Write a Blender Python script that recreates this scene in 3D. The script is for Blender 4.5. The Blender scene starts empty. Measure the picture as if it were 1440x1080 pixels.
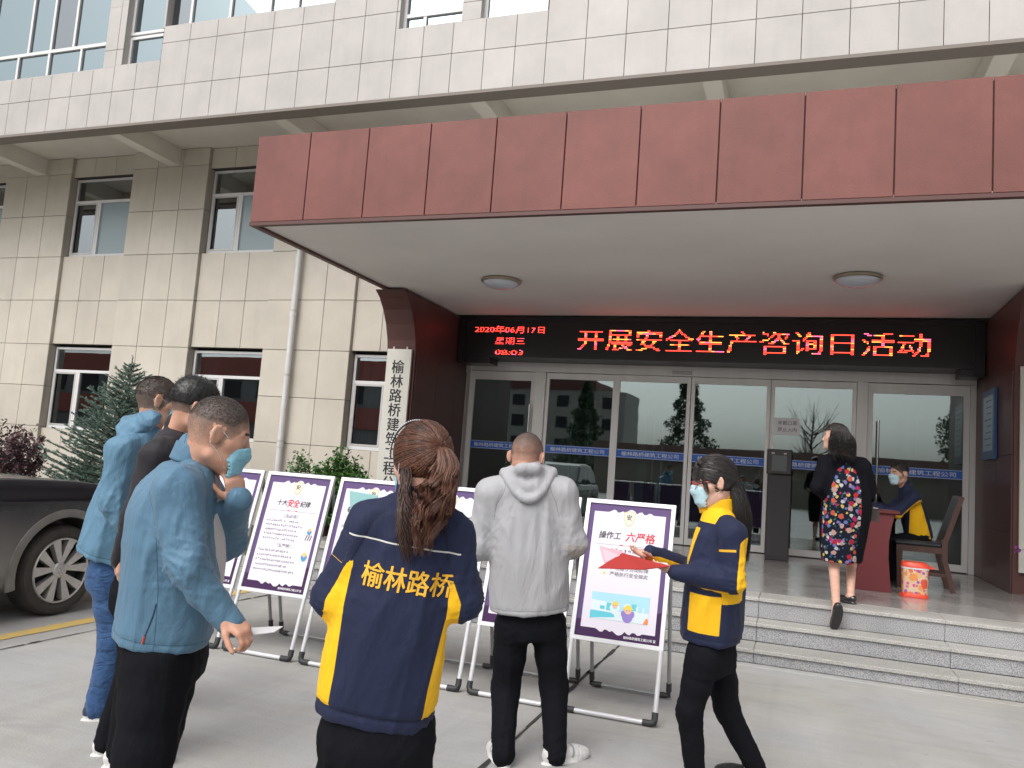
import bpy, math, random
import numpy as np
from mathutils import Vector, Matrix
from mathutils.bvhtree import BVHTree
random.seed(7)
SC = bpy.context.scene
COL = SC.collection

# ------------------------------------------------------------------ camera
CAM_H = 1.48
FPX, YAW, PITCH, ROLL = 1135.0, .346863, .1000345, .0732206
def _axes():
    cy, sy, cp, sp = math.cos(YAW), math.sin(YAW), math.cos(PITCH), math.sin(PITCH)
    F = np.array([-sy*cp, cy*cp, sp]); X = np.array([cy, sy, 0.0]); U = np.cross(X, F)
    return F, X*math.cos(ROLL)+U*math.sin(ROLL), -X*math.sin(ROLL)+U*math.cos(ROLL)
CF, CR, CU = _axes()
cam_d = bpy.data.cameras.new('camera'); cam = bpy.data.objects.new('camera', cam_d); COL.objects.link(cam)
cam_d.sensor_width = 36; cam_d.lens = FPX/1440*36; cam_d.clip_start = .05; cam_d.clip_end = 2000
cam.matrix_world = Matrix(((CR[0], CU[0], -CF[0], 0), (CR[1], CU[1], -CF[1], 0), (CR[2], CU[2], -CF[2], CAM_H), (0, 0, 0, 1)))
SC.camera = cam
# ------------------------------------------------------------------ sky, sun, exposure
SUN_EL, SUN_AZ = math.radians(48), math.radians(196)      # azimuth clockwise from +Y; the sun stands behind the viewer, veiled by cloud
world = bpy.data.worlds.new('World'); SC.world = world; world.use_nodes = True
wn = world.node_tree; wn.nodes.clear()
w_out = wn.nodes.new('ShaderNodeOutputWorld'); w_bg = wn.nodes.new('ShaderNodeBackground')
w_sky = wn.nodes.new('ShaderNodeTexSky'); w_sky.sky_type = 'NISHITA'; w_sky.sun_disc = False
w_sky.sun_elevation = SUN_EL; w_sky.sun_rotation = SUN_AZ; w_sky.air_density = 1.0; w_sky.dust_density = 5.0; w_sky.ozone_density = 1.0
w_hs = wn.nodes.new('ShaderNodeHueSaturation'); w_hs.inputs['Saturation'].default_value = .22
w_bg.inputs['Strength'].default_value = .13
wn.links.new(w_sky.outputs[0], w_hs.inputs['Color']); wn.links.new(w_hs.outputs[0], w_bg.inputs[0]); wn.links.new(w_bg.outputs[0], w_out.inputs[0])
sun_d = bpy.data.lights.new('sun', 'SUN'); sun_d.energy = .8; sun_d.angle = math.radians(55); sun_d.color = (1, .97, .93)
sun = bpy.data.objects.new('sun', sun_d); COL.objects.link(sun)
_sd = Vector((math.sin(SUN_AZ)*math.cos(SUN_EL), math.cos(SUN_AZ)*math.cos(SUN_EL), math.sin(SUN_EL)))
sun.rotation_euler = (-_sd).to_track_quat('-Z', 'Y').to_euler()
SC.view_settings.view_transform = 'Standard'; SC.view_settings.look = 'None'; SC.view_settings.exposure = .62; SC.view_settings.gamma = 1
SC.view_settings.use_curve_mapping = False
SC.cycles.max_bounces = 7; SC.cycles.diffuse_bounces = 4; SC.cycles.glossy_bounces = 3; SC.cycles.transparent_max_bounces = 10
SC.cycles.transmission_bounces = 4; SC.cycles.caustics_reflective = False; SC.cycles.caustics_refractive = False
SC.cycles.sample_clamp_indirect = 4.0

# ------------------------------------------------------------------ measuring: points of the place seen in the photograph
def ray(x, y): return CF + CR*(x-720)/FPX + CU*(540-y)/FPX
def atY(x, y, Y):
    d = ray(x, y); return np.array([0, 0, CAM_H]) + d*(Y/d[1])
def atD(x, y, D): return np.array([0, 0, CAM_H]) + ray(x, y)*D
def atZ(x, y, z):
    d = ray(x, y); return np.array([0, 0, CAM_H]) + d*((z-CAM_H)/d[2])

# ------------------------------------------------------------------ materials
MATS = {}
def mat(name, col, rough=.6, metal=0.0, noise=0.0, nscale=8.0, bump=0.0, bscale=60.0, col2=None, spec=None, emit=None, estr=1.0, alpha=None, coat=0.0, warp=(1, 1, 1), sheen=0.0, objspace=True):
    if name in MATS: return MATS[name]
    m = bpy.data.materials.new(name); m.use_nodes = True; MATS[name] = m
    n = m.node_tree; b = n.nodes['Principled BSDF']
    b.inputs['Base Color'].default_value = (*col, 1); b.inputs['Roughness'].default_value = rough; b.inputs['Metallic'].default_value = metal
    if spec is not None: b.inputs['Specular IOR Level'].default_value = spec
    if coat: b.inputs['Coat Weight'].default_value = coat
    if sheen: b.inputs['Sheen Weight'].default_value = sheen; b.inputs['Sheen Roughness'].default_value = .5
    if emit: b.inputs['Emission Color'].default_value = (*emit, 1); b.inputs['Emission Strength'].default_value = estr
    if noise or bump:
        tc = n.nodes.new('ShaderNodeTexCoord'); geo = n.nodes.new('ShaderNodeNewGeometry'); mp = n.nodes.new('ShaderNodeMapping')
        mp.inputs['Scale'].default_value = warp
        n.links.new(geo.outputs['Position'], mp.inputs[0])
    if noise:
        t = n.nodes.new('ShaderNodeTexNoise'); t.inputs['Scale'].default_value = nscale; t.inputs['Detail'].default_value = 6; t.inputs['Roughness'].default_value = .6
        n.links.new(mp.outputs[0], t.inputs[0])
        r = n.nodes.new('ShaderNodeValToRGB'); r.color_ramp.elements[0].position = .3; r.color_ramp.elements[1].position = .7
        c2 = col2 if col2 else tuple(c*(1-noise) for c in col)
        r.color_ramp.elements[0].color = (*c2, 1); r.color_ramp.elements[1].color = (*[min(1, c*(1+noise*.4)) for c in col], 1)
        n.links.new(t.outputs[0], r.inputs[0]); n.links.new(r.outputs[0], b.inputs['Base Color'])
    if bump:
        t2 = n.nodes.new('ShaderNodeTexNoise'); t2.inputs['Scale'].default_value = bscale; t2.inputs['Detail'].default_value = 4
        bp = n.nodes.new('ShaderNodeBump'); bp.inputs['Strength'].default_value = bump; bp.inputs['Distance'].default_value = .02
        n.links.new(mp.outputs[0], t2.inputs[0]); n.links.new(t2.outputs[0], bp.inputs['Height']); n.links.new(bp.outputs[0], b.inputs['Normal'])
    return m
def N(m, kind, **kw):
    x = m.node_tree.nodes.new(kind)
    for k, v in kw.items(): x.inputs[k].default_value = v
    return x
def LK(m, a, b): m.node_tree.links.new(a, b)
def tile_mat(name, col, var=.06, rough=.45, stain=.12, sscale=1.2):
    """stone-look panel: each panel a slightly different tone, with faint weathering"""
    m = mat(name, col, rough); b = m.node_tree.nodes['Principled BSDF']
    oi = N(m, 'ShaderNodeObjectInfo'); geo = N(m, 'ShaderNodeNewGeometry')
    t = N(m, 'ShaderNodeTexNoise', Scale=sscale, Detail=7.0, Roughness=.65); LK(m, geo.outputs['Position'], t.inputs[0])
    t3 = N(m, 'ShaderNodeTexNoise', Scale=90.0, Detail=2.0); LK(m, geo.outputs['Position'], t3.inputs[0])
    a = N(m, 'ShaderNodeMath'); a.operation = 'MULTIPLY_ADD'; a.inputs[1].default_value = var*2; a.inputs[2].default_value = 1-var; LK(m, oi.outputs['Random'], a.inputs[0])
    s = N(m, 'ShaderNodeMapRange'); s.inputs['From Min'].default_value = .35; s.inputs['From Max'].default_value = .65; s.inputs['To Min'].default_value = 1-stain; s.inputs['To Max'].default_value = 1+stain*.3; LK(m, t.outputs[0], s.inputs[0])
    s3 = N(m, 'ShaderNodeMapRange'); s3.inputs['To Min'].default_value = .96; s3.inputs['To Max'].default_value = 1.04; LK(m, t3.outputs[0], s3.inputs[0])
    mu = N(m, 'ShaderNodeMath'); mu.operation = 'MULTIPLY'; LK(m, a.outputs[0], mu.inputs[0]); LK(m, s.outputs[0], mu.inputs[1])
    mu2 = N(m, 'ShaderNodeMath'); mu2.operation = 'MULTIPLY'; LK(m, mu.outputs[0], mu2.inputs[0]); LK(m, s3.outputs[0], mu2.inputs[1])
    mp = N(m, 'ShaderNodeMapping'); mp.inputs['Scale'].default_value = (4.5, 4.5, .32); LK(m, geo.outputs['Position'], mp.inputs[0])
    t4 = N(m, 'ShaderNodeTexNoise', Scale=1.6, Detail=6.0, Roughness=.6); LK(m, mp.outputs[0], t4.inputs[0])      # rain streaks
    s4 = N(m, 'ShaderNodeMapRange'); s4.inputs['From Min'].default_value = .52; s4.inputs['From Max'].default_value = .74; s4.inputs['To Min'].default_value = 1.0; s4.inputs['To Max'].default_value = 1-stain*.5; LK(m, t4.outputs[0], s4.inputs[0])
    mu3 = N(m, 'ShaderNodeMath'); mu3.operation = 'MULTIPLY'; LK(m, mu2.outputs[0], mu3.inputs[0]); LK(m, s4.outputs[0], mu3.inputs[1]); mu2 = mu3
    v = N(m, 'ShaderNodeVectorMath'); v.operation = 'SCALE'; v.inputs[0].default_value = col; LK(m, mu2.outputs[0], v.inputs['Scale'])
    LK(m, v.outputs[0], b.inputs['Base Color'])
    bp = N(m, 'ShaderNodeBump', Strength=.15, Distance=.01); LK(m, t3.outputs[0], bp.inputs['Height']); LK(m, bp.outputs[0], b.inputs['Normal'])
    return m
def granite_mat(name, light, dark, rough, scale=260.0, joint=0.0):
    m = mat(name, light, rough); b = m.node_tree.nodes['Principled BSDF']
    geo = N(m, 'ShaderNodeNewGeometry')
    v = N(m, 'ShaderNodeTexNoise', Scale=scale, Detail=2.0, Roughness=.8); LK(m, geo.outputs['Position'], v.inputs[0])
    v2 = N(m, 'ShaderNodeTexNoise', Scale=1.6, Detail=5.0, Roughness=.6); LK(m, geo.outputs['Position'], v2.inputs[0])
    oi = N(m, 'ShaderNodeObjectInfo')
    r = N(m, 'ShaderNodeValToRGB'); r.color_ramp.elements[0].position = .38; r.color_ramp.elements[1].position = .6
    r.color_ramp.elements[0].color = (*dark, 1); r.color_ramp.elements[1].color = (*light, 1); LK(m, v.outputs[0], r.inputs[0])
    s = N(m, 'ShaderNodeMapRange'); s.inputs['From Min'].default_value = .3; s.inputs['From Max'].default_value = .7; s.inputs['To Min'].default_value = .8; s.inputs['To Max'].default_value = 1.08; LK(m, v2.outputs[0], s.inputs[0])
    a = N(m, 'ShaderNodeMath'); a.operation = 'MULTIPLY_ADD'; a.inputs[1].default_value = .16; a.inputs[2].default_value = .92; LK(m, oi.outputs['Random'], a.inputs[0])
    mm = N(m, 'ShaderNodeMath'); mm.operation = 'MULTIPLY'; LK(m, s.outputs[0], mm.inputs[0]); LK(m, a.outputs[0], mm.inputs[1])
    x = N(m, 'ShaderNodeVectorMath'); x.operation = 'SCALE'; LK(m, r.outputs[0], x.inputs[0]); LK(m, mm.outputs[0], x.inputs['Scale'])
    LK(m, x.outputs[0], b.inputs['Base Color'])
    rr = N(m, 'ShaderNodeMapRange'); rr.inputs['From Min'].default_value = .3; rr.inputs['From Max'].default_value = .7; rr.inputs['To Min'].default_value = rough*.8; rr.inputs['To Max'].default_value = min(1, rough*1.5); LK(m, v2.outputs[0], rr.inputs[0]); LK(m, rr.outputs[0], b.inputs['Roughness'])
    return m
def glass_mat(name, tint, refl, gcol=(1, 1, 1), wav=0.0, rough=0.0):
    m = bpy.data.materials.new(name); m.use_nodes = True; MATS[name] = m
    n = m.node_tree; n.nodes.clear()
    o = n.nodes.new('ShaderNodeOutputMaterial'); tr = n.nodes.new('ShaderNodeBsdfTransparent'); gl = n.nodes.new('ShaderNodeBsdfGlossy'); mx = n.nodes.new('ShaderNodeMixShader')
    lw = n.nodes.new('ShaderNodeFresnel'); lw.inputs[0].default_value = 1.5
    ad = n.nodes.new('ShaderNodeMath'); ad.operation = 'ADD'; ad.inputs[1].default_value = refl; ad.use_clamp = True
    tr.inputs[0].default_value = (*tint, 1); gl.inputs['Color'].default_value = (*gcol, 1); gl.inputs['Roughness'].default_value = rough
    n.links.new(lw.outputs[0], ad.inputs[0]); n.links.new(ad.outputs[0], mx.inputs[0]); n.links.new(tr.outputs[0], mx.inputs[1]); n.links.new(gl.outputs[0], mx.inputs[2]); n.links.new(mx.outputs[0], o.inputs[0])
    if wav:
        geo = n.nodes.new('ShaderNodeNewGeometry'); t = n.nodes.new('ShaderNodeTexNoise'); t.inputs['Scale'].default_value = 1.3
        bp = n.nodes.new('ShaderNodeBump'); bp.inputs['Strength'].default_value = wav; bp.inputs['Distance'].default_value = .02
        n.links.new(geo.outputs['Position'], t.inputs[0]); n.links.new(t.outputs[0], bp.inputs['Height']); n.links.new(bp.outputs[0], gl.inputs['Normal'])
    return m

# ------------------------------------------------------------------ object helpers
def worg(o):
    p = Vector(o.location)
    while o.parent: o = o.parent; p += Vector(o.location)
    return p
def tag(o, label=None, cat=None, group=None, kind=None):
    if label: o['label'] = label
    if cat: o['category'] = cat
    if group: o['group'] = group
    if kind: o['kind'] = kind
    return o
def empty(name, loc, label=None, cat=None, group=None, parent=None):
    o = bpy.data.objects.new(name, None); COL.objects.link(o); o.empty_display_size = .2
    o.location = Vector(loc) - (worg(parent) if parent else Vector((0, 0, 0)))
    if parent: o.parent = parent
    return tag(o, label, cat, group)
def link(name, me, parent=None, loc=(0, 0, 0)):
    """loc is in world space"""
    o = bpy.data.objects.new(name, me); COL.objects.link(o)
    if parent: o.parent = parent; o.location = Vector(loc) - worg(parent)
    else: o.location = loc
    return o
class M:
    """collects shapes in world space; build() links them as one mesh object"""
    def __init__(s): s.v = []; s.f = []; s.mi = []; s.cur = 0
    def add(s, vs, fs):
        n = len(s.v); s.v += [tuple(map(float, p)) for p in vs]
        for f in fs: s.f.append(tuple(i+n for i in f)); s.mi.append(s.cur)
        return s
    def box(s, x0, x1, y0, y1, z0, z1, bev=0.0):
        if not bev:
            return s.add([(x0, y0, z0), (x1, y0, z0), (x1, y1, z0), (x0, y1, z0), (x0, y0, z1), (x1, y0, z1), (x1, y1, z1), (x0, y1, z1)],
                         [(0, 3, 2, 1), (4, 5, 6, 7), (0, 1, 5, 4), (1, 2, 6, 5), (2, 3, 7, 6), (3, 0, 4, 7)])
        b = bev; V = []
        for (px, py) in ((x0+b, y0), (x1-b, y0), (x1, y0+b), (x1, y1-b), (x1-b, y1), (x0+b, y1), (x0, y1-b), (x0, y0+b)): V.append((px, py))
        cx, cy = (x0+x1)/2, (y0+y1)/2
        def ins(p): return (min(max(p[0], x0+b), x1-b), min(max(p[1], y0+b), y1-b))
        vs = [(*ins(p), z0) for p in V] + [(*p, z0+b) for p in V] + [(*p, z1-b) for p in V] + [(*ins(p), z1) for p in V]
        fs = [tuple(range(7, -1, -1)), tuple(range(24, 32))]
        for L in range(3):
            for i in range(8): fs.append((L*8+i, L*8+(i+1) % 8, L*8+8+(i+1) % 8, L*8+8+i))
        return s.add(vs, fs)
    def obox(s, c, ax, ay, az, hx, hy, hz):
        c, ax, ay, az = map(np.array, (c, ax, ay, az)); vs = []
        for sz in (-1, 1):
            for (sx, sy) in ((-1, -1), (1, -1), (1, 1), (-1, 1)): vs.append(c+ax*hx*sx+ay*hy*sy+az*hz*sz)
        return s.add(vs, [(0, 3, 2, 1), (4, 5, 6, 7), (0, 1, 5, 4), (1, 2, 6, 5), (2, 3, 7, 6), (3, 0, 4, 7)])
    def tube(s, pts, r, n=8, cap=True, closed=False):
        P = [np.array(p, float) for p in pts]; R = r if hasattr(r, '__len__') else [r]*len(P)
        vs = []; up = np.array([.0, 0, 1.])
        for i, p in enumerate(P):
            d = P[min(i+1, len(P)-1)] - P[max(i-1, 0)]; d = d/(np.linalg.norm(d)+1e-9)
            a = np.cross(d, up)
            if np.linalg.norm(a) < .05: a = np.cross(d, np.array([1., 0, 0]))
            a /= np.linalg.norm(a); b = np.cross(a, d)
            for k in range(n):
                t = 2*math.pi*k/n; vs.append(p + R[i]*(a*math.cos(t)+b*math.sin(t)))
        fs = []
        for i in range(len(P)-1):
            for k in range(n): fs.append((i*n+k, i*n+(k+1) % n, (i+1)*n+(k+1) % n, (i+1)*n+k))
        if cap: fs += [tuple(range(n-1, -1, -1)), tuple(range((len(P)-1)*n, len(P)*n))]
        return s.add(vs, fs)
    def lathe(s, c, prof, n=24, axis='z'):
        vs = []
        for (r, h) in prof:
            for k in range(n):
                t = 2*math.pi*k/n; a, b = r*math.cos(t), r*math.sin(t)
                vs.append({'z': (c[0]+a, c[1]+b, c[2]+h), 'y': (c[0]+a, c[1]+h, c[2]+b), 'x': (c[0]+h, c[1]+a, c[2]+b)}[axis])
        fs = []
        for i in range(len(prof)-1):
            for k in range(n):
                q = (i*n+k, i*n+(k+1) % n, (i+1)*n+(k+1) % n, (i+1)*n+k); fs.append(q if axis != 'y' else q[::-1])
        return s.add(vs, fs)
    def prism(s, poly, axis, a0, a1):
        """extrude a 2D polygon along an axis; poly in the two other axes"""
        n = len(poly); vs = []
        for a in (a0, a1):
            for (p, q) in poly: vs.append({'x': (a, p, q), 'y': (p, a, q), 'z': (p, q, a)}[axis])
        fs = [tuple(range(n)), tuple(range(2*n-1, n-1, -1))]
        for i in range(n): fs.append((i, i+n, (i+1) % n+n, (i+1) % n))
        return s.add(vs, fs)
    def build(s, name, m, parent=None, smooth=False, org=None, fix=True):
        if org is None: org = worg(parent) if parent else (s.v and Vector((sum(p[0] for p in s.v)/len(s.v), sum(p[1] for p in s.v)/len(s.v), min(p[2] for p in s.v)))) or Vector()
        org = Vector(org)
        me = bpy.data.meshes.new(name); me.from_pydata([(p[0]-org.x, p[1]-org.y, p[2]-org.z) for p in s.v], [], s.f); me.update()
        for mm in (m if isinstance(m, (list, tuple)) else [m]): me.materials.append(mm)
        if any(s.mi): me.polygons.foreach_set('material_index', s.mi)
        if smooth: me.polygons.foreach_set('use_smooth', [True]*len(me.polygons))
        if fix:
            import bmesh
            bm = bmesh.new(); bm.from_mesh(me); bmesh.ops.recalc_face_normals(bm, faces=bm.faces); bm.to_mesh(me); bm.free()
        if smooth:
            try: me.set_sharp_from_angle(angle=math.radians(40))
            except Exception: pass
        return link(name, me, parent, org)
_tiles = {}
def slab_mesh(w, d, h, m, b, face):
    """panel w x d x h (x,y,z) centred, with chamfered edges on its outward face: 'y' faces -Y, 'z' faces +Z"""
    k = (round(w, 4), round(d, 4), round(h, 4), m.name, b, face)
    if k in _tiles: return _tiles[k]
    a, c, e = w/2, d/2, h/2
    if face == 'y':
        vs = [(-a+b, -c, -e+b), (a-b, -c, -e+b), (a-b, -c, e-b), (-a+b, -c, e-b), (-a, -c+b, -e), (a, -c+b, -e), (a, -c+b, e), (-a, -c+b, e), (-a, c, -e), (a, c, -e), (a, c, e), (-a, c, e)]
    else:
        vs = [(-a+b, -c+b, e), (a-b, -c+b, e), (a-b, c-b, e), (-a+b, c-b, e), (-a, -c, e-b), (a, -c, e-b), (a, c, e-b), (-a, c, e-b), (-a, -c, -e), (a, -c, -e), (a, c, -e), (-a, c, -e)]
    fs = [(0, 1, 2, 3)]
    for L in (0, 4):
        for i in range(4): fs.append((L+4+i, L+4+(i+1) % 4, L+(i+1) % 4, L+i))
    fs.append((11, 10, 9, 8))
    me = bpy.data.meshes.new('slab'); me.from_pydata(vs, [], fs); me.materials.append(m); _tiles[k] = me
    return me
def panel(name, x0, x1, y0, y1, z0, z1, m, parent, b=.004, face='y'):
    me = slab_mesh(x1-x0, y1-y0, z1-z0, m, b, face)
    return link(name, me, parent, ((x0+x1)/2, (y0+y1)/2, (z0+z1)/2))

# ------------------------------------------------------------------ text
def text2d(s, size=1.0, bold=0.0, res=2, shear=0.0):
    cu = bpy.data.curves.new('t', 'FONT'); cu.body = s; cu.size = size; cu.resolution_u = res; cu.offset = bold; cu.shear = shear
    o = bpy.data.objects.new('t', cu); me = bpy.data.meshes.new_from_object(o)
    V = np.array([v.co[:2] for v in me.vertices]) if len(me.vertices) else np.zeros((0, 2)); F = [tuple(p.vertices) for p in me.polygons]
    bpy.data.objects.remove(o); bpy.data.curves.remove(cu); bpy.data.meshes.remove(me)
    return V, F
def put_text(mb, s, org, U, V, h, bold=0.0, res=2, fit=None, center=True, shear=0.0):
    """lettering in the plane org + u*U + v*V, glyph height about h; bold thickens the strokes by laying shifted copies a hair apart"""
    P, F = text2d(s, 1.0, 0, res, shear)
    if not len(P): return
    lo, hi = P.min(0), P.max(0); sy = h/.92; sx = sy
    if fit: sx = fit/(hi[0]-lo[0])
    cx = (lo[0]+hi[0])/2 if center else lo[0]
    org, U, V = map(np.array, (org, U, V)); Nn = np.cross(U, V)
    sh = [(0, 0)] if bold < .003 else [(-bold*.7, -bold*.35), (bold*.7, bold*.35)] if bold < .012 else [(-bold, 0), (bold, 0), (0, -bold*.6), (0, bold*.6)]
    for k, (dx, dy) in enumerate(sh): mb.add([org+U*(p[0]-cx+dx)*sx+V*(p[1]-.38+dy)*sy+Nn*.00008*k for p in P], F)
def raster(s, nx, ny, bold=.02):
    """boolean grid of a text, ny rows high"""
    P, F = text2d(s, 1.0, 0, 3); lo, hi = P.min(0), P.max(0)
    lo = np.array([lo[0], -.12]); hi = np.array([hi[0], .88])
    if bold > .001:
        n0 = len(P); F = F+[tuple(i+n0 for i in f) for f in F]; P = np.concatenate([P-[bold, bold*.5], P+[bold, bold*.5]])
    gx = lo[0]+(np.arange(nx)+.5)/nx*(hi[0]-lo[0]); gy = lo[1]+(np.arange(ny)+.5)/ny*(hi[1]-lo[1])
    G = np.zeros((ny, nx), bool); X, Y = np.meshgrid(gx, gy)
    for f in F:
        for i in range(1, len(f)-1):
            a, b, c = P[f[0]], P[f[i]], P[f[i+1]]
            l = np.minimum(np.minimum(a, b), c); h = np.maximum(np.maximum(a, b), c)
            i0, i1 = np.searchsorted(gx, [l[0], h[0]]); j0, j1 = np.searchsorted(gy, [l[1], h[1]])
            if i0 == i1 or j0 == j1: continue
            x = X[j0:j1, i0:i1]; y = Y[j0:j1, i0:i1]
            s1 = (b[0]-a[0])*(y-a[1])-(b[1]-a[1])*(x-a[0]); s2 = (c[0]-b[0])*(y-b[1])-(c[1]-b[1])*(x-b[0]); s3 = (a[0]-c[0])*(y-c[1])-(a[1]-c[1])*(x-c[0])
            G[j0:j1, i0:i1] |= ((s1 >= 0) & (s2 >= 0) & (s3 >= 0)) | ((s1 <= 0) & (s2 <= 0) & (s3 <= 0))
    return G
# ================================================================== MATERIALS OF THE PLACE
m_tile_low = tile_mat('beige_panel', (.53, .49, .42), .05, .5, .10)
m_tile_up = tile_mat('pale_panel', (.445, .42, .40), .035, .5, .12)
m_grout = mat('joint', (.075, .068, .06), .9)
m_reveal = tile_mat('beige_reveal', (.45, .41, .35), .03, .55, .12)
m_soffit = mat('soffit_paint', (.74, .71, .65), .85, noise=.10, nscale=1.1)
m_ceil = mat('canopy_ceiling_paint', (.82, .785, .76), .8, noise=.07, nscale=.8)
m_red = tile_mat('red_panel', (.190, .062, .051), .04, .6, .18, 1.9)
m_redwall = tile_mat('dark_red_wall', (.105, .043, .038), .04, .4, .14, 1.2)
m_redtrim = mat('dark_red_trim', (.09, .035, .03), .5)
m_frame_w = mat('white_window_frame', (.66, .66, .66), .35)
m_steel = mat('brushed_steel', (.80, .785, .76), .34, .1, noise=.08, nscale=6, warp=(1, 1, .1))
m_steel_d = mat('dull_steel', (.50, .49, .48), .4, .2)
m_black = mat('black_plastic', (.018, .018, .020), .4)
m_dark = mat('dark_interior', (.035, .036, .04), .8)
m_glass_up = glass_mat('film_glass_upper', (.30, .36, .38), .56, (.48, .58, .61), .02)
m_glass_low = glass_mat('window_glass', (.52, .55, .56), .26, (.8, .88, .92), .03)
m_glass_film = mat('pale_film_glass', (.27, .34, .37), .22)
m_glass_door = glass_mat('door_glass', (.62, .71, .69), .17, (.78, .87, .88), .03, .012)
m_mesh = mat('insect_screen', (.16, .15, .15), .8)
m_curtain = mat('curtain', (.42, .40, .39), .9)
m_gran = granite_mat('granite_riser', (.42, .42, .42), (.14, .145, .16), .5, 135)
m_gran_top = granite_mat('granite_tread', (.47, .46, .43), (.25, .245, .235), .55, 120)
m_porch = granite_mat('porch_floor_granite', (.42, .40, .385), (.27, .26, .25), .14, 140)
m_pvc = mat('white_pvc', (.62, .62, .62), .4, noise=.1, nscale=5)
m_blue = mat('stripe_blue', (.03, .14, .56), .45)
m_white = mat('print_white', (.78, .78, .80), .5)
m_ink = mat('print_black', (.02, .02, .022), .5)

# concrete of the forecourt
def concrete():
    m = mat('concrete', (.34, .33, .31), .8); b = m.node_tree.nodes['Principled BSDF']
    geo = N(m, 'ShaderNodeNewGeometry')
    def noise(sc, det=8.0, r=.6, warp=None, dist=0.0):
        t = N(m, 'ShaderNodeTexNoise', Scale=sc, Detail=det, Roughness=r, Distortion=dist)
        if warp:
            mp = N(m, 'ShaderNodeMapping'); mp.inputs['Scale'].default_value = warp; mp.inputs['Rotation'].default_value = (0, 0, .5); LK(m, geo.outputs['Position'], mp.inputs[0]); LK(m, mp.outputs[0], t.inputs[0])
        else: LK(m, geo.outputs['Position'], t.inputs[0])
        return t
    def mr(src, a, b_, c, d):
        r = N(m, 'ShaderNodeMapRange'); r.inputs['From Min'].default_value = a; r.inputs['From Max'].default_value = b_; r.inputs['To Min'].default_value = c; r.inputs['To Max'].default_value = d; LK(m, src, r.inputs[0]); return r.outputs[0]
    def mul(a, c):
        x = N(m, 'ShaderNodeMath'); x.operation = 'MULTIPLY'; LK(m, a, x.inputs[0]); LK(m, c, x.inputs[1]); return x.outputs[0]
    big = noise(.35, 6); mid = noise(1.7, 8, .62, (1, .45, 1), .6); fine = noise(70, 3); sweep = noise(3.0, 6, .6, (.25, 2.2, 1), 1.2); stain = noise(1.1, 4, .5, None, 1.5)
    k = mul(mul(mr(big.outputs[0], .3, .7, .90, 1.08), mr(mid.outputs[0], .3, .7, .86, 1.07)), mul(mr(fine.outputs[0], .2, .8, .93, 1.06), mr(sweep.outputs[0], .35, .7, .94, 1.05)))
    k = mul(k, mr(stain.outputs[0], .62, .74, 1.0, .80)); spots = noise(9.0, 3, .5); k = mul(k, mr(spots.outputs[0], .70, .76, 1.0, .82)); tyre = noise(.8, 3, .5, (6.0, .12, 1), .3); k = mul(k, mr(tyre.outputs[0], .60, .70, 1.0, .93))
    w = noise(.9, 5); cr = N(m, 'ShaderNodeValToRGB'); cr.color_ramp.elements[0].color = (.385, .372, .345, 1); cr.color_ramp.elements[1].color = (.385, .385, .38, 1); cr.color_ramp.elements[0].position = .35; cr.color_ramp.elements[1].position = .6; LK(m, w.outputs[0], cr.inputs[0])
    v = N(m, 'ShaderNodeVectorMath'); v.operation = 'SCALE'; LK(m, cr.outputs[0], v.inputs[0]); LK(m, k, v.inputs['Scale']); LK(m, v.outputs[0], b.inputs['Base Color'])
    bp = N(m, 'ShaderNodeBump', Strength=.25, Distance=.01); LK(m, fine.outputs[0], bp.inputs['Height']); LK(m, bp.outputs[0], b.inputs['Normal'])
    return m
m_conc = concrete()
m_road = mat('rough_ground', (.28, .27, .25), .95, noise=.3, nscale=.6)
m_seam = mat('joint_filler', (.10, .095, .085), .9, noise=.4, nscale=14)
m_yel = mat('worn_yellow_paint', (.62, .40, .075), .7, noise=.35, nscale=16, col2=(.50, .40, .20))

# ================================================================== GROUND
g = M(); g.add([(-400, -400, -.03), (400, -400, -.03), (400, 400, -.03), (-400, 400, -.03)], [(0, 1, 2, 3)])
ground = g.build('ground', m_road, org=(0, 0, -.03)); tag(ground, kind='structure')
fore = M(); fore.box(-32.0, 18.2, -30.1, 12.0, -.028, -.010); forecourt = fore.build('forecourt', m_seam, org=(0, 0, -.01)); tag(forecourt, kind='structure')
xs = [-32.0, -27.2, -22.4, -17.6, -12.8, -8.6, -5.0, -1.41, 2.2, 6.2, 10.2, 14.2, 18.2]; ys = [-30.1, -24.9, -19.7, -14.3, -8.9, -3.4, 2.15, 7.05, 12.0]
for i in range(len(xs)-1):
    for j in range(len(ys)-1):
        x0, x1, y0, y1 = xs[i]+.006, xs[i+1]-.006, ys[j]+.006, ys[j+1]-.006
        link('concrete_slab', slab_mesh(x1-x0, y1-y0, .02, m_conc, .005, 'z'), forecourt, ((x0+x1)/2, (y0+y1)/2, -.01))
m_crackfill = mat('bitumen_joint', (.045, .042, .04), .9, noise=.5, nscale=9)
cj = M(); rr = random.Random(3)
for jx, ya, yb in ((-1.41, 2.4, 7.1), (-5.0, 2.4, 7.0), (2.2, 2.4, 7.1)):
    y = ya
    while y < yb:
        L = rr.uniform(.10, .5); w0, w1 = rr.uniform(.002, .013), rr.uniform(.002, .016); wm = rr.uniform(.004, .022)
        ox = jx+rr.uniform(-.006, .006)
        cj.add([(ox-w0, y, .0045), (ox+w0, y, .0045), (ox+wm, y+L/2, .0045), (ox+w1, y+L, .0045), (ox-w1, y+L, .0045), (ox-wm*.7, y+L/2, .0045)], [(0, 1, 2, 3, 4, 5)])
        y += L*rr.uniform(.8, 1.15)
tag(cj.build('joint_sealant', m_crackfill, forecourt), kind='stuff')
yl = M()
y = -20.0
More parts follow.
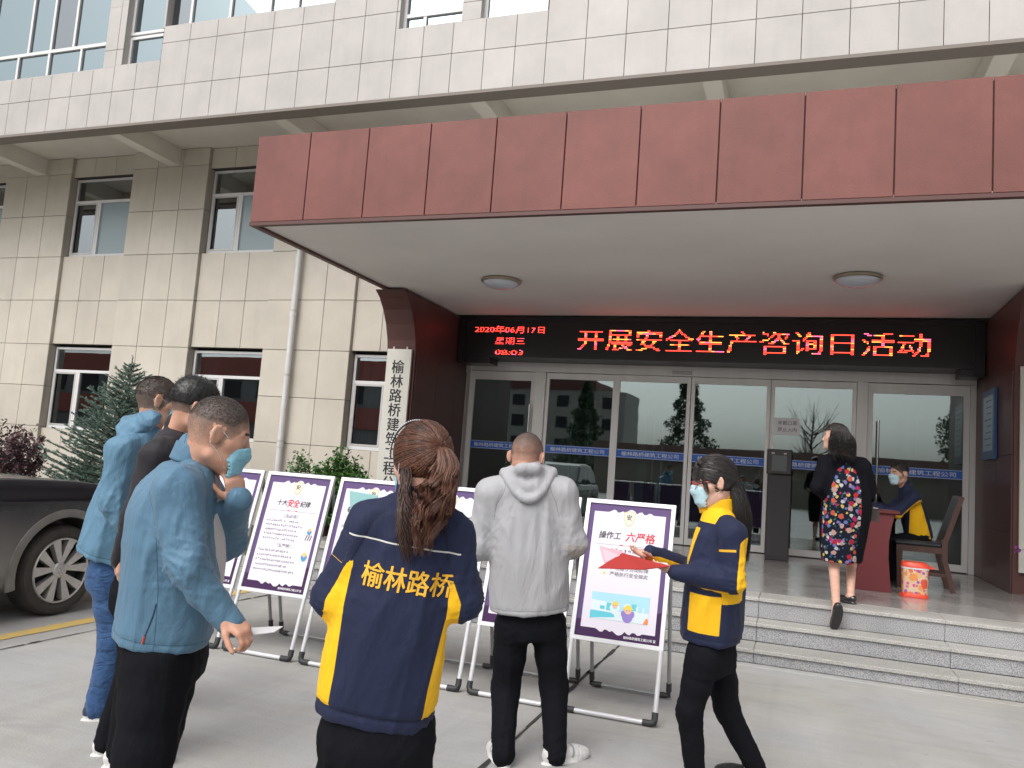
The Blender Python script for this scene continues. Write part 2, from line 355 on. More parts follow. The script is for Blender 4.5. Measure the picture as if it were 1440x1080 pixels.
while y < 9.6:
    e = lambda: rr.uniform(-.006, .006)
    yl.add([(-5.36+e(), y, .0048), (-5.22+e(), y, .0048), (-5.22+e(), y+.4, .0048), (-5.36+e(), y+.4, .0048)], [(0, 1, 2, 3)]); y += .4
tag(yl.build('painted_line', m_yel), kind='structure')

# ================================================================== PORCH AND STEPS
porch_r = empty('porch', (-1.6, 7.6, 0)); tag(porch_r, kind='structure')
pc = M(); pc.box(-5.40, 5.0, 7.83, 24, -.01, .425); pc.box(-5.40, 5.0, 7.55, 7.83, -.01, .247); pc.box(-5.40, 5.0, 7.20, 7.55, -.01, .089)
pc.build('core', m_grout, porch_r)
def step(z0, z1, yf, yb, lip):
    x = -5.40; k = 0
    while x < 4.99:
        L = min([1.5, 1.9, 1.7][k % 3], 5.0-x); k += 1
        panel('riser_slab', x+.0015, x+L-.0015, yf, yf+.045, z0+.001, z1-.0305, m_gran, porch_r, .002)
        link('tread_slab', slab_mesh(L-.003, yb-(yf-lip)-.002, .029, m_gran_top, .005, 'z'), porch_r, (x+L/2, (yf-lip+yb)/2, z1-.0145))
        x += L
step(.004, .119, 7.165, 7.505, .022); step(.119, .277, 7.52, 7.795, .022); step(.277, .455, 7.80, 8.19, .02)
y = 8.19; ys2 = []
while y < 12.4: ys2.append(y); y += .80
ys2.append(12.60)
x = -5.40; xs2 = []
while x < 5: xs2.append(x); x += .8
xs2.append(5.0)
for i in range(len(xs2)-1):
    for j in range(len(ys2)-1):
        x0, x1, y0, y1 = xs2[i]+.0012, xs2[i+1]-.0012, ys2[j]+.0012, ys2[j+1]-.0012
        if x0 < -5.4 and y0 > 10.5: continue
        link('floor_slab', slab_mesh(x1-x0, y1-y0, .03, m_porch, .0012, 'z'), porch_r, ((x0+x1)/2, (y0+y1)/2, .440))

# ================================================================== THE BUILDING
office = empty('office_building', (-5, 12, 0), 'beige panelled office building with an overhanging upper storey and a red entrance canopy', 'building')
FY = 12.0
core = M(); wall_lo = M()
rows = [.10, .72, 1.57, 2.38, 3.22, 4.12, 5.02, 5.885, 6.76, 7.10]
bays = [(-17.73-3.44, -16.10-3.46), (-17.73, -16.10), (-14.27, -12.64), (-10.80, -9.14), (-7.35, -5.70)]
pils = [(-23.0, -21.17), (-19.56, -17.73), (-16.10, -14.27), (-12.64, -10.80), (-9.14, -7.35)]
for (a, b) in pils: core.box(a+.02, b-.02, FY+.02, FY+.55, -.02, 7.12)
for (a, b) in bays:
    for z0, z1 in ((-.02, 1.55), (3.24, 5.04), (6.70, 7.12)): core.box(a-.03, b+.03, FY+.09, FY+.55, z0, z1)
core.build('wall_core', m_grout, office)
for (a, b) in pils:
    w = (b-a)/3
    for j in range(len(rows)-1):
        for i in range(3): panel('wall_panel', a+w*i+.004, a+w*(i+1)-.004, FY, FY+.019, rows[j]+.004, rows[j+1]-.004, m_tile_low, office, .004)
        M().box(b-.0195, b-.001, FY+.0215, FY+.26, rows[j]+.004, rows[j+1]-.004).build('reveal_panel', m_reveal, office)
        M().box(a+.001, a+.0195, FY+.0215, FY+.26, rows[j]+.004, rows[j+1]-.004).build('reveal_panel', m_reveal, office)
for (a, b) in bays:
    w = (b-a)/3
    for z0, z1 in ((.10, .72), (.72, 1.548), (3.24, 4.12), (4.12, 5.04), (6.70, 7.10)):
        for i in range(3):
            panel('wall_panel', a+w*i+.004, a+w*(i+1)-.004, FY+.07, FY+.089, z0+.004, z1-.004, m_tile_low, office, .004)
# plain wall behind the canopy and the rest of the facade to the right
pw = M(); pw.box(-5.70, 3.2, FY+.75, FY+.95, 3.9, 7.12); pw.box(3.0, 14, FY+.05, FY+.5, -.02, 7.12); pw.build('plain_wall', m_reveal, office)
for i in range(18):
    for z0, z1 in ((4.9, 5.885), (5.885, 6.76)):
        if z0 > 4 and -5.68+.6*i < 3: panel('wall_panel', -5.68+.6*i+.004, -5.68+.6*(i+1)-.004, FY+.70, FY+.74, z0+.004, z1-.004, m_tile_low, office, .004)

def window(name, x0, x1, y, z0, z1, mull, rails, glass, fw=.045, parent=None, screen=None, curtain=False, panes=None):
    """sliding window: outer frame, mullions (x, z0, z1), rails; panes listed as (x0,x1,z0,z1,glass)"""
    w = empty(name, ((x0+x1)/2, y, z0), parent=parent)
    f = M(); d = .07
    f.box(x0, x0+fw, y-d/2, y+d/2, z0, z1); f.box(x1-fw, x1, y-d/2, y+d/2, z0, z1)
    f.box(x0+fw, x1-fw, y-d/2, y+d/2, z1-fw, z1); f.box(x0+fw, x1-fw, y-d/2, y+d/2, z0, z0+fw)
    for (rx0, rx1, rz) in rails: f.box(rx0, rx1, y-d/2-.004, y+d/2, rz-fw*.6, rz+fw*.6)
    for (mx, mz0, mz1) in mull: f.box(mx-fw*.5, mx+fw*.5, y-d/2-.002, y+d/2-.002, mz0, mz1)
    f.build('frame', m_frame_w, w)
    for (a, b, c, e, gm) in panes: M().box(a, b, y-.003, y+.003, c, e).build('pane', gm, w)
    return w
room = M()
for (a, b) in bays:
    # interior box behind each window: dark room, curtain at one side
    for zf in (1.57, 5.06):
        z1 = zf+1.62
        zr = zf+1.14; mx = a+(b-a)*.40
        w = window('window', a+.022, b-.022, FY+.20, zf, z1, [(mx, zf+.045, zr-.027), (mx+.05, zf+.045, zr-.027)], [(a+.067, b-.067, zr)], None, parent=office,
                   panes=[(a+.067, b-.067, zr+.027, z1-.045, m_glass_low), (a+.067, mx-.0225, zf+.045, zr-.027, m_glass_low), (mx+.0725, b-.067, zf+.045, zr-.027, m_glass_film if zf > 4 else m_glass_low)])
        s = M(); yy = FY+.175
        # sliding sash frame and insect screen on the left light
        s.box(a+.069, a+.100, yy-.016, yy+.005, zf+.047, zr-.029); s.box(mx-.055, mx-.024, yy-.016, yy+.005, zf+.047, zr-.029); s.box(a+.101, mx-.056, yy-.016, yy+.005, zr-.060, zr-.029); s.box(a+.101, mx-.056, yy-.016, yy+.005, zf+.047, zf+.078)
        s.build('sash', m_steel_d, w)
        c = M(); n = 14
        for k in range(n):
            xa = a+.1+.34*k/n; xb = a+.1+.34*(k+1)/n; ya = FY+.36+.03*math.sin(k*1.9); yb = FY+.36+.03*math.sin((k+1)*1.9)
            c.add([(xa, ya, zf+.02), (xb, yb, zf+.02), (xb, yb, z1), (xa, ya, z1)], [(0, 1, 2, 3)])
        c.build('curtain', m_curtain, w)
        M().box(a+.02, b-.02, FY+.16, FY+.24, zf-.0225, zf-.001).build('sill', m_frame_w, w)
    room.box(a-.3, b+.3, FY+3.0, FY+3.05, .3, 7.1); room.box(a-.3, b+.3, FY+.56, FY+3.0, 3.3, 3.5); room.box(a-.35, a-.3, FY+.56, FY+3, .3, 7.1); room.box(b+.3, b+.35, FY+.56, FY+3, .3, 7.1)
room.build('room_shell', mat('room_wall', (.42, .41, .40), .9), office)

# ---- overhanging upper storey
OY = 10.1
cx = [-20.6+.0, -20.1, -19.6, -19.05, -18.5, -17.95, -17.4, -16.85, -16.3, -15.75, -15.24, -14.74, -14.25, -13.76, -13.26, -12.78, -12.29, -11.82, -11.34, -10.85, -10.35, -9.78, -9.227, -8.677, -8.124, -7.575, -7.015, -6.457, -5.91, -5.434, -4.954, -4.446, -3.973, -3.512, -2.945, -2.39, -1.83, -1.275, -.713, -.158, .397, .939, 1.423, 1.894, 2.37, 2.85, 3.4, 3.95, 4.5, 5.05, 5.6]
cz = [6.745, 7.345, 8.11, 8.90, 9.70, 10.5]
wins = [(-17.6, -11.61, 7.80, 9.9), (-11.20, -10.37, 7.82, 9.9), (-10.37, -7.03, 8.41, 9.9), (-5.86, -4.84, 7.83, 9.9), (-4.54, -3.53, 7.83, 9.9), (-1.2, 1.2, 8.9, 9.9)]
def cut(rs, w):
    out = []
    for (a, b, c, d) in rs:
        x0, x1, z0, z1 = max(a, w[0]), min(b, w[1]), max(c, w[2]), min(d, w[3])
        if x0 >= x1-1e-6 or z0 >= z1-1e-6: out.append((a, b, c, d)); continue
        if z0 > c: out.append((a, b, c, z0))
        if z1 < d: out.append((a, b, z1, d))
        if x0 > a: out.append((a, x0, z0, z1))
        if x1 < b: out.append((x1, b, z0, z1))
    return out
cnt = 0
upc = [(cx[0], cx[-1], 6.75, 10.5)]
for w in wins: upc = cut(upc, w)
uc = M()
for (a, b, c, d) in upc: uc.box(a+.0003, b-.0003, OY+.02, OY+.26, c+.0003, d-.0003)
uc.build('upper_wall_core', m_grout, office)
for i in range(len(cx)-1):
    for j in range(len(cz)-1):
        rs = [(cx[i], cx[i+1], cz[j], cz[j+1])]
        for w in wins: rs = cut(rs, w)
        for (a, b, c, d) in rs:
            if b-a < .03 or d-c < .03: continue
            e = lambda lim, v: 0 if any(abs(v-q) < 1e-4 for q in lim) else .0035
            wx = [q for w in wins for q in w[:2]]; wz = [q for w in wins for q in w[2:]]
            panel('wall_panel', a+(.0035 if e(wx, a) else .0), b-(.0035 if e(wx, b) else 0), OY, OY+.019, c+(.0035 if e(wz, c) else 0), d-(.0035 if e(wz, d) else 0), m_tile_up, office, .003); cnt += 1
for (a, b, c, d) in wins:
    rv = M(); rv.box(a-.018, a, OY+.02, OY+.24, c, d); rv.box(b, b+.018, OY+.02, OY+.24, c, d); rv.box(a-.018, b+.018, OY+.001, OY+.24, c-.018, c+.0002); rv.build('window_reveal', m_tile_up, office)
lip = M(); lip.box(cx[0], cx[-1], OY-.012, OY+.26, 6.700, 6.743); lip.build('drip_edge', mat('drip_edge', (.20, .175, .155), .7), office)
sf = M(); sf.box(cx[0], cx[-1], OY+.262, FY+.7, 7.105, 7.25); sf.box(cx[0], cx[-1], OY+.262, OY+.30, 6.746, 7.10); sf.build('soffit', m_soffit, office)
for bx in (-18.55, -15.10, -11.62, -8.14, -4.67, -1.28, 2.15): M().box(bx-.125, bx+.125, OY+.302, FY-.002, 6.775, 7.103).build('beam', m_soffit, office)
WY = OY+.16
def pane_row(x0, x1, ms, z0, z1, gm, special={}):
    e = [x0]+ms+[x1]; out = []
    for k in range(len(e)-1): out.append((e[k]+.022, e[k+1]-.022, z0, z1, special.get(k, gm)))
    return out
gu = m_glass_up; gl = m_glass_low
z_r = 8.33
window('window', -17.6, -11.61, WY, 7.80, 9.9, [(x, 7.845, z_r-.03) for x in (-16.9, -16.1, -15.35, -14.6, -13.84, -13.08, -12.31)] + [(x, z_r+.03, 9.855) for x in (-16.1, -14.6, -13.62, -13.07, -12.52)], [(-17.55, -11.65, z_r)], None, .05, office,
       panes=pane_row(-17.6, -11.61, [-16.9, -16.1, -15.35, -14.6, -13.84, -13.08, -12.31], 7.85, z_r-.03, gu) + pane_row(-17.6, -11.61, [-16.1, -14.6, -13.62, -13.07, -12.52], z_r+.03, 9.85, gu, {4: gl}))
window('window', -11.20, -10.37, WY, 7.82, 8.38, [], [], None, .05, office, panes=[(-11.15, -10.42, 7.87, 8.33, gu)])
window('window', -11.20, -7.03, WY, 8.412, 9.9, [(x, 8.46, 9.85) for x in (-10.47, -9.93, -9.12, -8.33, -7.80)], [], None, .05, office, panes=pane_row(-11.2, -7.03, [-10.47, -9.93, -9.12, -8.33, -7.80], 8.46, 9.85, gu, {1: gl, 4: gl}))
window('window', -5.86, -4.84, WY, 7.83, 9.9, [(-5.5, 7.88, 8.05)], [(-5.81, -4.89, 8.09)], None, .05, office, panes=[(-5.81, -5.52, 7.88, 8.06, gu), (-5.48, -4.89, 7.88, 8.06, gu), (-5.81, -4.89, 8.12, 9.85, gu)])
window('window', -4.54, -3.53, WY, 7.83, 9.9, [], [], None, .05, office, panes=[(-4.49, -3.58, 7.88, 9.85, gu)])
window('window', -1.2, 1.2, WY, 8.9, 9.9, [(0, 8.95, 9.85)], [], None, .05, office, panes=pane_row(-1.2, 1.2, [0], 8.95, 9.85, gu))
ir = M(); ir.box(-17.7, -3.4, 13.6, 13.7, 7.26, 9.95); ir.box(-17.7, 3.4, OY+.262, 13.7, 9.96, 10.0); ir.build('upper_room_shell', mat('upper_room_wall', (.38, .38, .38), .9), office)
cr = M()
for (a, b) in ((-12.45, -12.25), (-10.9, -10.6), (-8.3, -8.2), (-14.5, -14.2)):
    for k in range(8):
        xa = a+(b-a)*k/8; xb = a+(b-a)*(k+1)/8
        cr.add([(xa, WY+.25+.02*math.sin(k*2), 7.9), (xb, WY+.25+.02*math.sin(k*2+2), 7.9), (xb, WY+.25+.02*math.sin(k*2+2), 9.9), (xa, WY+.25+.02*math.sin(k*2), 9.9)], [(0, 1, 2, 3)])
cr.build('upper_curtain', m_curtain, office)
M().box(-30, -23.0, FY, FY+.5, -.02, 10.5).build('far_wall', m_tile_low, office)
M().box(cx[0], cx[-1], OY+.02, 16, 10.51, 10.75).build('roof_slab', m_grout, office)

# ---- canopy
can = empty('canopy', (-1.6, 7.08, 3.87), parent=office)
M().box(-5.70, 4.9, 7.106, 12.12, 3.895, 3.93).build('ceiling', m_ceil, can)
M().box(-5.705, 4.9, 7.102, 12.12, 3.931, 4.845).build('canopy_core', m_grout, can)
M().box(-5.705, 4.9, 7.10, 12.7, 4.846, 4.866).build('canopy_roof', mat('roof_screed', (.45, .44, .42), .9, noise=.2, nscale=1), can)
x = -5.728; k = 0
while x < 4.9:
    w = .677 if k == 0 else .713
    panel('fascia_panel', x+.005, x+w-.005, 7.075, 7.1, 3.902, 4.868, m_red, can, .004); x += w; k += 1
y = 7.08
while y < 12.0:
    M().box(-5.728, -5.706, y+.005, min(12.1, y+.713)-.005, 3.902, 4.868).build('fascia_panel', m_red, can); y += .713
tr = M(); tr.box(-5.732, 4.9, 7.072, 7.135, 3.862, 3.898); tr.box(-5.732, -5.665, 7.136, 12.0, 3.862, 3.894); tr.build('edge_trim', m_redtrim, can)
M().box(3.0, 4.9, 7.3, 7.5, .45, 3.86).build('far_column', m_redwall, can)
# ---- side walls that carry the canopy
prof = [(12.75, -.01), (10.64, -.01), (10.62, 3.0), (10.585, 3.2), (10.50, 3.42), (10.38, 3.62), (10.24, 3.77), (10.10, 3.86), (12.75, 3.86)]
lw = empty('side_wall', (-5.61, 11.6, 0), parent=office); rw = empty('side_wall', (2.53, 11.6, .0), parent=office)
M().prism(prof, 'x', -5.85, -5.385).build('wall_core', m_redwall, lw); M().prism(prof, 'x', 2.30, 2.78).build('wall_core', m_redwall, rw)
for (z0, z1) in ((.458, 1.13), (1.13, 2.02), (2.02, 2.99)):
    for (y0, y1) in ((10.66, 11.4), (11.4, 12.11), (12.11, 12.66)):
        for (px0, px1, pp) in ((-5.384, -5.37, lw), (2.285, 2.299, rw)):
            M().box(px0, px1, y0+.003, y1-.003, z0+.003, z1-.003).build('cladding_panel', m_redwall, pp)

# ---- entrance front of glass and steel
ent = empty('entrance_front', (-1.6, 12.73, .455), parent=office); DY = 12.73
fr = M(); fr.box(-5.37, 2.285, DY-.075, DY+.06, 3.052, 3.20); fr.box(-5.37, -5.345, DY-.05, DY+.05, .455, 3.05); fr.box(2.215, 2.285, DY-.06, DY+.05, .455, 3.05)
fr.box(-4.175, -3.995, DY-.062, DY+.05, .455, 3.05); fr.box(.757, .900, DY-.062, DY+.05, .455, 3.05)
fr.build('frame', m_steel, ent)
panes = [(-5.345, -4.177, 'l'), (-3.993, -2.805, ''), (-2.803, -1.625, ''), (-1.618, -.44, 'c'), (-.438, .755, ''), (.902, 2.213, 'r')]
for i, (a, b, t) in enumerate(panes):
    yy = DY + (.0 if i in (0, 1, 4, 5) else -.03); sw = .058 if i in (1, 2, 3, 4) else .075
    lf = empty('door_leaf', ((a+b)/2, yy, .47), parent=ent)
    s = M(); s.box(a+.002, a+sw, yy-.025, yy+.025, .468, 3.044); s.box(b-sw, b-.002, yy-.025, yy+.025, .468, 3.044)
    s.box(a+sw, b-sw, yy-.024, yy+.024, 2.945 if i not in (0, 5) else 2.90, 3.044); s.box(a+sw, b-sw, yy-.024, yy+.024, .468, .565)
    # leaf pieces are the second level under the building, so they hang on the entrance front
    s.build('door_frame', m_steel, ent)
    M().box(a+sw, b-sw, yy-.004, yy+.004, .565, 2.945 if i not in (0, 5) else 2.90).build('pane', m_glass_door, ent)
    bpy.data.objects.remove(lf)
    z0, z1 = 1.728, 1.862
    st = M(); st.box(a+sw+.001, b-sw-.001, yy-.0075, yy-.0045, z0, z1); st.build('safety_stripe', m_blue, ent)
    ln = M(); ln.box(a+sw+.001, b-sw-.001, yy-.0085, yy-.0078, z0+.006, z0+.012); ln.box(a+sw+.001, b-sw-.001, yy-.0085, yy-.0078, z1-.012, z1-.006)
    put_text(ln, '榆林路桥建筑工程公司', ((a+b)/2, yy-.009, (z0+z1)/2), (1, 0, 0), (0, 0, 1), .068, .012, 1, fit=(b-a)*.76)
    ln.build('lettering', mat('stripe_lettering', (.70, .75, .85), .5), ent, fix=False)
M().box(-5.37, 2.285, DY-.02, DY+.3, 3.202, 3.87).build('transom_panel', m_steel_d, ent)
sn = M(); sn.box(-1.92, -1.62, DY-.105, DY-.077, 3.075, 3.125, .006); sn.build('door_sensor', m_steel_d, ent)
hd = M()
def pull(mb, x, y, z0, z1):
    mb.tube([(x, y-.075, z0), (x, y-.075, z1)], .017, 10)
    for z in (z0+.14, z1-.14): mb.tube([(x, y-.075, z), (x, y, z)], .011, 8)
for (x, y, z0, z1) in ((1.045, DY-.025, 1.20, 2.50), (-4.235, DY-.025, 1.20, 2.50)):
    h = M(); pull(h, x, y, z0, z1); h.build('pull_handle', mat('polished_steel', (.75, .75, .75), .15, 1.0), ent, smooth=True)
# lobby seen through the glass
lob = empty('lobby', (-1.6, 18, .455), parent=office)
lm = M(); lm.box(-8.2, 6.2, 12.62, 24, .40, .452); lm.build('lobby_floor', mat('lobby_floor', (.28, .27, .26), .2), lob)
lm = M(); lm.box(-8.3, -8.2, 12.8, 24, .45, 3.8); lm.box(6.2, 6.3, 12.8, 24, .45, 3.8); lm.box(-8.3, 6.3, 24, 24.1, .45, 3.8); lm.box(-8.3, -5.36, 12.75, 12.8, .3, 3.9); lm.box(2.35, 6.3, 12.76, 12.8, .3, 3.9); lm.build('lobby_wall', mat('lobby_wall', (.42, .45, .44), .7), lob)
lm = M(); lm.box(-8.3, 6.3, 13.05, 24.1, 3.55, 3.6); lm.build('lobby_ceiling', mat('lobby_ceiling', (.6, .62, .62), .8), lob)
m_col = mat('lobby_column', (.34, .36, .33), .35)
for (x, y) in ((-3.85, 15.3), (-2.82, 15.3), (-.1, 16.5), (1.75, 15.3), (-6.2, 17.0)): M().box(x-.09, x+.09, y-.09, y+.09, .455, 3.55).build('lobby_post', m_col, lob)
hd = M()
for x in (-4.10, -3.76, -2.52, -2.36, -.62): pull(hd, x, 14.9, 1.2, 2.42)
hd.build('inner_pull_handle', m_steel, lob)
lm = M(); lm.box(-2.2, -.8, 17.5, 18.3, .455, 1.6); lm.box(-2.3, -.7, 17.4, 18.4, 1.6, 1.65); lm.build('reception_counter', mat('counter_wood', (.09, .05, .035), .35), lob)
rr = random.Random(5); bk = M(); x = -.78
while x < .1:
    w = rr.uniform(.03, .05); bk.box(x, x+w*.9, 16.0, 16.2, 1.58, 1.58+rr.uniform(.22, .30)); x += w
bk.build('row_of_binders', mat('binder', (.35, .12, .08), .6), lob)
M().box(-.8, .12, 15.95, 16.25, 1.30, 1.578).build('book_shelf', mat('shelf_wood', (.12, .08, .06), .5), lob)

# ---- drainpipe
dp = M(); dp.tube([(-8.49, 11.90, z) for z in (.02, 2, 4, 6.0, 7.10)], .052, 14); dpo = dp.build('drainpipe', m_pvc, office, smooth=True)
for z in (.9, 1.607, 2.767, 3.906, 5.2, 6.3):
    b = M(); b.tube([(-8.49, 11.90, z-.018), (-8.49, 11.90, z+.018)], .058, 14); b.box(-8.50, -8.48, 11.95, 12.0, z-.01, z+.01); b.build('pipe_clip', m_steel_d, dpo)
    if z in (1.607, 3.906): M().tube([(-8.49, 11.90, z-.10), (-8.49, 11.90, z-.02)], .060, 14).build('pipe_socket', m_pvc, dpo)
# ================================================================== LED DISPLAY
led = empty('led_display', (-1.55, 12.12, 3.203), 'wide black LED display with a red scrolling message above the glass doors', 'display')
lb = M(); lb.box(-5.365, 2.280, 12.135, 12.60, 3.204, 3.862); lb.build('screen', mat('led_black', (.012, .010, .011), .35), led)
lb = M(); lb.box(-5.365, 2.28, 12.105, 12.134, 3.80, 3.862); lb.box(-5.365, -5.25, 12.105, 12.134, 3.13, 3.799); lb.box(2.165, 2.28, 12.105, 12.134, 3.13, 3.799); lb.box(-5.249, 2.164, 12.105, 12.134, 3.204, 3.23)
lb.box(-5.365, -4.80, 12.136, 12.5, 3.10, 3.203); lb.box(1.99, 2.28, 12.136, 12.5, 3.10, 3.203); lb.build('housing', mat('led_housing', (.014, .014, .017), .3), led)
def led_dots(name, s, x0, x1, z0, z1, nx, ny, bold, seed, cols, strength):
    G = raster(s, nx, ny, bold); r2 = random.Random(seed); mb = M()
    dx, dz = (x1-x0)/nx, (z1-z0)/ny
    for j in range(ny):
        for i in range(nx):
            if not G[j, i]: continue
            cx_, cz_ = x0+(i+.5)*dx, z0+(j+.5)*dz; w, h = dx*.44, dz*.27
            # scan bands: rows drift between red and amber as on a multiplexed sign
            t = math.sin(j*1.15+i*.11+seed)+.5*math.sin(i*.37+j*.6); mb.cur = 0 if t < .35 else (1 if t < 1.0 else 2)
            y = 12.1335
            mb.add([(cx_-w, y, cz_-h), (cx_+w, y, cz_-h), (cx_+w, y, cz_+h), (cx_-w, y, cz_+h)], [(0, 1, 2, 3)])
    o = mb.build(name, cols, led, fix=False); tag(o, kind='stuff'); return o
e_r = mat('led_red', (.02, 0, 0), .5, emit=(1.0, .05, .03), estr=3.4); e_o = mat('led_amber', (.02, 0, 0), .5, emit=(1.0, .30, .05), estr=3.0); e_y = mat('led_pink', (.02, 0, 0), .5, emit=(1.0, .10, .22), estr=3.0)
led_dots('message', '开展安全生产咨询日活动', -3.34, 1.63, 3.335, 3.70, 11*22, 16, .004, 1, [e_r, e_o, e_y], 3)
led_dots('date_line', '2020年06月17日', -5.10, -3.90, 3.60, 3.725, 76, 9, .012, 2, [e_r, e_r, e_y], 3)
led_dots('weekday_line', '星期三', -4.73, -4.22, 3.41, 3.54, 40, 14, .0, 4, [e_r, e_r, e_y], 3)
led_dots('time_line', '08:03', -4.72, -4.24, 3.235, 3.345, 30, 8, .016, 5, [e_r, e_r, e_y], 3)

# ================================================================== NAME BOARDS
m_board = mat('board_paint', (.60, .585, .53), .5, noise=.06, nscale=5)
nb = empty('name_board', (-5.62, 10.6, .75), 'tall white name board with black characters on the left canopy pillar', 'sign', 'vertical name boards on the canopy pillars')
M().box(-5.82, -5.42, 10.56, 10.598, .78, 3.065, .004).build('board', m_board, nb)
t = M()
for i, ch in enumerate('榆林路桥建筑工程公司'): put_text(t, ch, (-5.62, 10.5585, 2.80-.213*i), (1, 0, 0), (0, 0, 1), .195, .022, 2)
t.build('lettering', m_ink, nb, fix=False)
t = M()
for x in (-5.72, -5.50): t.tube([(x, 10.57, 3.06), (x, 10.57, 3.10)], .012, 8)
t.build('hook', m_steel, nb)
nb2 = empty('name_board', (2.54, 10.6, .6), 'white board on the right canopy pillar at the right edge of the picture', 'sign', 'vertical name boards on the canopy pillars')
M().box(2.345, 2.745, 10.56, 10.598, .70, 3.03, .004).build('board', m_board, nb2)

# ================================================================== CEILING LAMPS
m_lampg = mat('lamp_glass', (.62, .66, .74), .25, coat=.4); m_gold = mat('lamp_ring', (.42, .36, .27), .35, .6)
for (x, lab) in ((-3.78, 'round white ceiling lamp under the canopy, left one nearer the date display'), (.55, 'round white ceiling lamp under the canopy, right one above the woman in the floral dress')):
    l = empty('ceiling_lamp', (x, 9.74, 3.893), lab, 'lamp', 'dome lamps under the canopy')
    M().lathe((x, 9.74, 3.893), [(.0, 0), (.245, 0), (.262, -.012), (.262, -.035), (.248, -.045), (.235, -.045)], 36).build('ring', m_gold, l, smooth=True)
    M().lathe((x, 9.74, 3.893), [(.236, -.043), (.225, -.065), (.19, -.09), (.14, -.108), (.08, -.118), (.0, -.122)], 36).build('shade', m_lampg, l, smooth=True)

# ================================================================== PLAQUE, NOTICE, KIOSK
pq = empty('information_plaque', (2.28, 11.8, 2.0), 'blue and white information plaque on the dark red side wall', 'sign')
M().box(2.245, 2.282, 11.37, 12.06, 1.99, 2.88, .004).build('plaque_board', mat('plaque_blue', (.03, .10, .26), .3), pq)
q = M(); rr = random.Random(9); q.box(2.2425, 2.2445, 11.45, 11.98, 2.10, 2.80); q.build('printed_face', mat('plaque_face', (.40, .55, .66), .3), pq)
q = M()
for k in range(8):
    z = 2.74-.08*k; q.box(2.2405, 2.242, 11.50, 11.50+rr.uniform(.25, .42), z-.016, z)
q.build('printed_rows', mat('plaque_rows', (.10, .20, .38), .4), pq)
no = empty('paper_notice', (-.19, 12.70, 2.23), 'white paper notice taped to the glass door above the dark kiosk', 'notice')
M().box(-.372, -.012, 12.7125, 12.7145, 2.225, 2.478).build('sheet', mat('bright_paper', (.9, .9, .92), .7), no)
t = M(); put_text(t, '未戴口罩', (-.19, 12.711, 2.405), (1, 0, 0), (0, 0, 1), .062, 0, 2, fit=.27); put_text(t, '禁止入内', (-.19, 12.711, 2.305), (1, 0, 0), (0, 0, 1), .062, 0, 2, fit=.27)
t.build('lettering', mat('faded_ink', (.12, .12, .16), .6), no, fix=False)
ki = empty('entrance_kiosk', (-.24, 11.8, .455), 'dark grey free-standing entry kiosk with a small screen in front of the glass doors', 'kiosk')
m_ki = mat('kiosk_metal', (.06, .058, .06), .6, spec=.25)
M().box(-.405, -.095, 11.78, 11.98, .457, 1.62, .008).build('pillar', m_ki, ki)
M().box(-.425, -.095, 11.74, 11.86, 1.622, 1.965, .012).build('head', mat('kiosk_head', (.03, .025, .025), .35), ki)
M().box(-.36, -.16, 11.730, 11.739, 1.665, 1.885, .002).build('screen', mat('kiosk_screen', (.10, .11, .115), .25), ki)
q = M()
for x in (-.345, -.185): q.box(x-.02, x+.02, 11.731, 11.739, 1.90, 1.918)
q.build('light', mat('kiosk_light', (.5, .45, .4), .4), ki)
q = M(); q.box(-.385, -.115, 11.772, 11.779, .50, 1.0); q.build('service_hatch', m_ki, ki)

# ================================================================== DESK, CHAIR, BIN
dk = empty('reception_desk', (.77, 10.0, .455), 'dark red desk with curved sides standing on the porch beside the seated man', 'desk')
m_desk = mat('desk_red', (.15, .022, .026), .5, noise=.08, nscale=3)
def curve_profile():
    L = [(.575, .457), (.60, .62), (.655, .80), (.70, .98), (.715, 1.12), (.70, 1.262)]; R = [(.955, 1.262), (.925, 1.12), (.905, .98), (.905, .80), (.92, .62), (.938, .457)]
    return L+R
dm = M(); dm.prism(curve_profile(), 'y', 9.35, 9.39); dm.build('end_panel', m_desk, dk)
dm = M(); dm.prism([(x*.96+.03, z) for x, z in curve_profile()], 'y', 9.392, 10.74); dm.build('body', m_desk, dk)
M().prism(curve_profile(), 'y', 10.742, 10.78).build('end_panel', m_desk, dk)
M().box(.55, 1.0, 9.31, 10.82, 1.264, 1.296, .006).build('desk_top', mat('desk_top', (.14, .022, .024), .3), dk)
dp_ = M(); dp_.obox((.80, 10.15, 1.300), (1, 0, 0), (0, 1, 0), (0, 0, 1), .105, .15, .0035); tag(dp_.build('register_sheet', m_white), 'white paper sheet lying on the dark red desk under the seated man\'s arm', 'paper')

ch = empty('wooden_chair', (1.3, 10.18, .455), 'dark brown wooden chair with a black leather back, under the seated man', 'chair')
m_wood = mat('chair_wood', (.075, .032, .024), .35, noise=.25, nscale=12, warp=(1, 1, .2)); m_leather = mat('chair_leather', (.022, .024, .03), .4, bump=.2, bscale=40)
for y in (9.99, 10.40):
    q = M(); q.prism([(1.055, .457), (1.10, .457), (1.105, .90), (1.04, .90)], 'y', y-.02, y+.02); q.build('leg', m_wood, ch)
    q = M(); q.prism([(1.585, .457), (1.632, .457), (1.545, .80), (1.545, .98), (1.70, 1.485), (1.655, 1.50), (1.49, .98), (1.49, .80)], 'y', y-.021, y+.021); q.build('rear_leg', m_wood, ch)
q = M(); q.box(1.04, 1.50, 9.975, 10.015, .86, .925); q.box(1.04, 1.50, 10.375, 10.415, .86, .925); q.box(1.05, 1.09, 10.016, 10.374, .86, .925); q.build('seat_frame', m_wood, ch)
q = M()
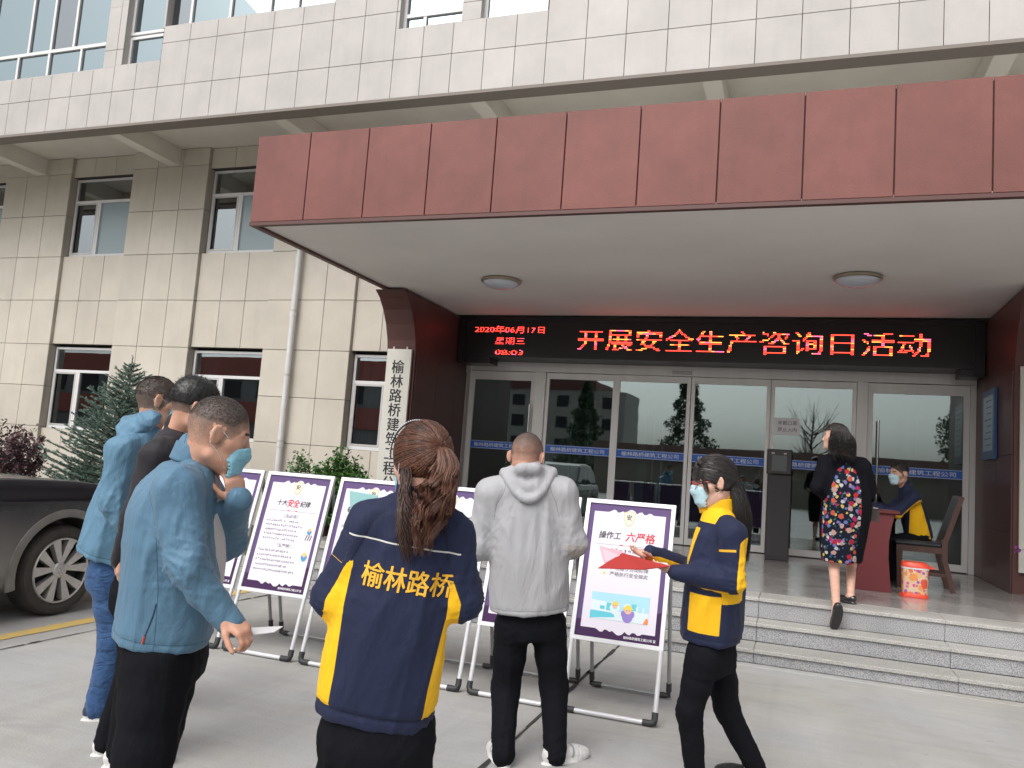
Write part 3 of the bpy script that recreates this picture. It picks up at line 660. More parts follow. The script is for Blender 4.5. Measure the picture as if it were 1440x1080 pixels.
for y in (9.99, 10.40): q.box(1.10, 1.545, y-.011, y+.011, .615, .645)
q.build('stretcher', m_wood, ch)
M().box(1.02, 1.49, 9.96, 10.43, .926, .978, .018).build('seat', m_leather, ch, smooth=True)
q = M(); q.obox((1.595, 10.195, 1.24), np.array((.955, 0, -.297)), (0, 1, 0), np.array((.297, 0, .955)), .022, .184, .235); q.build('backrest', m_leather, ch)
q = M(); q.obox((1.672, 10.195, 1.475), np.array((.955, 0, -.297)), (0, 1, 0), np.array((.297, 0, .955)), .024, .184, .022); q.build('top_rail', m_wood, ch)

def floral_mat(name, base, cols, scale, th, seed=0, leaf=None):
    m = mat(name, base, .55); b = m.node_tree.nodes['Principled BSDF']
    tc = N(m, 'ShaderNodeTexCoord')
    def layer(prev, sc, thr, ramp, off, irregular=.35):
        mp = N(m, 'ShaderNodeMapping'); mp.inputs['Location'].default_value = (off, off*1.7, off*.6); LK(m, tc.outputs['Object'], mp.inputs[0])
        v = N(m, 'ShaderNodeTexVoronoi', Scale=sc, Randomness=.9); LK(m, mp.outputs[0], v.inputs[0])
        n = N(m, 'ShaderNodeTexNoise', Scale=sc*3.2, Detail=2.0); LK(m, mp.outputs[0], n.inputs[0])
        a = N(m, 'ShaderNodeMath'); a.operation = 'MULTIPLY_ADD'; a.inputs[1].default_value = irregular; LK(m, n.outputs[0], a.inputs[0]); LK(m, v.outputs['Distance'], a.inputs[2])
        lt = N(m, 'ShaderNodeMath'); lt.operation = 'LESS_THAN'; lt.inputs[1].default_value = thr+irregular*.5; LK(m, a.outputs[0], lt.inputs[0])
        sp = N(m, 'ShaderNodeSeparateColor'); LK(m, v.outputs['Color'], sp.inputs[0])
        cr_ = N(m, 'ShaderNodeValToRGB'); cr_.color_ramp.interpolation = 'CONSTANT'
        for i, c in enumerate(ramp):
            if i < 2: e = cr_.color_ramp.elements[i]; e.position = i/len(ramp)
            else: e = cr_.color_ramp.elements.new(i/len(ramp))
            e.color = (*c, 1)
        LK(m, sp.outputs[0], cr_.inputs[0])
        # darker heart of each flower
        mx = N(m, 'ShaderNodeMix'); mx.data_type = 'RGBA'; LK(m, lt.outputs[0], mx.inputs['Factor'])
        if prev is None: mx.inputs[6].default_value = (*base, 1)
        else: LK(m, prev, mx.inputs[6])
        LK(m, cr_.outputs[0], mx.inputs[7]); return mx.outputs[2]
    out = None
    for (sc, thr, ramp, off) in cols: out = layer(out, sc, thr, ramp, off)
    LK(m, out, b.inputs['Base Color']); return m
m_binf = floral_mat('bin_print', (.70, .52, .36), [(13, .42, [(.75, .45, .2), (.75, .6, .35)], 3), (13, .52, [(.72, .09, .05), (.75, .16, .05), (.78, .30, .08), (.60, .06, .05)], 0), (18, .27, [(.35, .08, .45), (.70, .1, .3)], 7)], 1, 1)
m_orange = mat('bin_orange', (.80, .075, .035), .35)
bn = empty('waste_bin', (1.14, 9.24, .455), 'small orange waste bin printed with flowers, on the porch by the chair', 'bin')
def rrect(cx_, cy_, hx, hy, n=28, p=3.2):
    return [(cx_+hx*math.copysign(abs(math.cos(t))**(2/p), math.cos(t)), cy_+hy*math.copysign(abs(math.sin(t))**(2/p), math.sin(t))) for t in [2*math.pi*k/n for k in range(n)]]
def rings(mb, secs):
    n = len(secs[0][0]); vs = []; fs = []
    for (poly, z) in secs: vs += [(p[0], p[1], z) for p in poly]
    for i in range(len(secs)-1):
        for k in range(n): fs.append((i*n+k, i*n+(k+1) % n, (i+1)*n+(k+1) % n, (i+1)*n+k))
    fs += [tuple(range(n-1, -1, -1)), tuple(range((len(secs)-1)*n, len(secs)*n))]
    return mb.add(vs, fs)
q = M(); rings(q, [(rrect(1.14, 9.24, .118, .10), .492), (rrect(1.14, 9.24, .124, .104), .735)]); q.build('bucket', m_binf, bn, smooth=True)
q = M(); rings(q, [(rrect(1.14, 9.24, .127, .107), .457), (rrect(1.14, 9.24, .127, .107), .475), (rrect(1.14, 9.24, .119, .101), .493)]); q.build('base_rim', m_orange, bn, smooth=True)
q = M(); rings(q, [(rrect(1.14, 9.24, .127, .107), .736), (rrect(1.14, 9.24, .129, .109), .752)]); q.build('white_rim', m_white, bn)
q = M(); rings(q, [(rrect(1.14, 9.24, .131, .111), .753), (rrect(1.14, 9.24, .130, .110), .775), (rrect(1.125, 9.24, .112, .095), .80), (rrect(1.12, 9.24, .08, .07), .806)]); q.box(1.262, 1.315, 9.21, 9.27, .745, .768, .004); q.build('lid', m_orange, bn, smooth=True)
q = M(); q.box(1.0, 1.03, 9.20, 9.28, .462, .480, .004); q.build('pedal', m_orange, bn)

# ================================================================== POSTER STANDS
m_alu = mat('white_aluminium', (.66, .66, .68), .35, .15); m_alug = mat('grey_aluminium', (.36, .37, .37), .45, .3); m_corner = mat('black_corner', (.035, .035, .038), .55)
m_pur = mat('poster_purple', (.115, .075, .18), .7, spec=.2); m_purd = mat('poster_dark_purple', (.055, .022, .075), .7, spec=.2); m_pap = mat('poster_paper', (.70, .665, .74), .7, spec=.2)
m_goldp = mat('poster_gold', (.52, .45, .30), .45); m_redink = mat('poster_red', (.55, .02, .03), .5)
m_greyink = mat('poster_grey_ink', (.14, .14, .15), .5)
HH = 1.345; LN = np.array([0, .36, 1.296]); LN = LN/np.linalg.norm(LN); NRM = np.array([0, -LN[2], LN[1]])
def stand(cx_, label, kind):
    r2 = random.Random(int(abs(cx_)*100)); W = .59
    s = empty('poster_stand', (cx_, 5.2, 0), label, 'poster stand', 'poster stands in a row before the steps')
    def P(u, v, n=0.0): return np.array([cx_+u, 4.985, .0])+LN*v+NRM*n
    f = M()
    for sx in (-1, 1): f.tube([P(sx*(W/2-.014), .05), P(sx*(W/2-.014), .44)], .0145, 10)
    f.tube([P(-W/2+.06, .020), P(W/2-.06, .020)], .0145, 10); f.build('front_leg_frame', m_alu, s, smooth=True)
    for sx in (-1, 1):
        c = M(); c.tube([P(sx*(W/2-.014), .085), P(sx*(W/2-.014), .045), P(sx*(W/2-.018), .026), P(sx*(W/2-.036), .020), P(sx*(W/2-.085), .020)], [.020, .020, .021, .020, .020], 10); c.build('corner_foot', m_corner, s, smooth=True)
    fr_ = M(); v0, v1 = .435, HH; u = W/2; d = NRM*.011
    U = np.array([1., 0, 0])
    for (a, b) in ((v0, v0+.026), (v1-.026, v1)): fr_.obox(P(0, (a+b)/2), U, NRM, LN, u, .012, (b-a)/2)
    for sx in (-1, 1): fr_.obox(P(sx*(u-.013), (v0+v1)/2), U, NRM, LN, .013, .012, (v1-v0)/2-.0262)
    fr_.build('poster_frame', m_alu, s)
    rl = M(); top = P(0, HH-.05)+np.array([0, .03, 0]); ft = np.array([cx_, 5.66, .022])
    for sx in (-1, 1): rl.tube([top+U*sx*(u-.03), ft+U*sx*(u-.03)+np.array([0, 0, .03])], .013, 8)
    rl.tube([ft+U*-(u-.10), ft+U*(u-.10)], .012, 8); rl.build('rear_leg_frame', m_alug, s, smooth=True)
    for sx in (-1, 1):
        c = M(); b = ft+U*sx*(u-.03); c.tube([b+np.array([0, -.012, .085]), b+np.array([0, 0, .03]), b+np.array([0, 0, .004]), b-U*sx*.03, b-U*sx*.07], [.018, .019, .020, .019, .018], 8); c.build('corner_foot', m_corner, s, smooth=True)
    # the poster: sheet, white field with scalloped ends, crest, print
    po = M(); po.obox(P(0, (v0+v1)/2, -.004), U, NRM, LN, u-.027, .006, (v1-v0)/2-.027); po = po.build('poster', m_pur, s)
    a0, a1, b0, b1 = -(u-.027), u-.027, v0+.028, v1-.028
    def flat(mb, pts, lv): n = len(mb.v); mb.v += [tuple(P(x, y, .002+.0006*lv)) for x, y in pts]; mb.f.append(tuple(range(n, n+len(pts)))); mb.mi.append(mb.cur)
    q = M(); flat(q, [(a0, b0), (a1, b0), (a1, b0+.20)] + [(a1-(a1-a0)*k/8, b0+.20-.012*math.sin(k*1.4)-.11*k/8*(1 if k < 8 else 1)) for k in range(1, 8)] + [(a0, b0+.10)], .4); q.build('dark_band', m_purd, po, fix=False)
    x0, x1 = a0+.032, a1-.032
    def scal(x0, x1, y, up, n=30):
        pts = []
        for k in range(n+1):
            t = k/n; x = x0+(x1-x0)*t; bump = 0
            for (c, w, h) in ((.28, .10, .018), (.40, .07, .012), (.52, .13, .026), (.66, .08, .016), (.78, .07, .012)):
                e = 1-((t-c)/w*2)**2
                if e > 0: bump = max(bump, h*math.sqrt(e))
            pts.append((x, y+up*bump))
        return pts
    q = M(); top_ = scal(x0, x1, b1-.052, 1); bot_ = scal(x0, x1, b0+.055, -1)
    flat(q, bot_+top_[::-1], 1); q.build('white_field', m_pap, po, fix=False)
    q = M(); yc = b1-.075; flat(q, [(0, yc-.068), (-.026, yc-.048), (-.038, yc-.01), (-.040, yc+.030), (-.014, yc+.036), (0, yc+.042), (.014, yc+.036), (.040, yc+.030), (.038, yc-.01), (.026, yc-.048)], 2); q.build('crest', m_goldp, po, fix=False)
    q = M(); flat(q, [(0, yc-.058), (-.022, yc-.042), (-.032, yc-.008), (-.033, yc+.024), (0, yc+.033), (.033, yc+.024), (.032, yc-.008), (.022, yc-.042)], 3); q.build('crest_field', mat('crest_pale', (.66, .62, .50), .5), po, fix=False)
    ink = M(); red = M(); grey = M(); col = M(); colm = [mat('print_sky', (.35, .62, .72), .5), mat('print_yellow', (.75, .55, .08), .5), mat('print_blue', (.06, .26, .48), .5), mat('print_skin', (.75, .45, .32), .5), mat('print_violet', (.25, .18, .50), .5), mat('print_pale', (.62, .72, .76), .5), mat('print_teal', (.10, .50, .60), .5), mat('print_orange', (.75, .22, .06), .5)]
    def T(mb, st, x, y, h, bold=0, fit=None, center=True, lv=4, shear=0): put_text(mb, st, P(x, y, .002+.0006*lv), U, LN, h, bold, 1, fit, center, shear)
    T(ink, '安', 0, yc-.004, .036, .02)
    def mumble(x, y, n, h):
        """a line of print too small to read: short upright and level strokes"""
        for k in range(n):
            cx2 = x+k*h*1.08
            if r2.random() < .06: continue
            for z in range(3):
                t = r2.uniform(-.38, .38)*h
                if r2.random() < .5: flat(grey, [(cx2-h*.36, y+t), (cx2+h*.36, y+t), (cx2+h*.36, y+t+h*.14), (cx2-h*.36, y+t+h*.14)], 4)
                else: flat(grey, [(cx2+t, y-h*.42), (cx2+t+h*.13, y-h*.42), (cx2+t+h*.13, y+h*.42), (cx2+t, y+h*.42)], 4)
    ty = b1-.205
    flat(grey, [(x0+.02, ty-.062), (x1-.02, ty-.062), (x1-.02, ty-.0605), (x0+.02, ty-.0605)], 4)
    for k in (-1, 1): flat(red, [(k*.02, ty-.058), (k*.035, ty-.055), (k*.05, ty-.060), (k*.03, ty-.062)], 5)
    def worker(cx2, cy2, s2, suit=2):
        def disc(x, y, rx, ry, c, lv, a=0, b=2*math.pi): col.cur = c; flat(col, [(cx2+(x+rx*math.cos(a+(b-a)*k/14))*s2, cy2+(y+ry*math.sin(a+(b-a)*k/14))*s2) for k in range(15 if b-a < 6 else 14)], lv)
        disc(0, -.30, .34, .34, suit, 5); disc(-.30, -.12, .13, .2, suit, 5.4); disc(.30, -.12, .13, .2, suit, 5.4); disc(0, .12, .24, .24, 3, 6); disc(0, .18, .27, .26, 1, 7, 0, math.pi); disc(0, .18, .36, .05, 1, 7.5)
        for sx in (-1, 1): disc(sx*.09, .08, .025, .04, 2, 8)
    if kind == 'b6':
        T(ink, '操作工', -.115, ty, .048, .018, .145, shear=.15); T(red, '六严格', .085, ty, .062, .025, .19, shear=.15)
        for k, st in enumerate(('严格执行操作规程', '严格遵守劳动纪律', '严格执行安全规定')):
            T(grey, st, .035, b1-.375-.038*k, .027, .008, .245)
            col.cur = 1; cyy = b1-.375-.038*k; flat(col, [(-.125+.008*math.cos(a), cyy+.008*math.sin(a)) for a in np.linspace(0, 2*math.pi, 9)[:-1]], 4)
        mumble(-.09, b1-.300, 8, .026); mumble(-.09, b1-.338, 8, .026)
        px0, px1, py0, py1 = -.185, .185, b0+.115, b0+.28
        col.cur = 5; flat(col, [(px0, py0), (px1, py0), (px1, py1), (px0, py1)], 4)
        col.cur = 0; flat(col, [(px0, py1-.05), (px1, py1-.07), (px1, py1), (px0, py1)], 4.5)
        col.cur = 6; flat(col, [(px0, py0), (px0+.16, py0+.02), (px0+.15, py0+.045), (px0, py0+.05)], 4.7)
        for k in range(9):
            bx = px0+.02+k*.04; hh = r2.uniform(.02, .055); col.cur = r2.choice([0, 2, 5, 6]); by = py0+.055+r2.uniform(0, .02)
            flat(col, [(bx, by), (bx+.03, by), (bx+.03, by+hh), (bx, by+hh)], 5+k*.05)
        worker(-.03, py0+.085, .075, 5); worker(.055, py0+.06, .10, 4)
        col.cur = 7; flat(col, [(px1-.03, py0), (px1, py0), (px1, py0+.03), (px1-.012, py0+.04), (px1-.022, py0+.02)], 6)
    elif kind == 'b2':
        T(ink, '十大', -.105, ty, .046, .016, .088, shear=.15); T(red, '安全', -.005, ty, .060, .025, .105, shear=.15); T(ink, '纪律', .098, ty, .046, .016, .088, shear=.15)
        T(grey, '〔五必须〕', 0, b1-.305, .026, .004, .115); T(grey, '〔五严禁〕', 0, b1-.525, .026, .004, .115)
        for k in range(5): mumble(-.195, b1-.345-.034*k, [15, 17, 15, 16, 15][k], .0175)
        for k in range(5): mumble(-.205, b1-.570-.036*k, [14, 16, 18, 15, 19][k], .0175)
        worker(.190, b1-.40, .045); worker(.195, b1-.585, .060)
        for k in range(3): flat(ink, [(.165+.02*k, b1-.47), (.172+.02*k, b1-.47), (.182+.02*k, b1-.43), (.176+.02*k, b1-.43)], 5)
    else:
        t_ = {'b1': ('', '生”'), 'b3': ('机', ''), 'b4': ('', '习'), 'b5': ('', '')}[kind]
        if t_[0]: T(ink, t_[0], -.165, ty, .046, .016, shear=.15)
        if t_[1]: T(red if kind == 'b1' else ink, t_[1], .165, ty, .055, .02, shear=.15)
        for k in range(9): mumble(-.20, b1-.33-.05*k, r2.randint(13, 18), .019)
        if kind == 'b1': worker(.165, b1-.37, .12)
        else:
            col.cur = 5; flat(col, [(-.12, b0+.09), (.12, b0+.09), (.12, b0+.17), (-.12, b0+.17)], 4); worker(0, b0+.13, .08)
    T(mb := M(), '榆林路桥建筑工程公司 宣', a1-.125, b0+.022, .017, .02, .20, lv=2); mb.build('imprint', m_white, po, fix=False)
    for nm, mb_, mm in (('black_print', ink, m_ink), ('red_print', red, m_redink), ('small_print', grey, m_greyink), ('picture_print', col, colm)):
        if mb_.v: tag(mb_.build(nm, mm, po, fix=False), kind='stuff')
    return s
stand(-4.215, 'leftmost poster stand, mostly hidden behind the man in the blue jacket', 'b1')
stand(-3.585, 'white poster stand titled with ten safety rules, just right of the blue jacket man', 'b2')
stand(-2.935, 'poster stand half hidden by the left arm of the ponytailed woman', 'b3')
stand(-2.305, 'poster stand almost wholly hidden behind the back of the ponytailed woman', 'b4')
stand(-1.665, 'poster stand hidden behind the man in the light grey jacket', 'b5')
stand(-1.035, 'rightmost poster stand, with a six-rule title and a colour picture', 'b6')

# ================================================================== PLANTING BED AND PLANTS
bed = M(); bed.box(-22, -5.45, 8.55, 11.98, 0.0, .10); bedo = bed.build('planting_bed', mat('soil', (.10, .08, .055), .95, noise=.4, nscale=9)); tag(bedo, kind='structure')
x = -22.0
while x < -5.6: M().box(x+.003, min(x+.8, -5.45)-.003, 8.43, 8.548, .001, .13, .008).build('kerb_stone', m_conc, bedo); x += .8
def rand_unit(r):
    a = r.uniform(0, 2*math.pi); z = r.uniform(-1, 1); k = math.sqrt(1-z*z); return np.array([k*math.cos(a), k*math.sin(a), z])
def leafmat(name, c1, c2, rough=.55):
    m = mat(name, c1, rough); b = m.node_tree.nodes['Principled BSDF']; geo = N(m, 'ShaderNodeNewGeometry')
    r = N(m, 'ShaderNodeValToRGB'); r.color_ramp.elements[0].color = (*c1, 1); r.color_ramp.elements[1].color = (*c2, 1)
    LK(m, geo.outputs['Random Per Island'], r.inputs[0]); LK(m, r.outputs[0], b.inputs['Base Color']); return m
m_need = leafmat('spruce_needles', (.075, .135, .105), (.22, .32, .265)); m_bark = mat('bark', (.09, .06, .045), .9, noise=.4, nscale=20)
def needles_arrays(segs, r, per, L, w=.0022):
    """segs: list of (p0, p1) twigs; needles all round each twig, pointing forward"""
    V = []; F = []
    for (p0, p1) in segs:
        d = p1-p0; ln = np.linalg.norm(d)
        if ln < 1e-4: continue
        d = d/ln; n = max(3, int(per*ln))
        for k in range(n):
            t = r.random(); q = rand_unit(r); q = q-d*np.dot(q, d); q /= (np.linalg.norm(q)+1e-6); u = q*.8+d*.65; u /= np.linalg.norm(u)
            s_ = np.cross(u, rand_unit(r)); s_ /= (np.linalg.norm(s_)+1e-6); b = p0+d*ln*t; l = L*r.uniform(.7, 1.2); i = len(V)
            V += [b-s_*w, b+s_*w, b+u*l]; F.append((i, i+1, i+2))
    return V, F
def spruce(name, x, y, H, R, seed, label, dense=1.0, nl=.026, group=None):
    r = random.Random(seed); t = empty(name, (x, y, .08), label, 'tree', group)
    M().tube([(x, y, .05), (x+.01, y, H*.5), (x, y, H)], [.06, .035, .006], 8).build('trunk', m_bark, t)
    segs = []; wood = M(); z = .25
    while z < H*.985:
        f = 1-(z/H); nb_ = 9 if f > .2 else 6
        for k in range(nb_):
            a = 2*math.pi*(k+r.random()*.8)/nb_+z*3; L = (R*f**.85+.05)*r.uniform(.75, 1.15); up = .25+.55*(1-f)
            p = np.array([x, y, z]); d = np.array([math.cos(a), math.sin(a), up*.6]); n = max(3, int(L/.12)); pts = [p]
            for i in range(n):
                dd = d.copy(); dd[2] = d[2]+.30*(i/n)-.1; p = p+dd/np.linalg.norm(dd)*L/n; pts.append(p)
                if i >= 0:
                    for sgn in (-1, 1):
                        if r.random() < .85*dense:
                            sd = np.cross(dd, [0, 0, 1.]); sd /= np.linalg.norm(sd)+1e-6; tw = dd/np.linalg.norm(dd)*.75+sd*sgn*.8+np.array([0, 0, r.uniform(-.05, .30)]); tw /= np.linalg.norm(tw)
                            l2 = min(.22, L*.42)*(1-.5*i/n)*r.uniform(.6, 1.1); q = p+tw*l2; segs.append((p, q))
                            if l2 > .10:
                                for s3 in (-1, 1):
                                    if r.random() < .7: m_ = p+tw*l2*.5; t3 = tw*.8+np.cross(tw, [0, 0, 1.])*s3*.7; t3 /= np.linalg.norm(t3); segs.append((m_, m_+t3*l2*.45))
            for i in range(len(pts)-1): segs.append((pts[i], pts[i+1]))
            wood.tube(pts, [.010*(1-.8*i/len(pts))+.002 for i in range(len(pts))], 4, cap=False)
        z += .070+.050*f
    segs.append((np.array([x, y, H-.02]), np.array([x, y, H+.12])))
    wood.build('branches', m_bark, t)
    V, F = needles_arrays(segs, r, 460, nl, .0046)
    me = bpy.data.meshes.new('crown'); me.from_pydata([(v[0]-x, v[1]-y, v[2]-.08) for v in V], [], F); me.materials.append(m_need); link('crown', me, t, (x, y, .08)); return len(F)
spruce('spruce_tree', -9.82, 9.75, 2.62, 1.45, 11, 'small blue-green spruce in the bed behind the parked car')
spruce('spruce_tree', -10.7, 9.9, 1.15, .8, 12, 'low spreading spruce at the foot of the taller one, left of it')
def shrub(x, y, z0, H, rx, ry, nst, nleaf, ls, m, seed, label, name='shrub', shape='round', stemc=None, lf=.55):
    r = random.Random(seed); t = empty(name, (x, y, .09), label, 'shrub'); st = M(); V = []; F = []
    tips = []
    for k in range(nst):
        a = r.uniform(0, 2*math.pi); rad = math.sqrt(r.random()); tx, ty_ = x+rx*rad*math.cos(a), y+ry*rad*math.sin(a); tz = z0+H*(r.uniform(.35, 1.0) if shape == 'loose' else math.sqrt(max(0, 1-.75*rad*rad))*r.uniform(.55, 1.03))
        p0 = np.array([x+(tx-x)*.15, y+(ty_-y)*.15, .09]); p2 = np.array([tx, ty_, tz]); p1 = (p0+p2)/2+np.array([r.uniform(-.05, .05), r.uniform(-.05, .05), .08*H]); st.tube([p0, p1, p2], [.008, .005, .002], 4, cap=False); tips.append((p1, p2))
    for k in range(nleaf):
        p1, p2 = tips[r.randrange(len(tips))]; tt = r.random()**.55; c = p1+(p2-p1)*tt+rand_unit(r)*r.uniform(.01, .085); n = rand_unit(r); n[2] = abs(n[2])+.3; n /= np.linalg.norm(n); u = np.cross(n, rand_unit(r)); u /= np.linalg.norm(u)+1e-6; w = np.cross(n, u); l = ls*r.uniform(.6, 1.2); i = len(V)
        V += [c-u*l*.5, c+w*l*lf*.5+n*l*.06, c+u*l*.5, c-w*l*lf*.5+n*l*.06]; F.append((i, i+1, i+2, i+3))
    st.build('stems', m_bark, t); me = bpy.data.meshes.new('foliage'); me.from_pydata([(v[0]-x, v[1]-y, v[2]-.09) for v in V], [], F); me.materials.append(m); link('foliage', me, t, (x, y, .09)); return t
m_plum = leafmat('plum_leaves', (.045, .022, .030), (.16, .085, .095)); m_green = leafmat('glossy_green_leaves', (.025, .075, .018), (.085, .20, .04), .4)
shrub(-11.5, 9.05, .35, 1.22, .78, .5, 110, 6500, .070, m_plum, 21, 'purple-leaved plum shrub with loose upright twigs, behind the bonnet of the car', shape='loose')
shrub(-5.78, 9.45, .25, 1.27, .52, .42, 200, 15000, .062, m_green, 22, 'dense round green shrub at the foot of the left canopy pillar')
shrub(-6.42, 9.55, .2, 1.28, .22, .2, 40, 1500, .066, m_green, 23, 'small loose green shrub left of the dense round one', shape='loose')
fl = empty('flowering_plant', (2.62, 10.25, .455), 'purple flowering pot plant at the right edge of the picture', 'plant')
M().lathe((2.62, 10.25, .457), [(0, 0), (.10, 0), (.14, .25), (.15, .27), (.13, .27), (.12, .24), (0, .24)], 20).build('pot', m_white, fl, smooth=True)
q = M(); rr = random.Random(8); p_ = M()
for k in range(9):
    a = rr.uniform(0, 6.28); tip = np.array([2.62+.22*math.cos(a), 10.25+.18*math.sin(a), rr.uniform(.9, 1.15)]); q.tube([(2.62, 10.25, .69), ((2.62+tip[0])/2, (10.25+tip[1])/2, tip[2]), tip], .003, 4)
    for z in range(12):
        c = tip+rand_unit(rr)*.03; u = rand_unit(rr); v = np.cross(u, rand_unit(rr)); p_.add([c, c+u*.03+v*.01, c+u*.035-v*.012], [(0, 1, 2)])
tip = np.array([2.265, 10.3, .955]); q.tube([(2.62, 10.25, .69), (2.45, 10.27, 1.0), tip], .003, 4)
for z in range(16):
    c = tip+rand_unit(rr)*.018; u = rand_unit(rr); v = np.cross(u, rand_unit(rr)); p_.add([c, c+u*.03+v*.012, c+u*.035-v*.012], [(0, 1, 2)])
q.build('stems', m_green, fl); p_.build('petals', mat('purple_petals', (.38, .04, .42), .5), fl, fix=False)

# ================================================================== ACROSS THE FORECOURT: what the glass mirrors
ob = empty('apartment_block', (-34, -80, 0), 'pale four-storey block across the yard, seen mirrored in the glass doors', 'building')
q = M(); q.box(-52, -22.0, -90, -80, 0, 12.2); q.build('wall', mat('block_wall', (.40, .40, .37), .8), ob)
M().box(-52.4, -26, -90.4, -79.6, 12.2, 13.6).build('roof', mat('block_roof', (.16, .06, .055), .7), ob)
wm = None
for i in range(9):
    for j in range(4):
        x, z = -50.6+3.2*i, 1.2+2.9*j
        M().box(x, x+1.7, -80, -79.93, z, z+1.5).build('window', m_dark, ob)
rb = empty('red_hall', (-60, -30, 0), 'long red-fronted hall across the yard, seen mirrored in the office windows', 'building')
M().box(-100, -30, -42, -30, 0, 8.0).build('wall', mat('hall_wall', (.22, .22, .22), .8), rb)
for z0, z1 in ((7.0, 8.6), (3.4, 5.0)): M().box(-100.2, -29.8, -29.98, -29.6, z0, z1).build('red_band', mat('hall_band', (.34, .10, .08), .7), rb)
for i in range(18): M().box(-98.5+3.8*i, -96.3+3.8*i, -29.99, -29.9, 5.3, 6.7).build('window', m_dark, rb)
gw = empty('boundary_wall', (6, -32, 0), 'low boundary wall with a tiled roof, mirrored in the glass doors', 'wall')
M().box(-14, 30, -32.4, -32, 0, 2.7).build('wall_face', mat('yard_wall', (.30, .26, .22), .8), gw)
q = M(); q.prism([(-33.2, 2.7), (-31.2, 2.7), (-32.2, 3.7)], 'x', -14.2, 30.2); q.build('tiled_roof', mat('roof_tiles', (.10, .045, .035), .8), gw)
def far_tree(x, y, H, R, seed, label, kind):
    r = random.Random(seed); t = empty('conifer' if kind == 'c' else 'tree', (x, y, 0), label, 'tree'); M().tube([(x, y, 0), (x, y, H*.9)], [.22, .05], 8).build('trunk', m_bark, t)
    V = []; F = []
    if kind == 'b':
        q = M()
        for k in range(26):
            a = r.uniform(0, 6.28); z0 = H*r.uniform(.35, .8); e = np.array([x+R*math.cos(a)*r.uniform(.4, 1), y+R*math.sin(a)*r.uniform(.4, 1), z0+H*r.uniform(.12, .4)]); q.tube([(x, y, z0), (x+(e[0]-x)*.5, y+(e[1]-y)*.5, z0+(e[2]-z0)*.35), e], [.07, .04, .012], 4)
            for w in range(3): q.tube([(x+(e[0]-x)*.5, y+(e[1]-y)*.5, z0+(e[2]-z0)*.35), e+rand_unit(r)*.9], [.03, .008], 3)
        q.build('limbs', m_bark, t); return
    for k in range(5200):
        z = r.random()**1.2; rad = R*(1-z)**.9*(.55+.45*r.random())*(1+.25*math.sin(z*40)) if kind == 'c' else R*math.sqrt(max(0, 1-(2*z-1)**2))*(.5+.5*r.random())
        a = r.uniform(0, 6.28); c = np.array([x+rad*math.cos(a), y+rad*math.sin(a), H*(.08+.92*z) if kind == 'c' else H*(.35+.65*z)]); u = rand_unit(r)*.28; v = rand_unit(r)*.28; i = len(V); V += [c, c+u, c+v]; F.append((i, i+1, i+2))
    me = bpy.data.meshes.new('crown'); me.from_pydata([(v[0]-x, v[1]-y, v[2]) for v in V], [], F); me.materials.append(leafmat('far_leaves', (.035, .06, .035), (.09, .14, .07))); link('crown', me, t, (x, y, 0))
far_tree(-9.0, -44, 11.0, 3.0, 31, 'tall dark conifer across the yard, mirrored left of the middle of the doors', 'c')
far_tree(-18.5, -46, 9.5, 2.8, 32, 'shorter conifer across the yard, mirrored in the second glass door', 'c')
far_tree(1.0, -52, 8.2, 2.6, 33, 'bare branching tree behind the boundary wall', 'b')
far_tree(14.0, -50, 9.5, 3.4, 34, 'leafy tree behind the boundary wall, mirrored in the right-hand door', 'l')
far_tree(16.0, -30, 10.5, 3.6, 35, 'large leafy tree at the far end of the boundary wall', 'l')
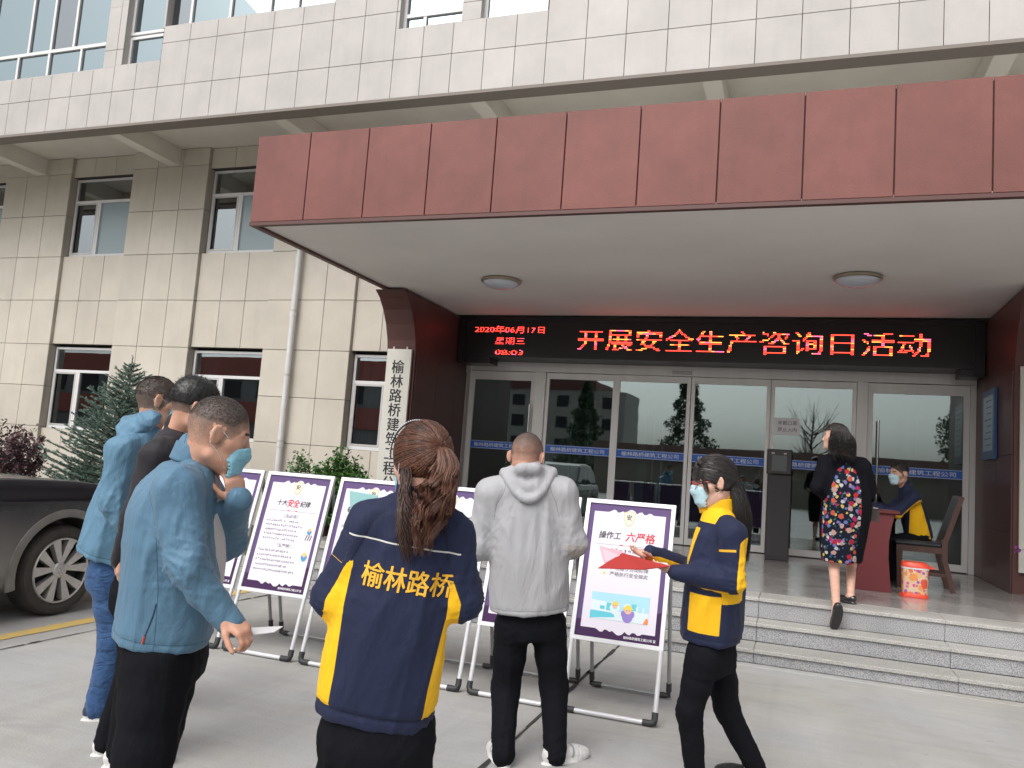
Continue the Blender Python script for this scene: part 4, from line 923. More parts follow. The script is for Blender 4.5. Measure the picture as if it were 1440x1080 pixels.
# ================================================================== SCULPTING ENGINE (distance fields -> one continuous mesh)
def unit(v): v = np.asarray(v, float); return v/(np.linalg.norm(v)+1e-12)
def A3(*p): return np.array(p, float)
class Field:
    def __init__(s, vox): s.ops = []; s.vox = vox
    def add(s, fn, lo, hi, k=.02, mode='u'): s.ops.append((fn, np.array(lo, float), np.array(hi, float), k, mode)); return s
    def cone(s, a, b, ra, rb, k=.02, mode='u'):
        a, b = A3(*a), A3(*b); ab = b-a; L2 = ab@ab+1e-12; R = max(ra, rb)
        def fn(P):
            t = np.clip(((P-a)@ab)/L2, 0, 1); q = P-a-t[..., None]*ab; return np.sqrt((q*q).sum(-1))-(ra+(rb-ra)*t)
        return s.add(fn, np.minimum(a, b)-R, np.maximum(a, b)+R, k, mode)
    def chain(s, pts, rs, k=.02):
        for i in range(len(pts)-1): s.cone(pts[i], pts[i+1], rs[i], rs[i+1], k)
        return s
    def ell(s, c, ax, rad, k=.02, mode='u'):
        c = A3(*c); X = np.array(ax, float); rad = np.array(rad, float)
        def fn(P):
            q = (P-c)@X.T; k0 = np.sqrt(((q/rad)**2).sum(-1)); k1 = np.sqrt(((q/rad**2)**2).sum(-1))+1e-9; return k0*(k0-1)/k1
        e = np.sqrt(((X.T*rad)**2).sum(1)); return s.add(fn, c-e, c+e, k, mode)
    def loft(s, C, R, Fw, a, b, k=.03, n=2.3, cap=.02, mode='u'):
        """C centres along a spine, R/Fw right and forward axes (one or per section), a/b half width and depth"""
        C = np.array(C, float); m = len(C); R = np.array(R, float); Fw = np.array(Fw, float)
        if R.ndim == 1: R = np.tile(R, (m, 1))
        if Fw.ndim == 1: Fw = np.tile(Fw, (m, 1))
        ax = C[-1]-C[0]; L = np.linalg.norm(ax); ax = ax/L; S = (C-C[0])@ax; a = np.array(a, float); b = np.array(b, float)
        # smooth the profile with a finer resample
        sf = np.linspace(S[0], S[-1], 60)
        def sm(v):
            y = np.interp(sf, S, v); w = np.ones(9)/9; yp = np.pad(y, 4, mode='edge'); return np.convolve(yp, w, 'valid')
        tab = [sm(C[:, i]) for i in range(3)]+[sm(R[:, i]) for i in range(3)]+[sm(Fw[:, i]) for i in range(3)]+[sm(a), sm(b)]
        def fn(P):
            t = (P-C[0])@ax; tc = np.clip(t, S[0], S[-1]); g = [np.interp(tc, sf, q) for q in tab]
            c = np.stack(g[0:3], -1); r = np.stack(g[3:6], -1); f = np.stack(g[6:9], -1); aa, bb = g[9], g[10]
            q = P-c; q = q-ax*((q@ax)[..., None]); u = (q*r).sum(-1)/aa; v = (q*f).sum(-1)/bb
            rr_ = (np.abs(u)**n+np.abs(v)**n)**(1/n); d = (rr_-1)*np.minimum(aa, bb)
            dc = np.abs(t-(S[0]+S[-1])/2)-(S[-1]-S[0])/2
            e = np.minimum(np.maximum(d+cap, dc+cap), 0)+np.sqrt(np.maximum(d+cap, 0)**2+np.maximum(dc+cap, 0)**2)-cap
            return e
        m_ = max(a.max(), b.max()); return s.add(fn, C.min(0)-m_, C.max(0)+m_, k, mode)
    def plane(s, p, n, k=.004):
        """cut away the side n points to"""
        p, n = A3(*p), unit(n); s.ops.append((lambda P: (P-p)@n, None, None, k, 'cut')); return s
    def mesh(s, smooth=1):
        h = s.vox; lo = np.min([o[1] for o in s.ops if o[1] is not None and o[4] == 'u'], 0)-3*h-.01; hi = np.max([o[2] for o in s.ops if o[2] is not None and o[4] == 'u'], 0)+3*h+.01
        n = np.ceil((hi-lo)/h).astype(int)+1; F = np.full(n, .5, np.float32); ax = [lo[i]+h*np.arange(n[i]) for i in range(3)]
        for fn, l, u, k, mode in s.ops:
            if mode == 'cut':
                X = np.stack(np.meshgrid(*ax, indexing='ij'), -1).reshape(-1, 3); F = np.maximum(F, fn(X).reshape(n).astype(np.float32)); continue
            pad = k+3*h; i0 = np.maximum(0, np.floor((l-pad-lo)/h).astype(int)); i1 = np.minimum(n, np.ceil((u+pad-lo)/h).astype(int)+1)
            if np.any(i1 <= i0): continue
            P = np.stack(np.meshgrid(*[ax[i][i0[i]:i1[i]] for i in range(3)], indexing='ij'), -1)
            d = fn(P).astype(np.float32); sl = tuple(slice(i0[i], i1[i]) for i in range(3)); f = F[sl]
            if mode == 'u':
                if k > 0: hh = np.clip(.5+.5*(f-d)/k, 0, 1); F[sl] = f*(1-hh)+d*hh-k*hh*(1-hh)
                else: F[sl] = np.minimum(f, d)
            elif mode == 's':
                hh = np.clip(.5-.5*(f+d)/k, 0, 1); F[sl] = f*(1-hh)-d*hh+k*hh*(1-hh)
            elif mode == 'i': F[sl] = np.maximum(f, d)
        return nets(F, lo, h, smooth)
def nets(F, lo, h, smooth=1):
    n = np.array(F.shape); S = F < 0
    C = [(i, j, k) for i in (0, 1) for j in (0, 1) for k in (0, 1)]
    cs = sum(S[i:n[0]-1+i, j:n[1]-1+j, k:n[2]-1+k].astype(np.int8) for i, j, k in C)
    act = (cs > 0) & (cs < 8); idx = np.argwhere(act); vid = np.full(act.shape, -1, np.int64); vid[act] = np.arange(len(idx))
    vals = np.stack([F[idx[:, 0]+i, idx[:, 1]+j, idx[:, 2]+k] for i, j, k in C], 1); acc = np.zeros((len(idx), 3)); cnt = np.zeros(len(idx))
    for a in range(8):
        for b in range(a+1, 8):
            ca, cb = np.array(C[a]), np.array(C[b])
            if np.abs(ca-cb).sum() != 1: continue
            va, vb = vals[:, a], vals[:, b]; m = (va < 0) != (vb < 0); t = np.where(m, va/np.where(m, va-vb, 1), 0)
            acc += np.where(m[:, None], ca+(cb-ca)*t[:, None], 0); cnt += m
    V = lo+h*(idx+acc/cnt[:, None]); Q = []
    for ax in range(3):
        b, c = (ax+1) % 3, (ax+2) % 3
        s0 = [slice(1, None)]*3; s0[ax] = slice(None, -1); s1 = [slice(1, None)]*3; s1[ax] = slice(1, None)
        sl0 = [slice(1, n[i]-1) for i in range(3)]; sl0[ax] = slice(0, n[ax]-1); sl1 = list(sl0); sl1[ax] = slice(1, n[ax])
        A, B = S[tuple(sl0)], S[tuple(sl1)]; e = np.argwhere(A != B); off = np.array([1, 1, 1]); off[ax] = 0; e = e+off; inside = S[e[:, 0], e[:, 1], e[:, 2]]
        def g(db, dc): q = e.copy(); q[:, b] -= db; q[:, c] -= dc; return vid[q[:, 0], q[:, 1], q[:, 2]]
        q = np.stack([g(1, 1), g(0, 1), g(0, 0), g(1, 0)], 1); q[~inside] = q[~inside][:, ::-1]; Q.append(q)
    Q = np.concatenate(Q); Q = Q[(Q >= 0).all(1)]
    for _ in range(smooth):
        acc = np.zeros_like(V); cn = np.zeros(len(V))
        for a in range(4):
            i, j = Q[:, a], Q[:, (a+1) % 4]
            for d in range(3): acc[:, d] += np.bincount(i, V[j, d], len(V))+np.bincount(j, V[i, d], len(V))
            cn += np.bincount(i, minlength=len(V))+np.bincount(j, minlength=len(V))
        V = V*.5+.5*acc/np.maximum(cn, 1)[:, None]
    return V, Q
def vnormals(V, Q):
    a = V[Q[:, 2]]-V[Q[:, 0]]; b = V[Q[:, 3]]-V[Q[:, 1]]; fn = np.cross(a, b); N_ = np.zeros_like(V)
    for k in range(4):
        for d in range(3): N_[:, d] += np.bincount(Q[:, k], fn[:, d], len(V))
    return N_/(np.linalg.norm(N_, axis=1)[:, None]+1e-12)
def npmesh(name, V, Q, mt, parent=None, attrs=None, org=None):
    org = np.array(org if org is not None else (worg(parent) if parent else V.mean(0)), float)
    me = bpy.data.meshes.new(name); me.vertices.add(len(V)); me.vertices.foreach_set('co', (V-org).astype(np.float32).ravel())
    k = Q.shape[1]; me.loops.add(len(Q)*k); me.polygons.add(len(Q)); me.loops.foreach_set('vertex_index', Q.astype(np.int32).ravel())
    me.polygons.foreach_set('loop_start', np.arange(0, len(Q)*k, k, dtype=np.int32)); me.polygons.foreach_set('use_smooth', np.ones(len(Q), bool)); me.update(calc_edges=True)
    for a, v in (attrs or {}).items(): at = me.attributes.new(a, 'FLOAT', 'POINT'); at.data.foreach_set('value', np.asarray(v, np.float32))
    for x in (mt if isinstance(mt, (list, tuple)) else [mt]): me.materials.append(x)
    return link(name, me, parent, Vector(org))
def folds(P, seed, freq, along=None, squash=.35, n=5):
    """cloth creases: ridged waves, drawn out along a direction"""
    r = np.random.RandomState(seed); X = P*freq
    if along is not None: a = unit(along); X = X-a*((X@a)[:, None])*(1-squash)
    out = np.zeros(len(P))
    for i in range(n):
        k = r.normal(size=3); k /= np.linalg.norm(k); k2 = r.normal(size=3)*.8; ph = r.uniform(0, 6.28, 2)
        w = np.sin(X@k*(.8+.5*i)+1.6*np.sin(X@k2*.6+ph[0])+ph[1]); out += ((1-np.abs(w))**2-.35)/(1+.35*i)
    return out/2.0
def attr_mix(m, base_node_out, layers):
    """layers: (attribute, colour); the attribute > 0 picks the colour"""
    out = base_node_out
    for L_ in layers:
        a, c = L_[0], L_[1]
        at = m.node_tree.nodes.new('ShaderNodeAttribute'); at.attribute_name = a
        if len(L_) > 2:   # a line of half width L_[2] where the attribute passes through zero
            ab = N(m, 'ShaderNodeMath'); ab.operation = 'ABSOLUTE'; LK(m, at.outputs['Fac'], ab.inputs[0]); lt = N(m, 'ShaderNodeMath'); lt.operation = 'LESS_THAN'; lt.inputs[1].default_value = L_[2]; LK(m, ab.outputs[0], lt.inputs[0])
            mx = N(m, 'ShaderNodeMix'); mx.data_type = 'RGBA'; LK(m, lt.outputs[0], mx.inputs['Factor']); LK(m, out, mx.inputs[6]); mx.inputs[7].default_value = (*c, 1); out = mx.outputs[2]; continue
        ml = N(m, 'ShaderNodeMapRange'); ml.inputs['From Min'].default_value = -.0006; ml.inputs['From Max'].default_value = .0006; LK(m, at.outputs['Fac'], ml.inputs[0])
        mx = N(m, 'ShaderNodeMix'); mx.data_type = 'RGBA'; LK(m, ml.outputs[0], mx.inputs['Factor']); LK(m, out, mx.inputs[6]); mx.inputs[7].default_value = (*c, 1); out = mx.outputs[2]
    return out
def cloth(name, col, layers=(), rough=.8, var=.12, bump=.35, weave=420, crease=9.0, sheen=.15, stretch=(1, 1, .45), cd=.012):
    m = mat(name, col, rough, sheen=sheen)
    if m.get('done'): return m
    m['done'] = 1; b = m.node_tree.nodes['Principled BSDF']; b.inputs['Specular IOR Level'].default_value = .25
    geo = N(m, 'ShaderNodeNewGeometry'); mp = N(m, 'ShaderNodeMapping'); mp.inputs['Scale'].default_value = stretch; LK(m, geo.outputs['Position'], mp.inputs[0])
    t = N(m, 'ShaderNodeTexNoise', Scale=crease, Detail=5.0, Roughness=.55, Distortion=.8); LK(m, mp.outputs[0], t.inputs[0])
    w = N(m, 'ShaderNodeTexNoise', Scale=float(weave), Detail=1.0); LK(m, geo.outputs['Position'], w.inputs[0])
    r = N(m, 'ShaderNodeValToRGB'); r.color_ramp.elements[0].position = .25; r.color_ramp.elements[1].position = .75; r.color_ramp.elements[0].color = (*[c*(1-var) for c in col], 1); r.color_ramp.elements[1].color = (*[min(1, c*(1+var)) for c in col], 1)
    LK(m, w.outputs[0], r.inputs[0]); LK(m, attr_mix(m, r.outputs[0], layers), b.inputs['Base Color'])
    b1 = N(m, 'ShaderNodeBump', Strength=min(1, bump*1.5), Distance=cd*1.4); LK(m, t.outputs[0], b1.inputs['Height'])
    b2 = N(m, 'ShaderNodeBump', Strength=.25, Distance=.0012); LK(m, w.outputs[0], b2.inputs['Height']); LK(m, b1.outputs[0], b2.inputs['Normal']); LK(m, b2.outputs[0], b.inputs['Normal'])
    return m

# ================================================================== THE PARKED CAR
car = empty('parked_car', (-7.2, 6.18, 0), 'dark dusty SUV parked nose to the building at the left edge of the picture', 'car')
def poly_sdf(P2, poly):
    n = len(poly); d = np.full(P2.shape[:-1], 1e9); s = np.ones(P2.shape[:-1])
    for i in range(n):
        a = np.array(poly[i]); b = np.array(poly[i-1]); e = b-a; w = P2-a; t = np.clip((w@e)/(e@e), 0, 1); q = w-t[..., None]*e; d = np.minimum(d, (q*q).sum(-1))
        c1 = P2[..., 1] >= a[1]; c2 = P2[..., 1] < b[1]; c3 = e[0]*w[..., 1] > e[1]*w[..., 0]; f = (c1 & c2 & c3) | (~c1 & ~c2 & ~c3); s = np.where(f, -s, s)
    return s*np.sqrt(d)
WX, WZ, WR = -5.82, .362, .362; RX = -8.61; YC = 6.20; HWD = .93
def car_field(poly, hw0, tumble, vox, arch=True, k=.06):
    F = Field(vox)
    def fn(P):
        d1 = poly_sdf(P[..., [0, 2]], poly); z = P[..., 2]; x = P[..., 0]
        hw = hw0-np.maximum(0, z-.95)*tumble-.045*np.clip((.42-z)/.3, 0, 1)-.30*np.clip((x+5.45)/.55, 0, 1)**2-.12*np.clip((-9.2-x)/.5, 0, 1)**2+.012*np.exp(-((z-.93)/.03)**2)
        d2 = np.abs(P[..., 1]-YC)-hw; kk = k*.6; h = np.clip(.5+.5*(d1-d2)/kk, 0, 1); return d2*(1-h)+d1*h+kk*h*(1-h)
    xs_ = [p[0] for p in poly]; zs_ = [p[1] for p in poly]; F.add(fn, (min(xs_), YC-hw0, min(zs_)), (max(xs_), YC+hw0, max(zs_)), 0)
    if arch:
        for wx in (WX, RX):
            def f2(P, wx=wx): return np.maximum(np.hypot(P[..., 0]-wx, P[..., 2]-WZ)-.435, np.abs(np.abs(P[..., 1]-YC)-.93)-.34)
            F.add(f2, (wx-.44, YC-1.3, -.1), (wx+.44, YC+1.3, .9), .012, 's')
    return F
lower = [(-9.62, .36), (-9.66, .75), (-9.55, 1.02), (-9.30, 1.08), (-6.75, 1.10), (-6.35, 1.105), (-5.75, 1.085), (-5.25, 1.035), (-5.03, .93), (-4.95, .74), (-4.93, .40), (-5.05, .26), (-9.45, .26)]
cabin = [(-9.55, 1.03), (-9.25, 1.50), (-9.05, 1.62), (-8.6, 1.665), (-8.15, 1.66), (-7.80, 1.61), (-6.98, 1.06)]
def car_paint():
    m = mat('car_paint', (.012, .013, .017), .32, coat=.2); b = m.node_tree.nodes['Principled BSDF']
    geo = N(m, 'ShaderNodeNewGeometry'); sp = N(m, 'ShaderNodeSeparateXYZ'); LK(m, geo.outputs['Position'], sp.inputs[0]); t = N(m, 'ShaderNodeTexNoise', Scale=3.5, Detail=8.0, Roughness=.65); LK(m, geo.outputs['Position'], t.inputs[0])
    a = N(m, 'ShaderNodeMath'); a.operation = 'MULTIPLY_ADD'; a.inputs[1].default_value = -.14; LK(m, t.outputs[0], a.inputs[0]); LK(m, sp.outputs['Z'], a.inputs[2])
    r = N(m, 'ShaderNodeMapRange'); r.inputs['From Min'].default_value = .30; r.inputs['From Max'].default_value = .84; r.inputs['To Min'].default_value = .92; r.inputs['To Max'].default_value = 0.0; LK(m, a.outputs[0], r.inputs[0])
    mx = N(m, 'ShaderNodeMix'); mx.data_type = 'RGBA'; LK(m, r.outputs[0], mx.inputs['Factor']); mx.inputs[6].default_value = (.012, .013, .018, 1); mx.inputs[7].default_value = (.25, .235, .215, 1); LK(m, mx.outputs[2], b.inputs['Base Color'])
    r2 = N(m, 'ShaderNodeMapRange'); r2.inputs['To Min'].default_value = .22; r2.inputs['To Max'].default_value = .75; LK(m, r.outputs[0], r2.inputs[0]); LK(m, r2.outputs[0], b.inputs['Roughness']); return m
m_paint = car_paint(); m_clad = mat('car_cladding', (.20, .19, .175), .65, noise=.3, nscale=7); m_cglass = mat('car_glass', (.02, .024, .027), .06); m_tyre = mat('tyre', (.055, .048, .042), .85, noise=.3, nscale=8, bump=.3, bscale=50); m_alloy = mat('alloy_machined', (.62, .60, .58), .38, .55, noise=.15, nscale=12); m_alloyd = mat('alloy_black', (.03, .028, .028), .5)
V, Q = car_field(lower, HWD, .25, .028).mesh(1); npmesh('body', V, Q, m_paint, car)
V, Q = car_field(cabin, .90, .28, .032, False, .14).mesh(1)
gl_ = np.minimum(V[:, 2]-1.10, 1.575-V[:, 2]); pil_ = np.minimum.reduce([np.abs(V[:, 0]+8.1)-.03, np.abs(V[:, 0]+8.95)-.03])
npmesh('cabin', V, Q, cloth('car_cabin', (.015, .016, .019), [('glass', (.03, .04, .045))], .12, .0, 0, 400, sheen=0), car, {'glass': np.minimum(gl_, pil_)})
for (z, w) in ((.927, .006),):
    q = M(); q.box(-9.3, -6.62, YC-HWD-.012, YC-HWD+.01, z+.035, z+.047); q.build('chrome_strip', mat('chrome', (.7, .7, .7), .15, 1.0), car)
# doors: skins standing slightly proud with a shut line round each
for (x0, x1) in ((-7.74, -6.62), (-8.30, -7.76)):
    q = M(); n = 14
    for k in range(n):
        z0 = .40+.64*k/n; z1 = .40+.64*(k+1)/n
        yo = lambda z: YC-(HWD-max(0, z-.95)*.25-.045*min(1, max(0, (.42-z)/.3))+.012*math.exp(-((z-.93)/.03)**2))-.006
        xs_ = lambda z: x1-.02-.10*max(0, (.62-z)/.25)**1.5
        q.add([(x0, yo(z0), z0), (xs_(z0), yo(z0), z0), (xs_(z1), yo(z1), z1), (x0, yo(z1), z1)], [(0, 1, 2, 3)])
        q.add([(xs_(z0), yo(z0), z0), (xs_(z0), yo(z0)+.02, z0), (xs_(z1), yo(z1)+.02, z1), (xs_(z1), yo(z1), z1)], [(0, 1, 2, 3)])
    d = q.build('door', m_paint, car, smooth=True)
    h = M(); h.tube([(x0+.10, YC-HWD-.035, .90), (x0+.30, YC-HWD-.035, .905)], .013, 8); h.build('handle', m_paint, d)
q = M(); q.box(-8.15, -6.34, YC-HWD-.004, YC-HWD+.06, .25, .385, .02); q.build('sill_cladding', m_clad, car)
for wx in (WX, RX):
    q = M(); n = 26; vs = []; fs = []
    for k in range(n+1):
        a = math.radians(-14)+math.radians(208)*k/n
        for (r_, yy) in ((.432, .03), (.432, -.012), (.462, -.016), (.494, -.010), (.502, .015)): vs.append((wx+r_*math.cos(a), YC-HWD+yy, WZ+r_*math.sin(a)))
    for k in range(n):
        for j in range(4): fs.append((k*5+j, k*5+j+1, (k+1)*5+j+1, (k+1)*5+j))
    q.add(vs, fs); q.build('wheel_arch', m_clad, car, smooth=True)
    for side in (-1, 1):
        yo = YC+side*(HWD-.005); cy = yo-side*.115
        w = empty('wheel', (wx, cy, WZ), parent=car)
        prof = [(.262, -.10), (.275, -.112), (.31, -.120), (.340, -.112), (.357, -.085), (.362, -.05), (.362, .05), (.357, .085), (.340, .112), (.31, .120), (.275, .112), (.262, .10)]
        M().lathe((wx, cy, WZ), prof, 48, 'y').build('tyre', m_tyre, w, smooth=True)
        if side > 0: M().lathe((wx, cy, WZ), [(0, .05), (.262, .05)], 24, 'y').build('rim', m_alloyd, w); continue
        q = M(); q.lathe((wx, cy, WZ), [(.262, -.108), (.250, -.112), (.244, -.100), (.238, -.02), (.0, -.01)], 40, 'y'); q.build('rim', m_alloyd, w, smooth=True)
        q = M()
        q.lathe((wx, cy, WZ), [(.264, -.104), (.258, -.116), (.249, -.114), (.245, -.100)], 40, 'y')
        for k in range(5):
            for sgn in (-1, 1):
                a = math.radians(90+72*k)+sgn*math.radians(17.5); ca, sa = math.cos(a), math.sin(a); a2 = math.radians(90+72*k)+sgn*math.radians(7); u = (ca, sa); tn = (-sa, ca)
                p = lambda r_, t_, y_: (wx+u[0]*r_+tn[0]*t_, cy+y_, WZ+u[1]*r_+tn[1]*t_)
                i0 = -sgn*.012
                q.add([p(.05, i0-.016, -.095), p(.05, i0+.016, -.095), p(.246, .037, -.110), p(.246, -.037, -.110), p(.05, i0-.016, -.05), p(.05, i0+.016, -.05), p(.246, .037, -.05), p(.246, -.037, -.05)], [(0, 1, 2, 3), (0, 4, 5, 1), (1, 5, 6, 2), (3, 2, 6, 7), (0, 3, 7, 4)])
        q.lathe((wx, cy, WZ), [(.066, -.088), (.058, -.100), (.040, -.104), (0, -.104)], 24, 'y'); q.build('spokes', m_alloy, w)
        q = M(); cc = (wx, cy-.1055, WZ)
        q.lathe((wx, cy, WZ), [(.036, -.1045), (.036, -.108), (.031, -.108), (.031, -.1045)], 28, 'y')
        def bar(x0, z0, x1, z1, t=.0032):
            dx, dz = x1-x0, z1-z0; L = math.hypot(dx, dz); nx, nz = -dz/L*t, dx/L*t; y = cy-.1075; q.add([(wx+x0-nx, y, WZ+z0-nz), (wx+x0+nx, y, WZ+z0+nz), (wx+x1+nx, y, WZ+z1+nz), (wx+x1-nx, y, WZ+z1-nz)], [(0, 1, 2, 3)])
        for a, b_ in (((-.012, .029), (0, .004)), ((0, .004), (.012, .029)), ((-.026, .016), (-.013, -.026)), ((-.013, -.026), (0, -.003)), ((0, -.003), (.013, -.026)), ((.013, -.026), (.026, .016))): bar(*a, *b_)
        q.build('hub_emblem', mat('chrome', (.7, .7, .7), .15, 1.0), w)
for sy in (-1, 1):
    y = YC+sy*.62; q = M(); q.tube([(-5.12, y-sy*.22, .80), (-5.02, y, .80), (-5.10, y+sy*.14, .82), (-5.32, y+sy*.235, .84)], .055, 10); q.build('headlight', mat('headlight', (.45, .47, .5), .1, .4), car, smooth=True)
    q = M(); q.box(-7.42, -7.28, YC+sy*.93-.02 if sy > 0 else YC-.93-.20, YC+sy*.93+.20 if sy > 0 else YC-.93+.02, 1.10, 1.24, .03); q.build('wing_mirror', m_paint, car)
q = M(); q.box(-4.955, -4.92, YC-.5, YC+.5, .42, .62, .01); q.build('grille', m_black, car)
q = M()
for z in (.46, .50, .54, .58): q.box(-4.915, -4.905, YC-.48, YC+.48, z, z+.012)
q.build('grille_bar', mat('chrome', (.7, .7, .7), .15, 1.0), car)
q = M(); q.box(-5.35, -4.96, YC-HWD+.02, YC-HWD+.10, .20, .36, .02); q.build('bumper_corner', m_black, car)

car.rotation_euler = (0, 0, math.pi/2); car.location = (-6.53, 3.74, 0)     # parked nose to the building, its flank along the yellow line
# ================================================================== PEOPLE
m_skinbase = {}
def skin(name, col, stub=(.075, .066, .060)):
    m = mat(name, col, .5)
    if m.get('done'): return m
    m['done'] = 1; b = m.node_tree.nodes['Principled BSDF']; b.inputs['Subsurface Weight'].default_value = .08; b.inputs['Subsurface Radius'].default_value = (.01, .004, .002); b.inputs['Specular IOR Level'].default_value = .35
    geo = N(m, 'ShaderNodeNewGeometry'); t = N(m, 'ShaderNodeTexNoise', Scale=22.0, Detail=5.0); LK(m, geo.outputs['Position'], t.inputs[0])
    r = N(m, 'ShaderNodeValToRGB'); r.color_ramp.elements[0].position = .3; r.color_ramp.elements[1].position = .7; r.color_ramp.elements[0].color = (col[0]*.93, col[1]*.82, col[2]*.78, 1); r.color_ramp.elements[1].color = (*[c*1.05 for c in col], 1); LK(m, t.outputs[0], r.inputs[0])
    out = attr_mix(m, r.outputs[0], [('lips', (col[0]*.75, col[1]*.45, col[2]*.45)), ('brow', (.03, .022, .02)), ('eye', (.5, .47, .44)), ('iris', (.012, .010, .010))])
    # cropped hair: stubble whose density follows the hair growth
    at = m.node_tree.nodes.new('ShaderNodeAttribute'); at.attribute_name = 'stubble'
    t2 = N(m, 'ShaderNodeTexNoise', Scale=330.0, Detail=2.0); LK(m, geo.outputs['Position'], t2.inputs[0])
    t3 = N(m, 'ShaderNodeTexNoise', Scale=30.0, Detail=3.0); LK(m, geo.outputs['Position'], t3.inputs[0])
    a = N(m, 'ShaderNodeMath'); a.operation = 'MULTIPLY_ADD'; a.inputs[1].default_value = .9; a.inputs[2].default_value = -.45; LK(m, t2.outputs[0], a.inputs[0])
    a1 = N(m, 'ShaderNodeMath'); a1.operation = 'MULTIPLY_ADD'; a1.inputs[1].default_value = .5; LK(m, t3.outputs[0], a1.inputs[0]); LK(m, a.outputs[0], a1.inputs[2])
    a2 = N(m, 'ShaderNodeMath'); a2.operation = 'ADD'; LK(m, a1.outputs[0], a2.inputs[0]); LK(m, at.outputs['Fac'], a2.inputs[1])
    mr_ = N(m, 'ShaderNodeMapRange'); mr_.inputs['From Min'].default_value = .35; mr_.inputs['From Max'].default_value = 1.15; mr_.inputs['To Max'].default_value = .93; LK(m, a2.outputs[0], mr_.inputs[0])
    g_ = N(m, 'ShaderNodeMath'); g_.operation = 'GREATER_THAN'; g_.inputs[1].default_value = .01; LK(m, at.outputs['Fac'], g_.inputs[0])
    g2 = N(m, 'ShaderNodeMath'); g2.operation = 'MULTIPLY'; LK(m, mr_.outputs[0], g2.inputs[0]); LK(m, g_.outputs[0], g2.inputs[1])
    mx = N(m, 'ShaderNodeMix'); mx.data_type = 'RGBA'; LK(m, g2.outputs[0], mx.inputs['Factor']); LK(m, out, mx.inputs[6]); mx.inputs[7].default_value = (*stub, 1); LK(m, mx.outputs[2], b.inputs['Base Color'])
    b1 = N(m, 'ShaderNodeBump', Strength=.2, Distance=.002); LK(m, t2.outputs[0], b1.inputs['Height']); LK(m, b1.outputs[0], b.inputs['Normal']); return m
SK_M = skin('skin_tan', (.56, .34, .245)); SK_W = skin('skin_light', (.62, .40, .31)); SK_D = skin('skin_ruddy', (.55, .32, .23))
m_hair = mat('black_hair', (.012, .010, .010), .42, spec=.5); m_hairb = leafmat('brown_hair', (.045, .018, .012), (.19, .075, .04), .42); m_hairk = leafmat('dark_hair', (.008, .007, .007), (.030, .024, .022), .42)
m_maskb = cloth('mask_blue', (.24, .50, .62), (), .8, .03, .3, 300, 30, sheen=0); m_maskl = cloth('mask_pale', (.45, .64, .70), (), .8, .03, .3, 300, 30, sheen=0); m_loop = mat('mask_loop', (.7, .7, .7), .6)

class Head:
    def __init__(s, c, f, u, k=1.0):
        s.c = A3(*c); s.f = unit(f); u = np.array(u, float); s.u = unit(u-s.f*(u@s.f)); s.r = np.cross(s.f, s.u); s.k = k
    def p(s, f, r, u): return s.c+s.k*(s.f*f+s.r*r+s.u*u)
    def loc(s, P): q = (P-s.c)/s.k; return q@s.f, q@s.r, q@s.u
    def ax(s): return np.array([s.f, s.r, s.u])
def head_prims(F, H, neck, jaw=1.0, fat=0.0, nose=1.0, ears=True):
    k = H.k; ax = H.ax()
    F.ell(H.p(-.012, 0, .030), ax, np.array([.097, .078, .092])*k, .02)
    F.ell(H.p(.030, 0, -.035), ax, np.array([.062, .060+fat*.4, .078])*k, .035*k)
    F.ell(H.p(.046, 0, -.078), ax, np.array([.046, (.040+fat)*jaw, .036])*k, .03*k)
    F.cone(H.p(.085, 0, -.107), H.p(.080, 0, -.100), .014*k, .016*k, .022*k)
    for s_ in (-1, 1):
        F.cone(H.p(.055, s_*.042, -.02), H.p(.035, s_*.055, -.02), .020*k, .020*k, .02*k)
        F.cone(H.p(.078, s_*.012, .024), H.p(.066, s_*.045, .022), .012*k, .010*k, .014*k)
        F.cone(H.p(-.01, s_*(.050+fat*.7), -.072), H.p(.05, s_*.030, -.100), .016*k, .012*k, .03*k)
        F.ell(H.p(.098, s_*.031, .002), ax, np.array([.018, .018, .012])*k, .010*k, 's')
        F.ell(H.p(.073, s_*.031, .001), ax, np.array([.0135, .016, .0105])*k, .003*k)
    F.cone(H.p(.086, 0, .016), H.p(.104, 0, -.026), .008*k, .0105*k*nose, .010*k)
    F.ell(H.p(.103, 0, -.030), ax, np.array([.012, .013, .010])*k*nose, .006*k)
    for s_ in (-1, 1): F.ell(H.p(.094, s_*.012, -.034), ax, np.array([.011, .008, .008])*k, .005*k)
    F.ell(H.p(.088, 0, -.060), ax, np.array([.011, .022, .0060])*k, .005*k); F.ell(H.p(.086, 0, -.071), ax, np.array([.011, .019, .0065])*k, .004*k)
    for s_ in ((-1, 1) if ears else ()):
        er = unit(H.f*.55+H.r*s_*.84); eu = unit(H.u*.97-H.f*.2); ef = np.cross(eu, er)
        F.ell(H.p(-.014, s_*.087, -.006), np.array([ef, er, eu]), np.array([.021, .0085, .034])*k, .008*k)
        F.ell(H.p(-.008, s_*.096, -.002), np.array([ef, er, eu]), np.array([.011, .006, .020])*k, .005*k, 's')
    F.cone(H.p(-.025, 0, -.045), neck, (.050+fat*.5)*k, .058*k, .03*k)
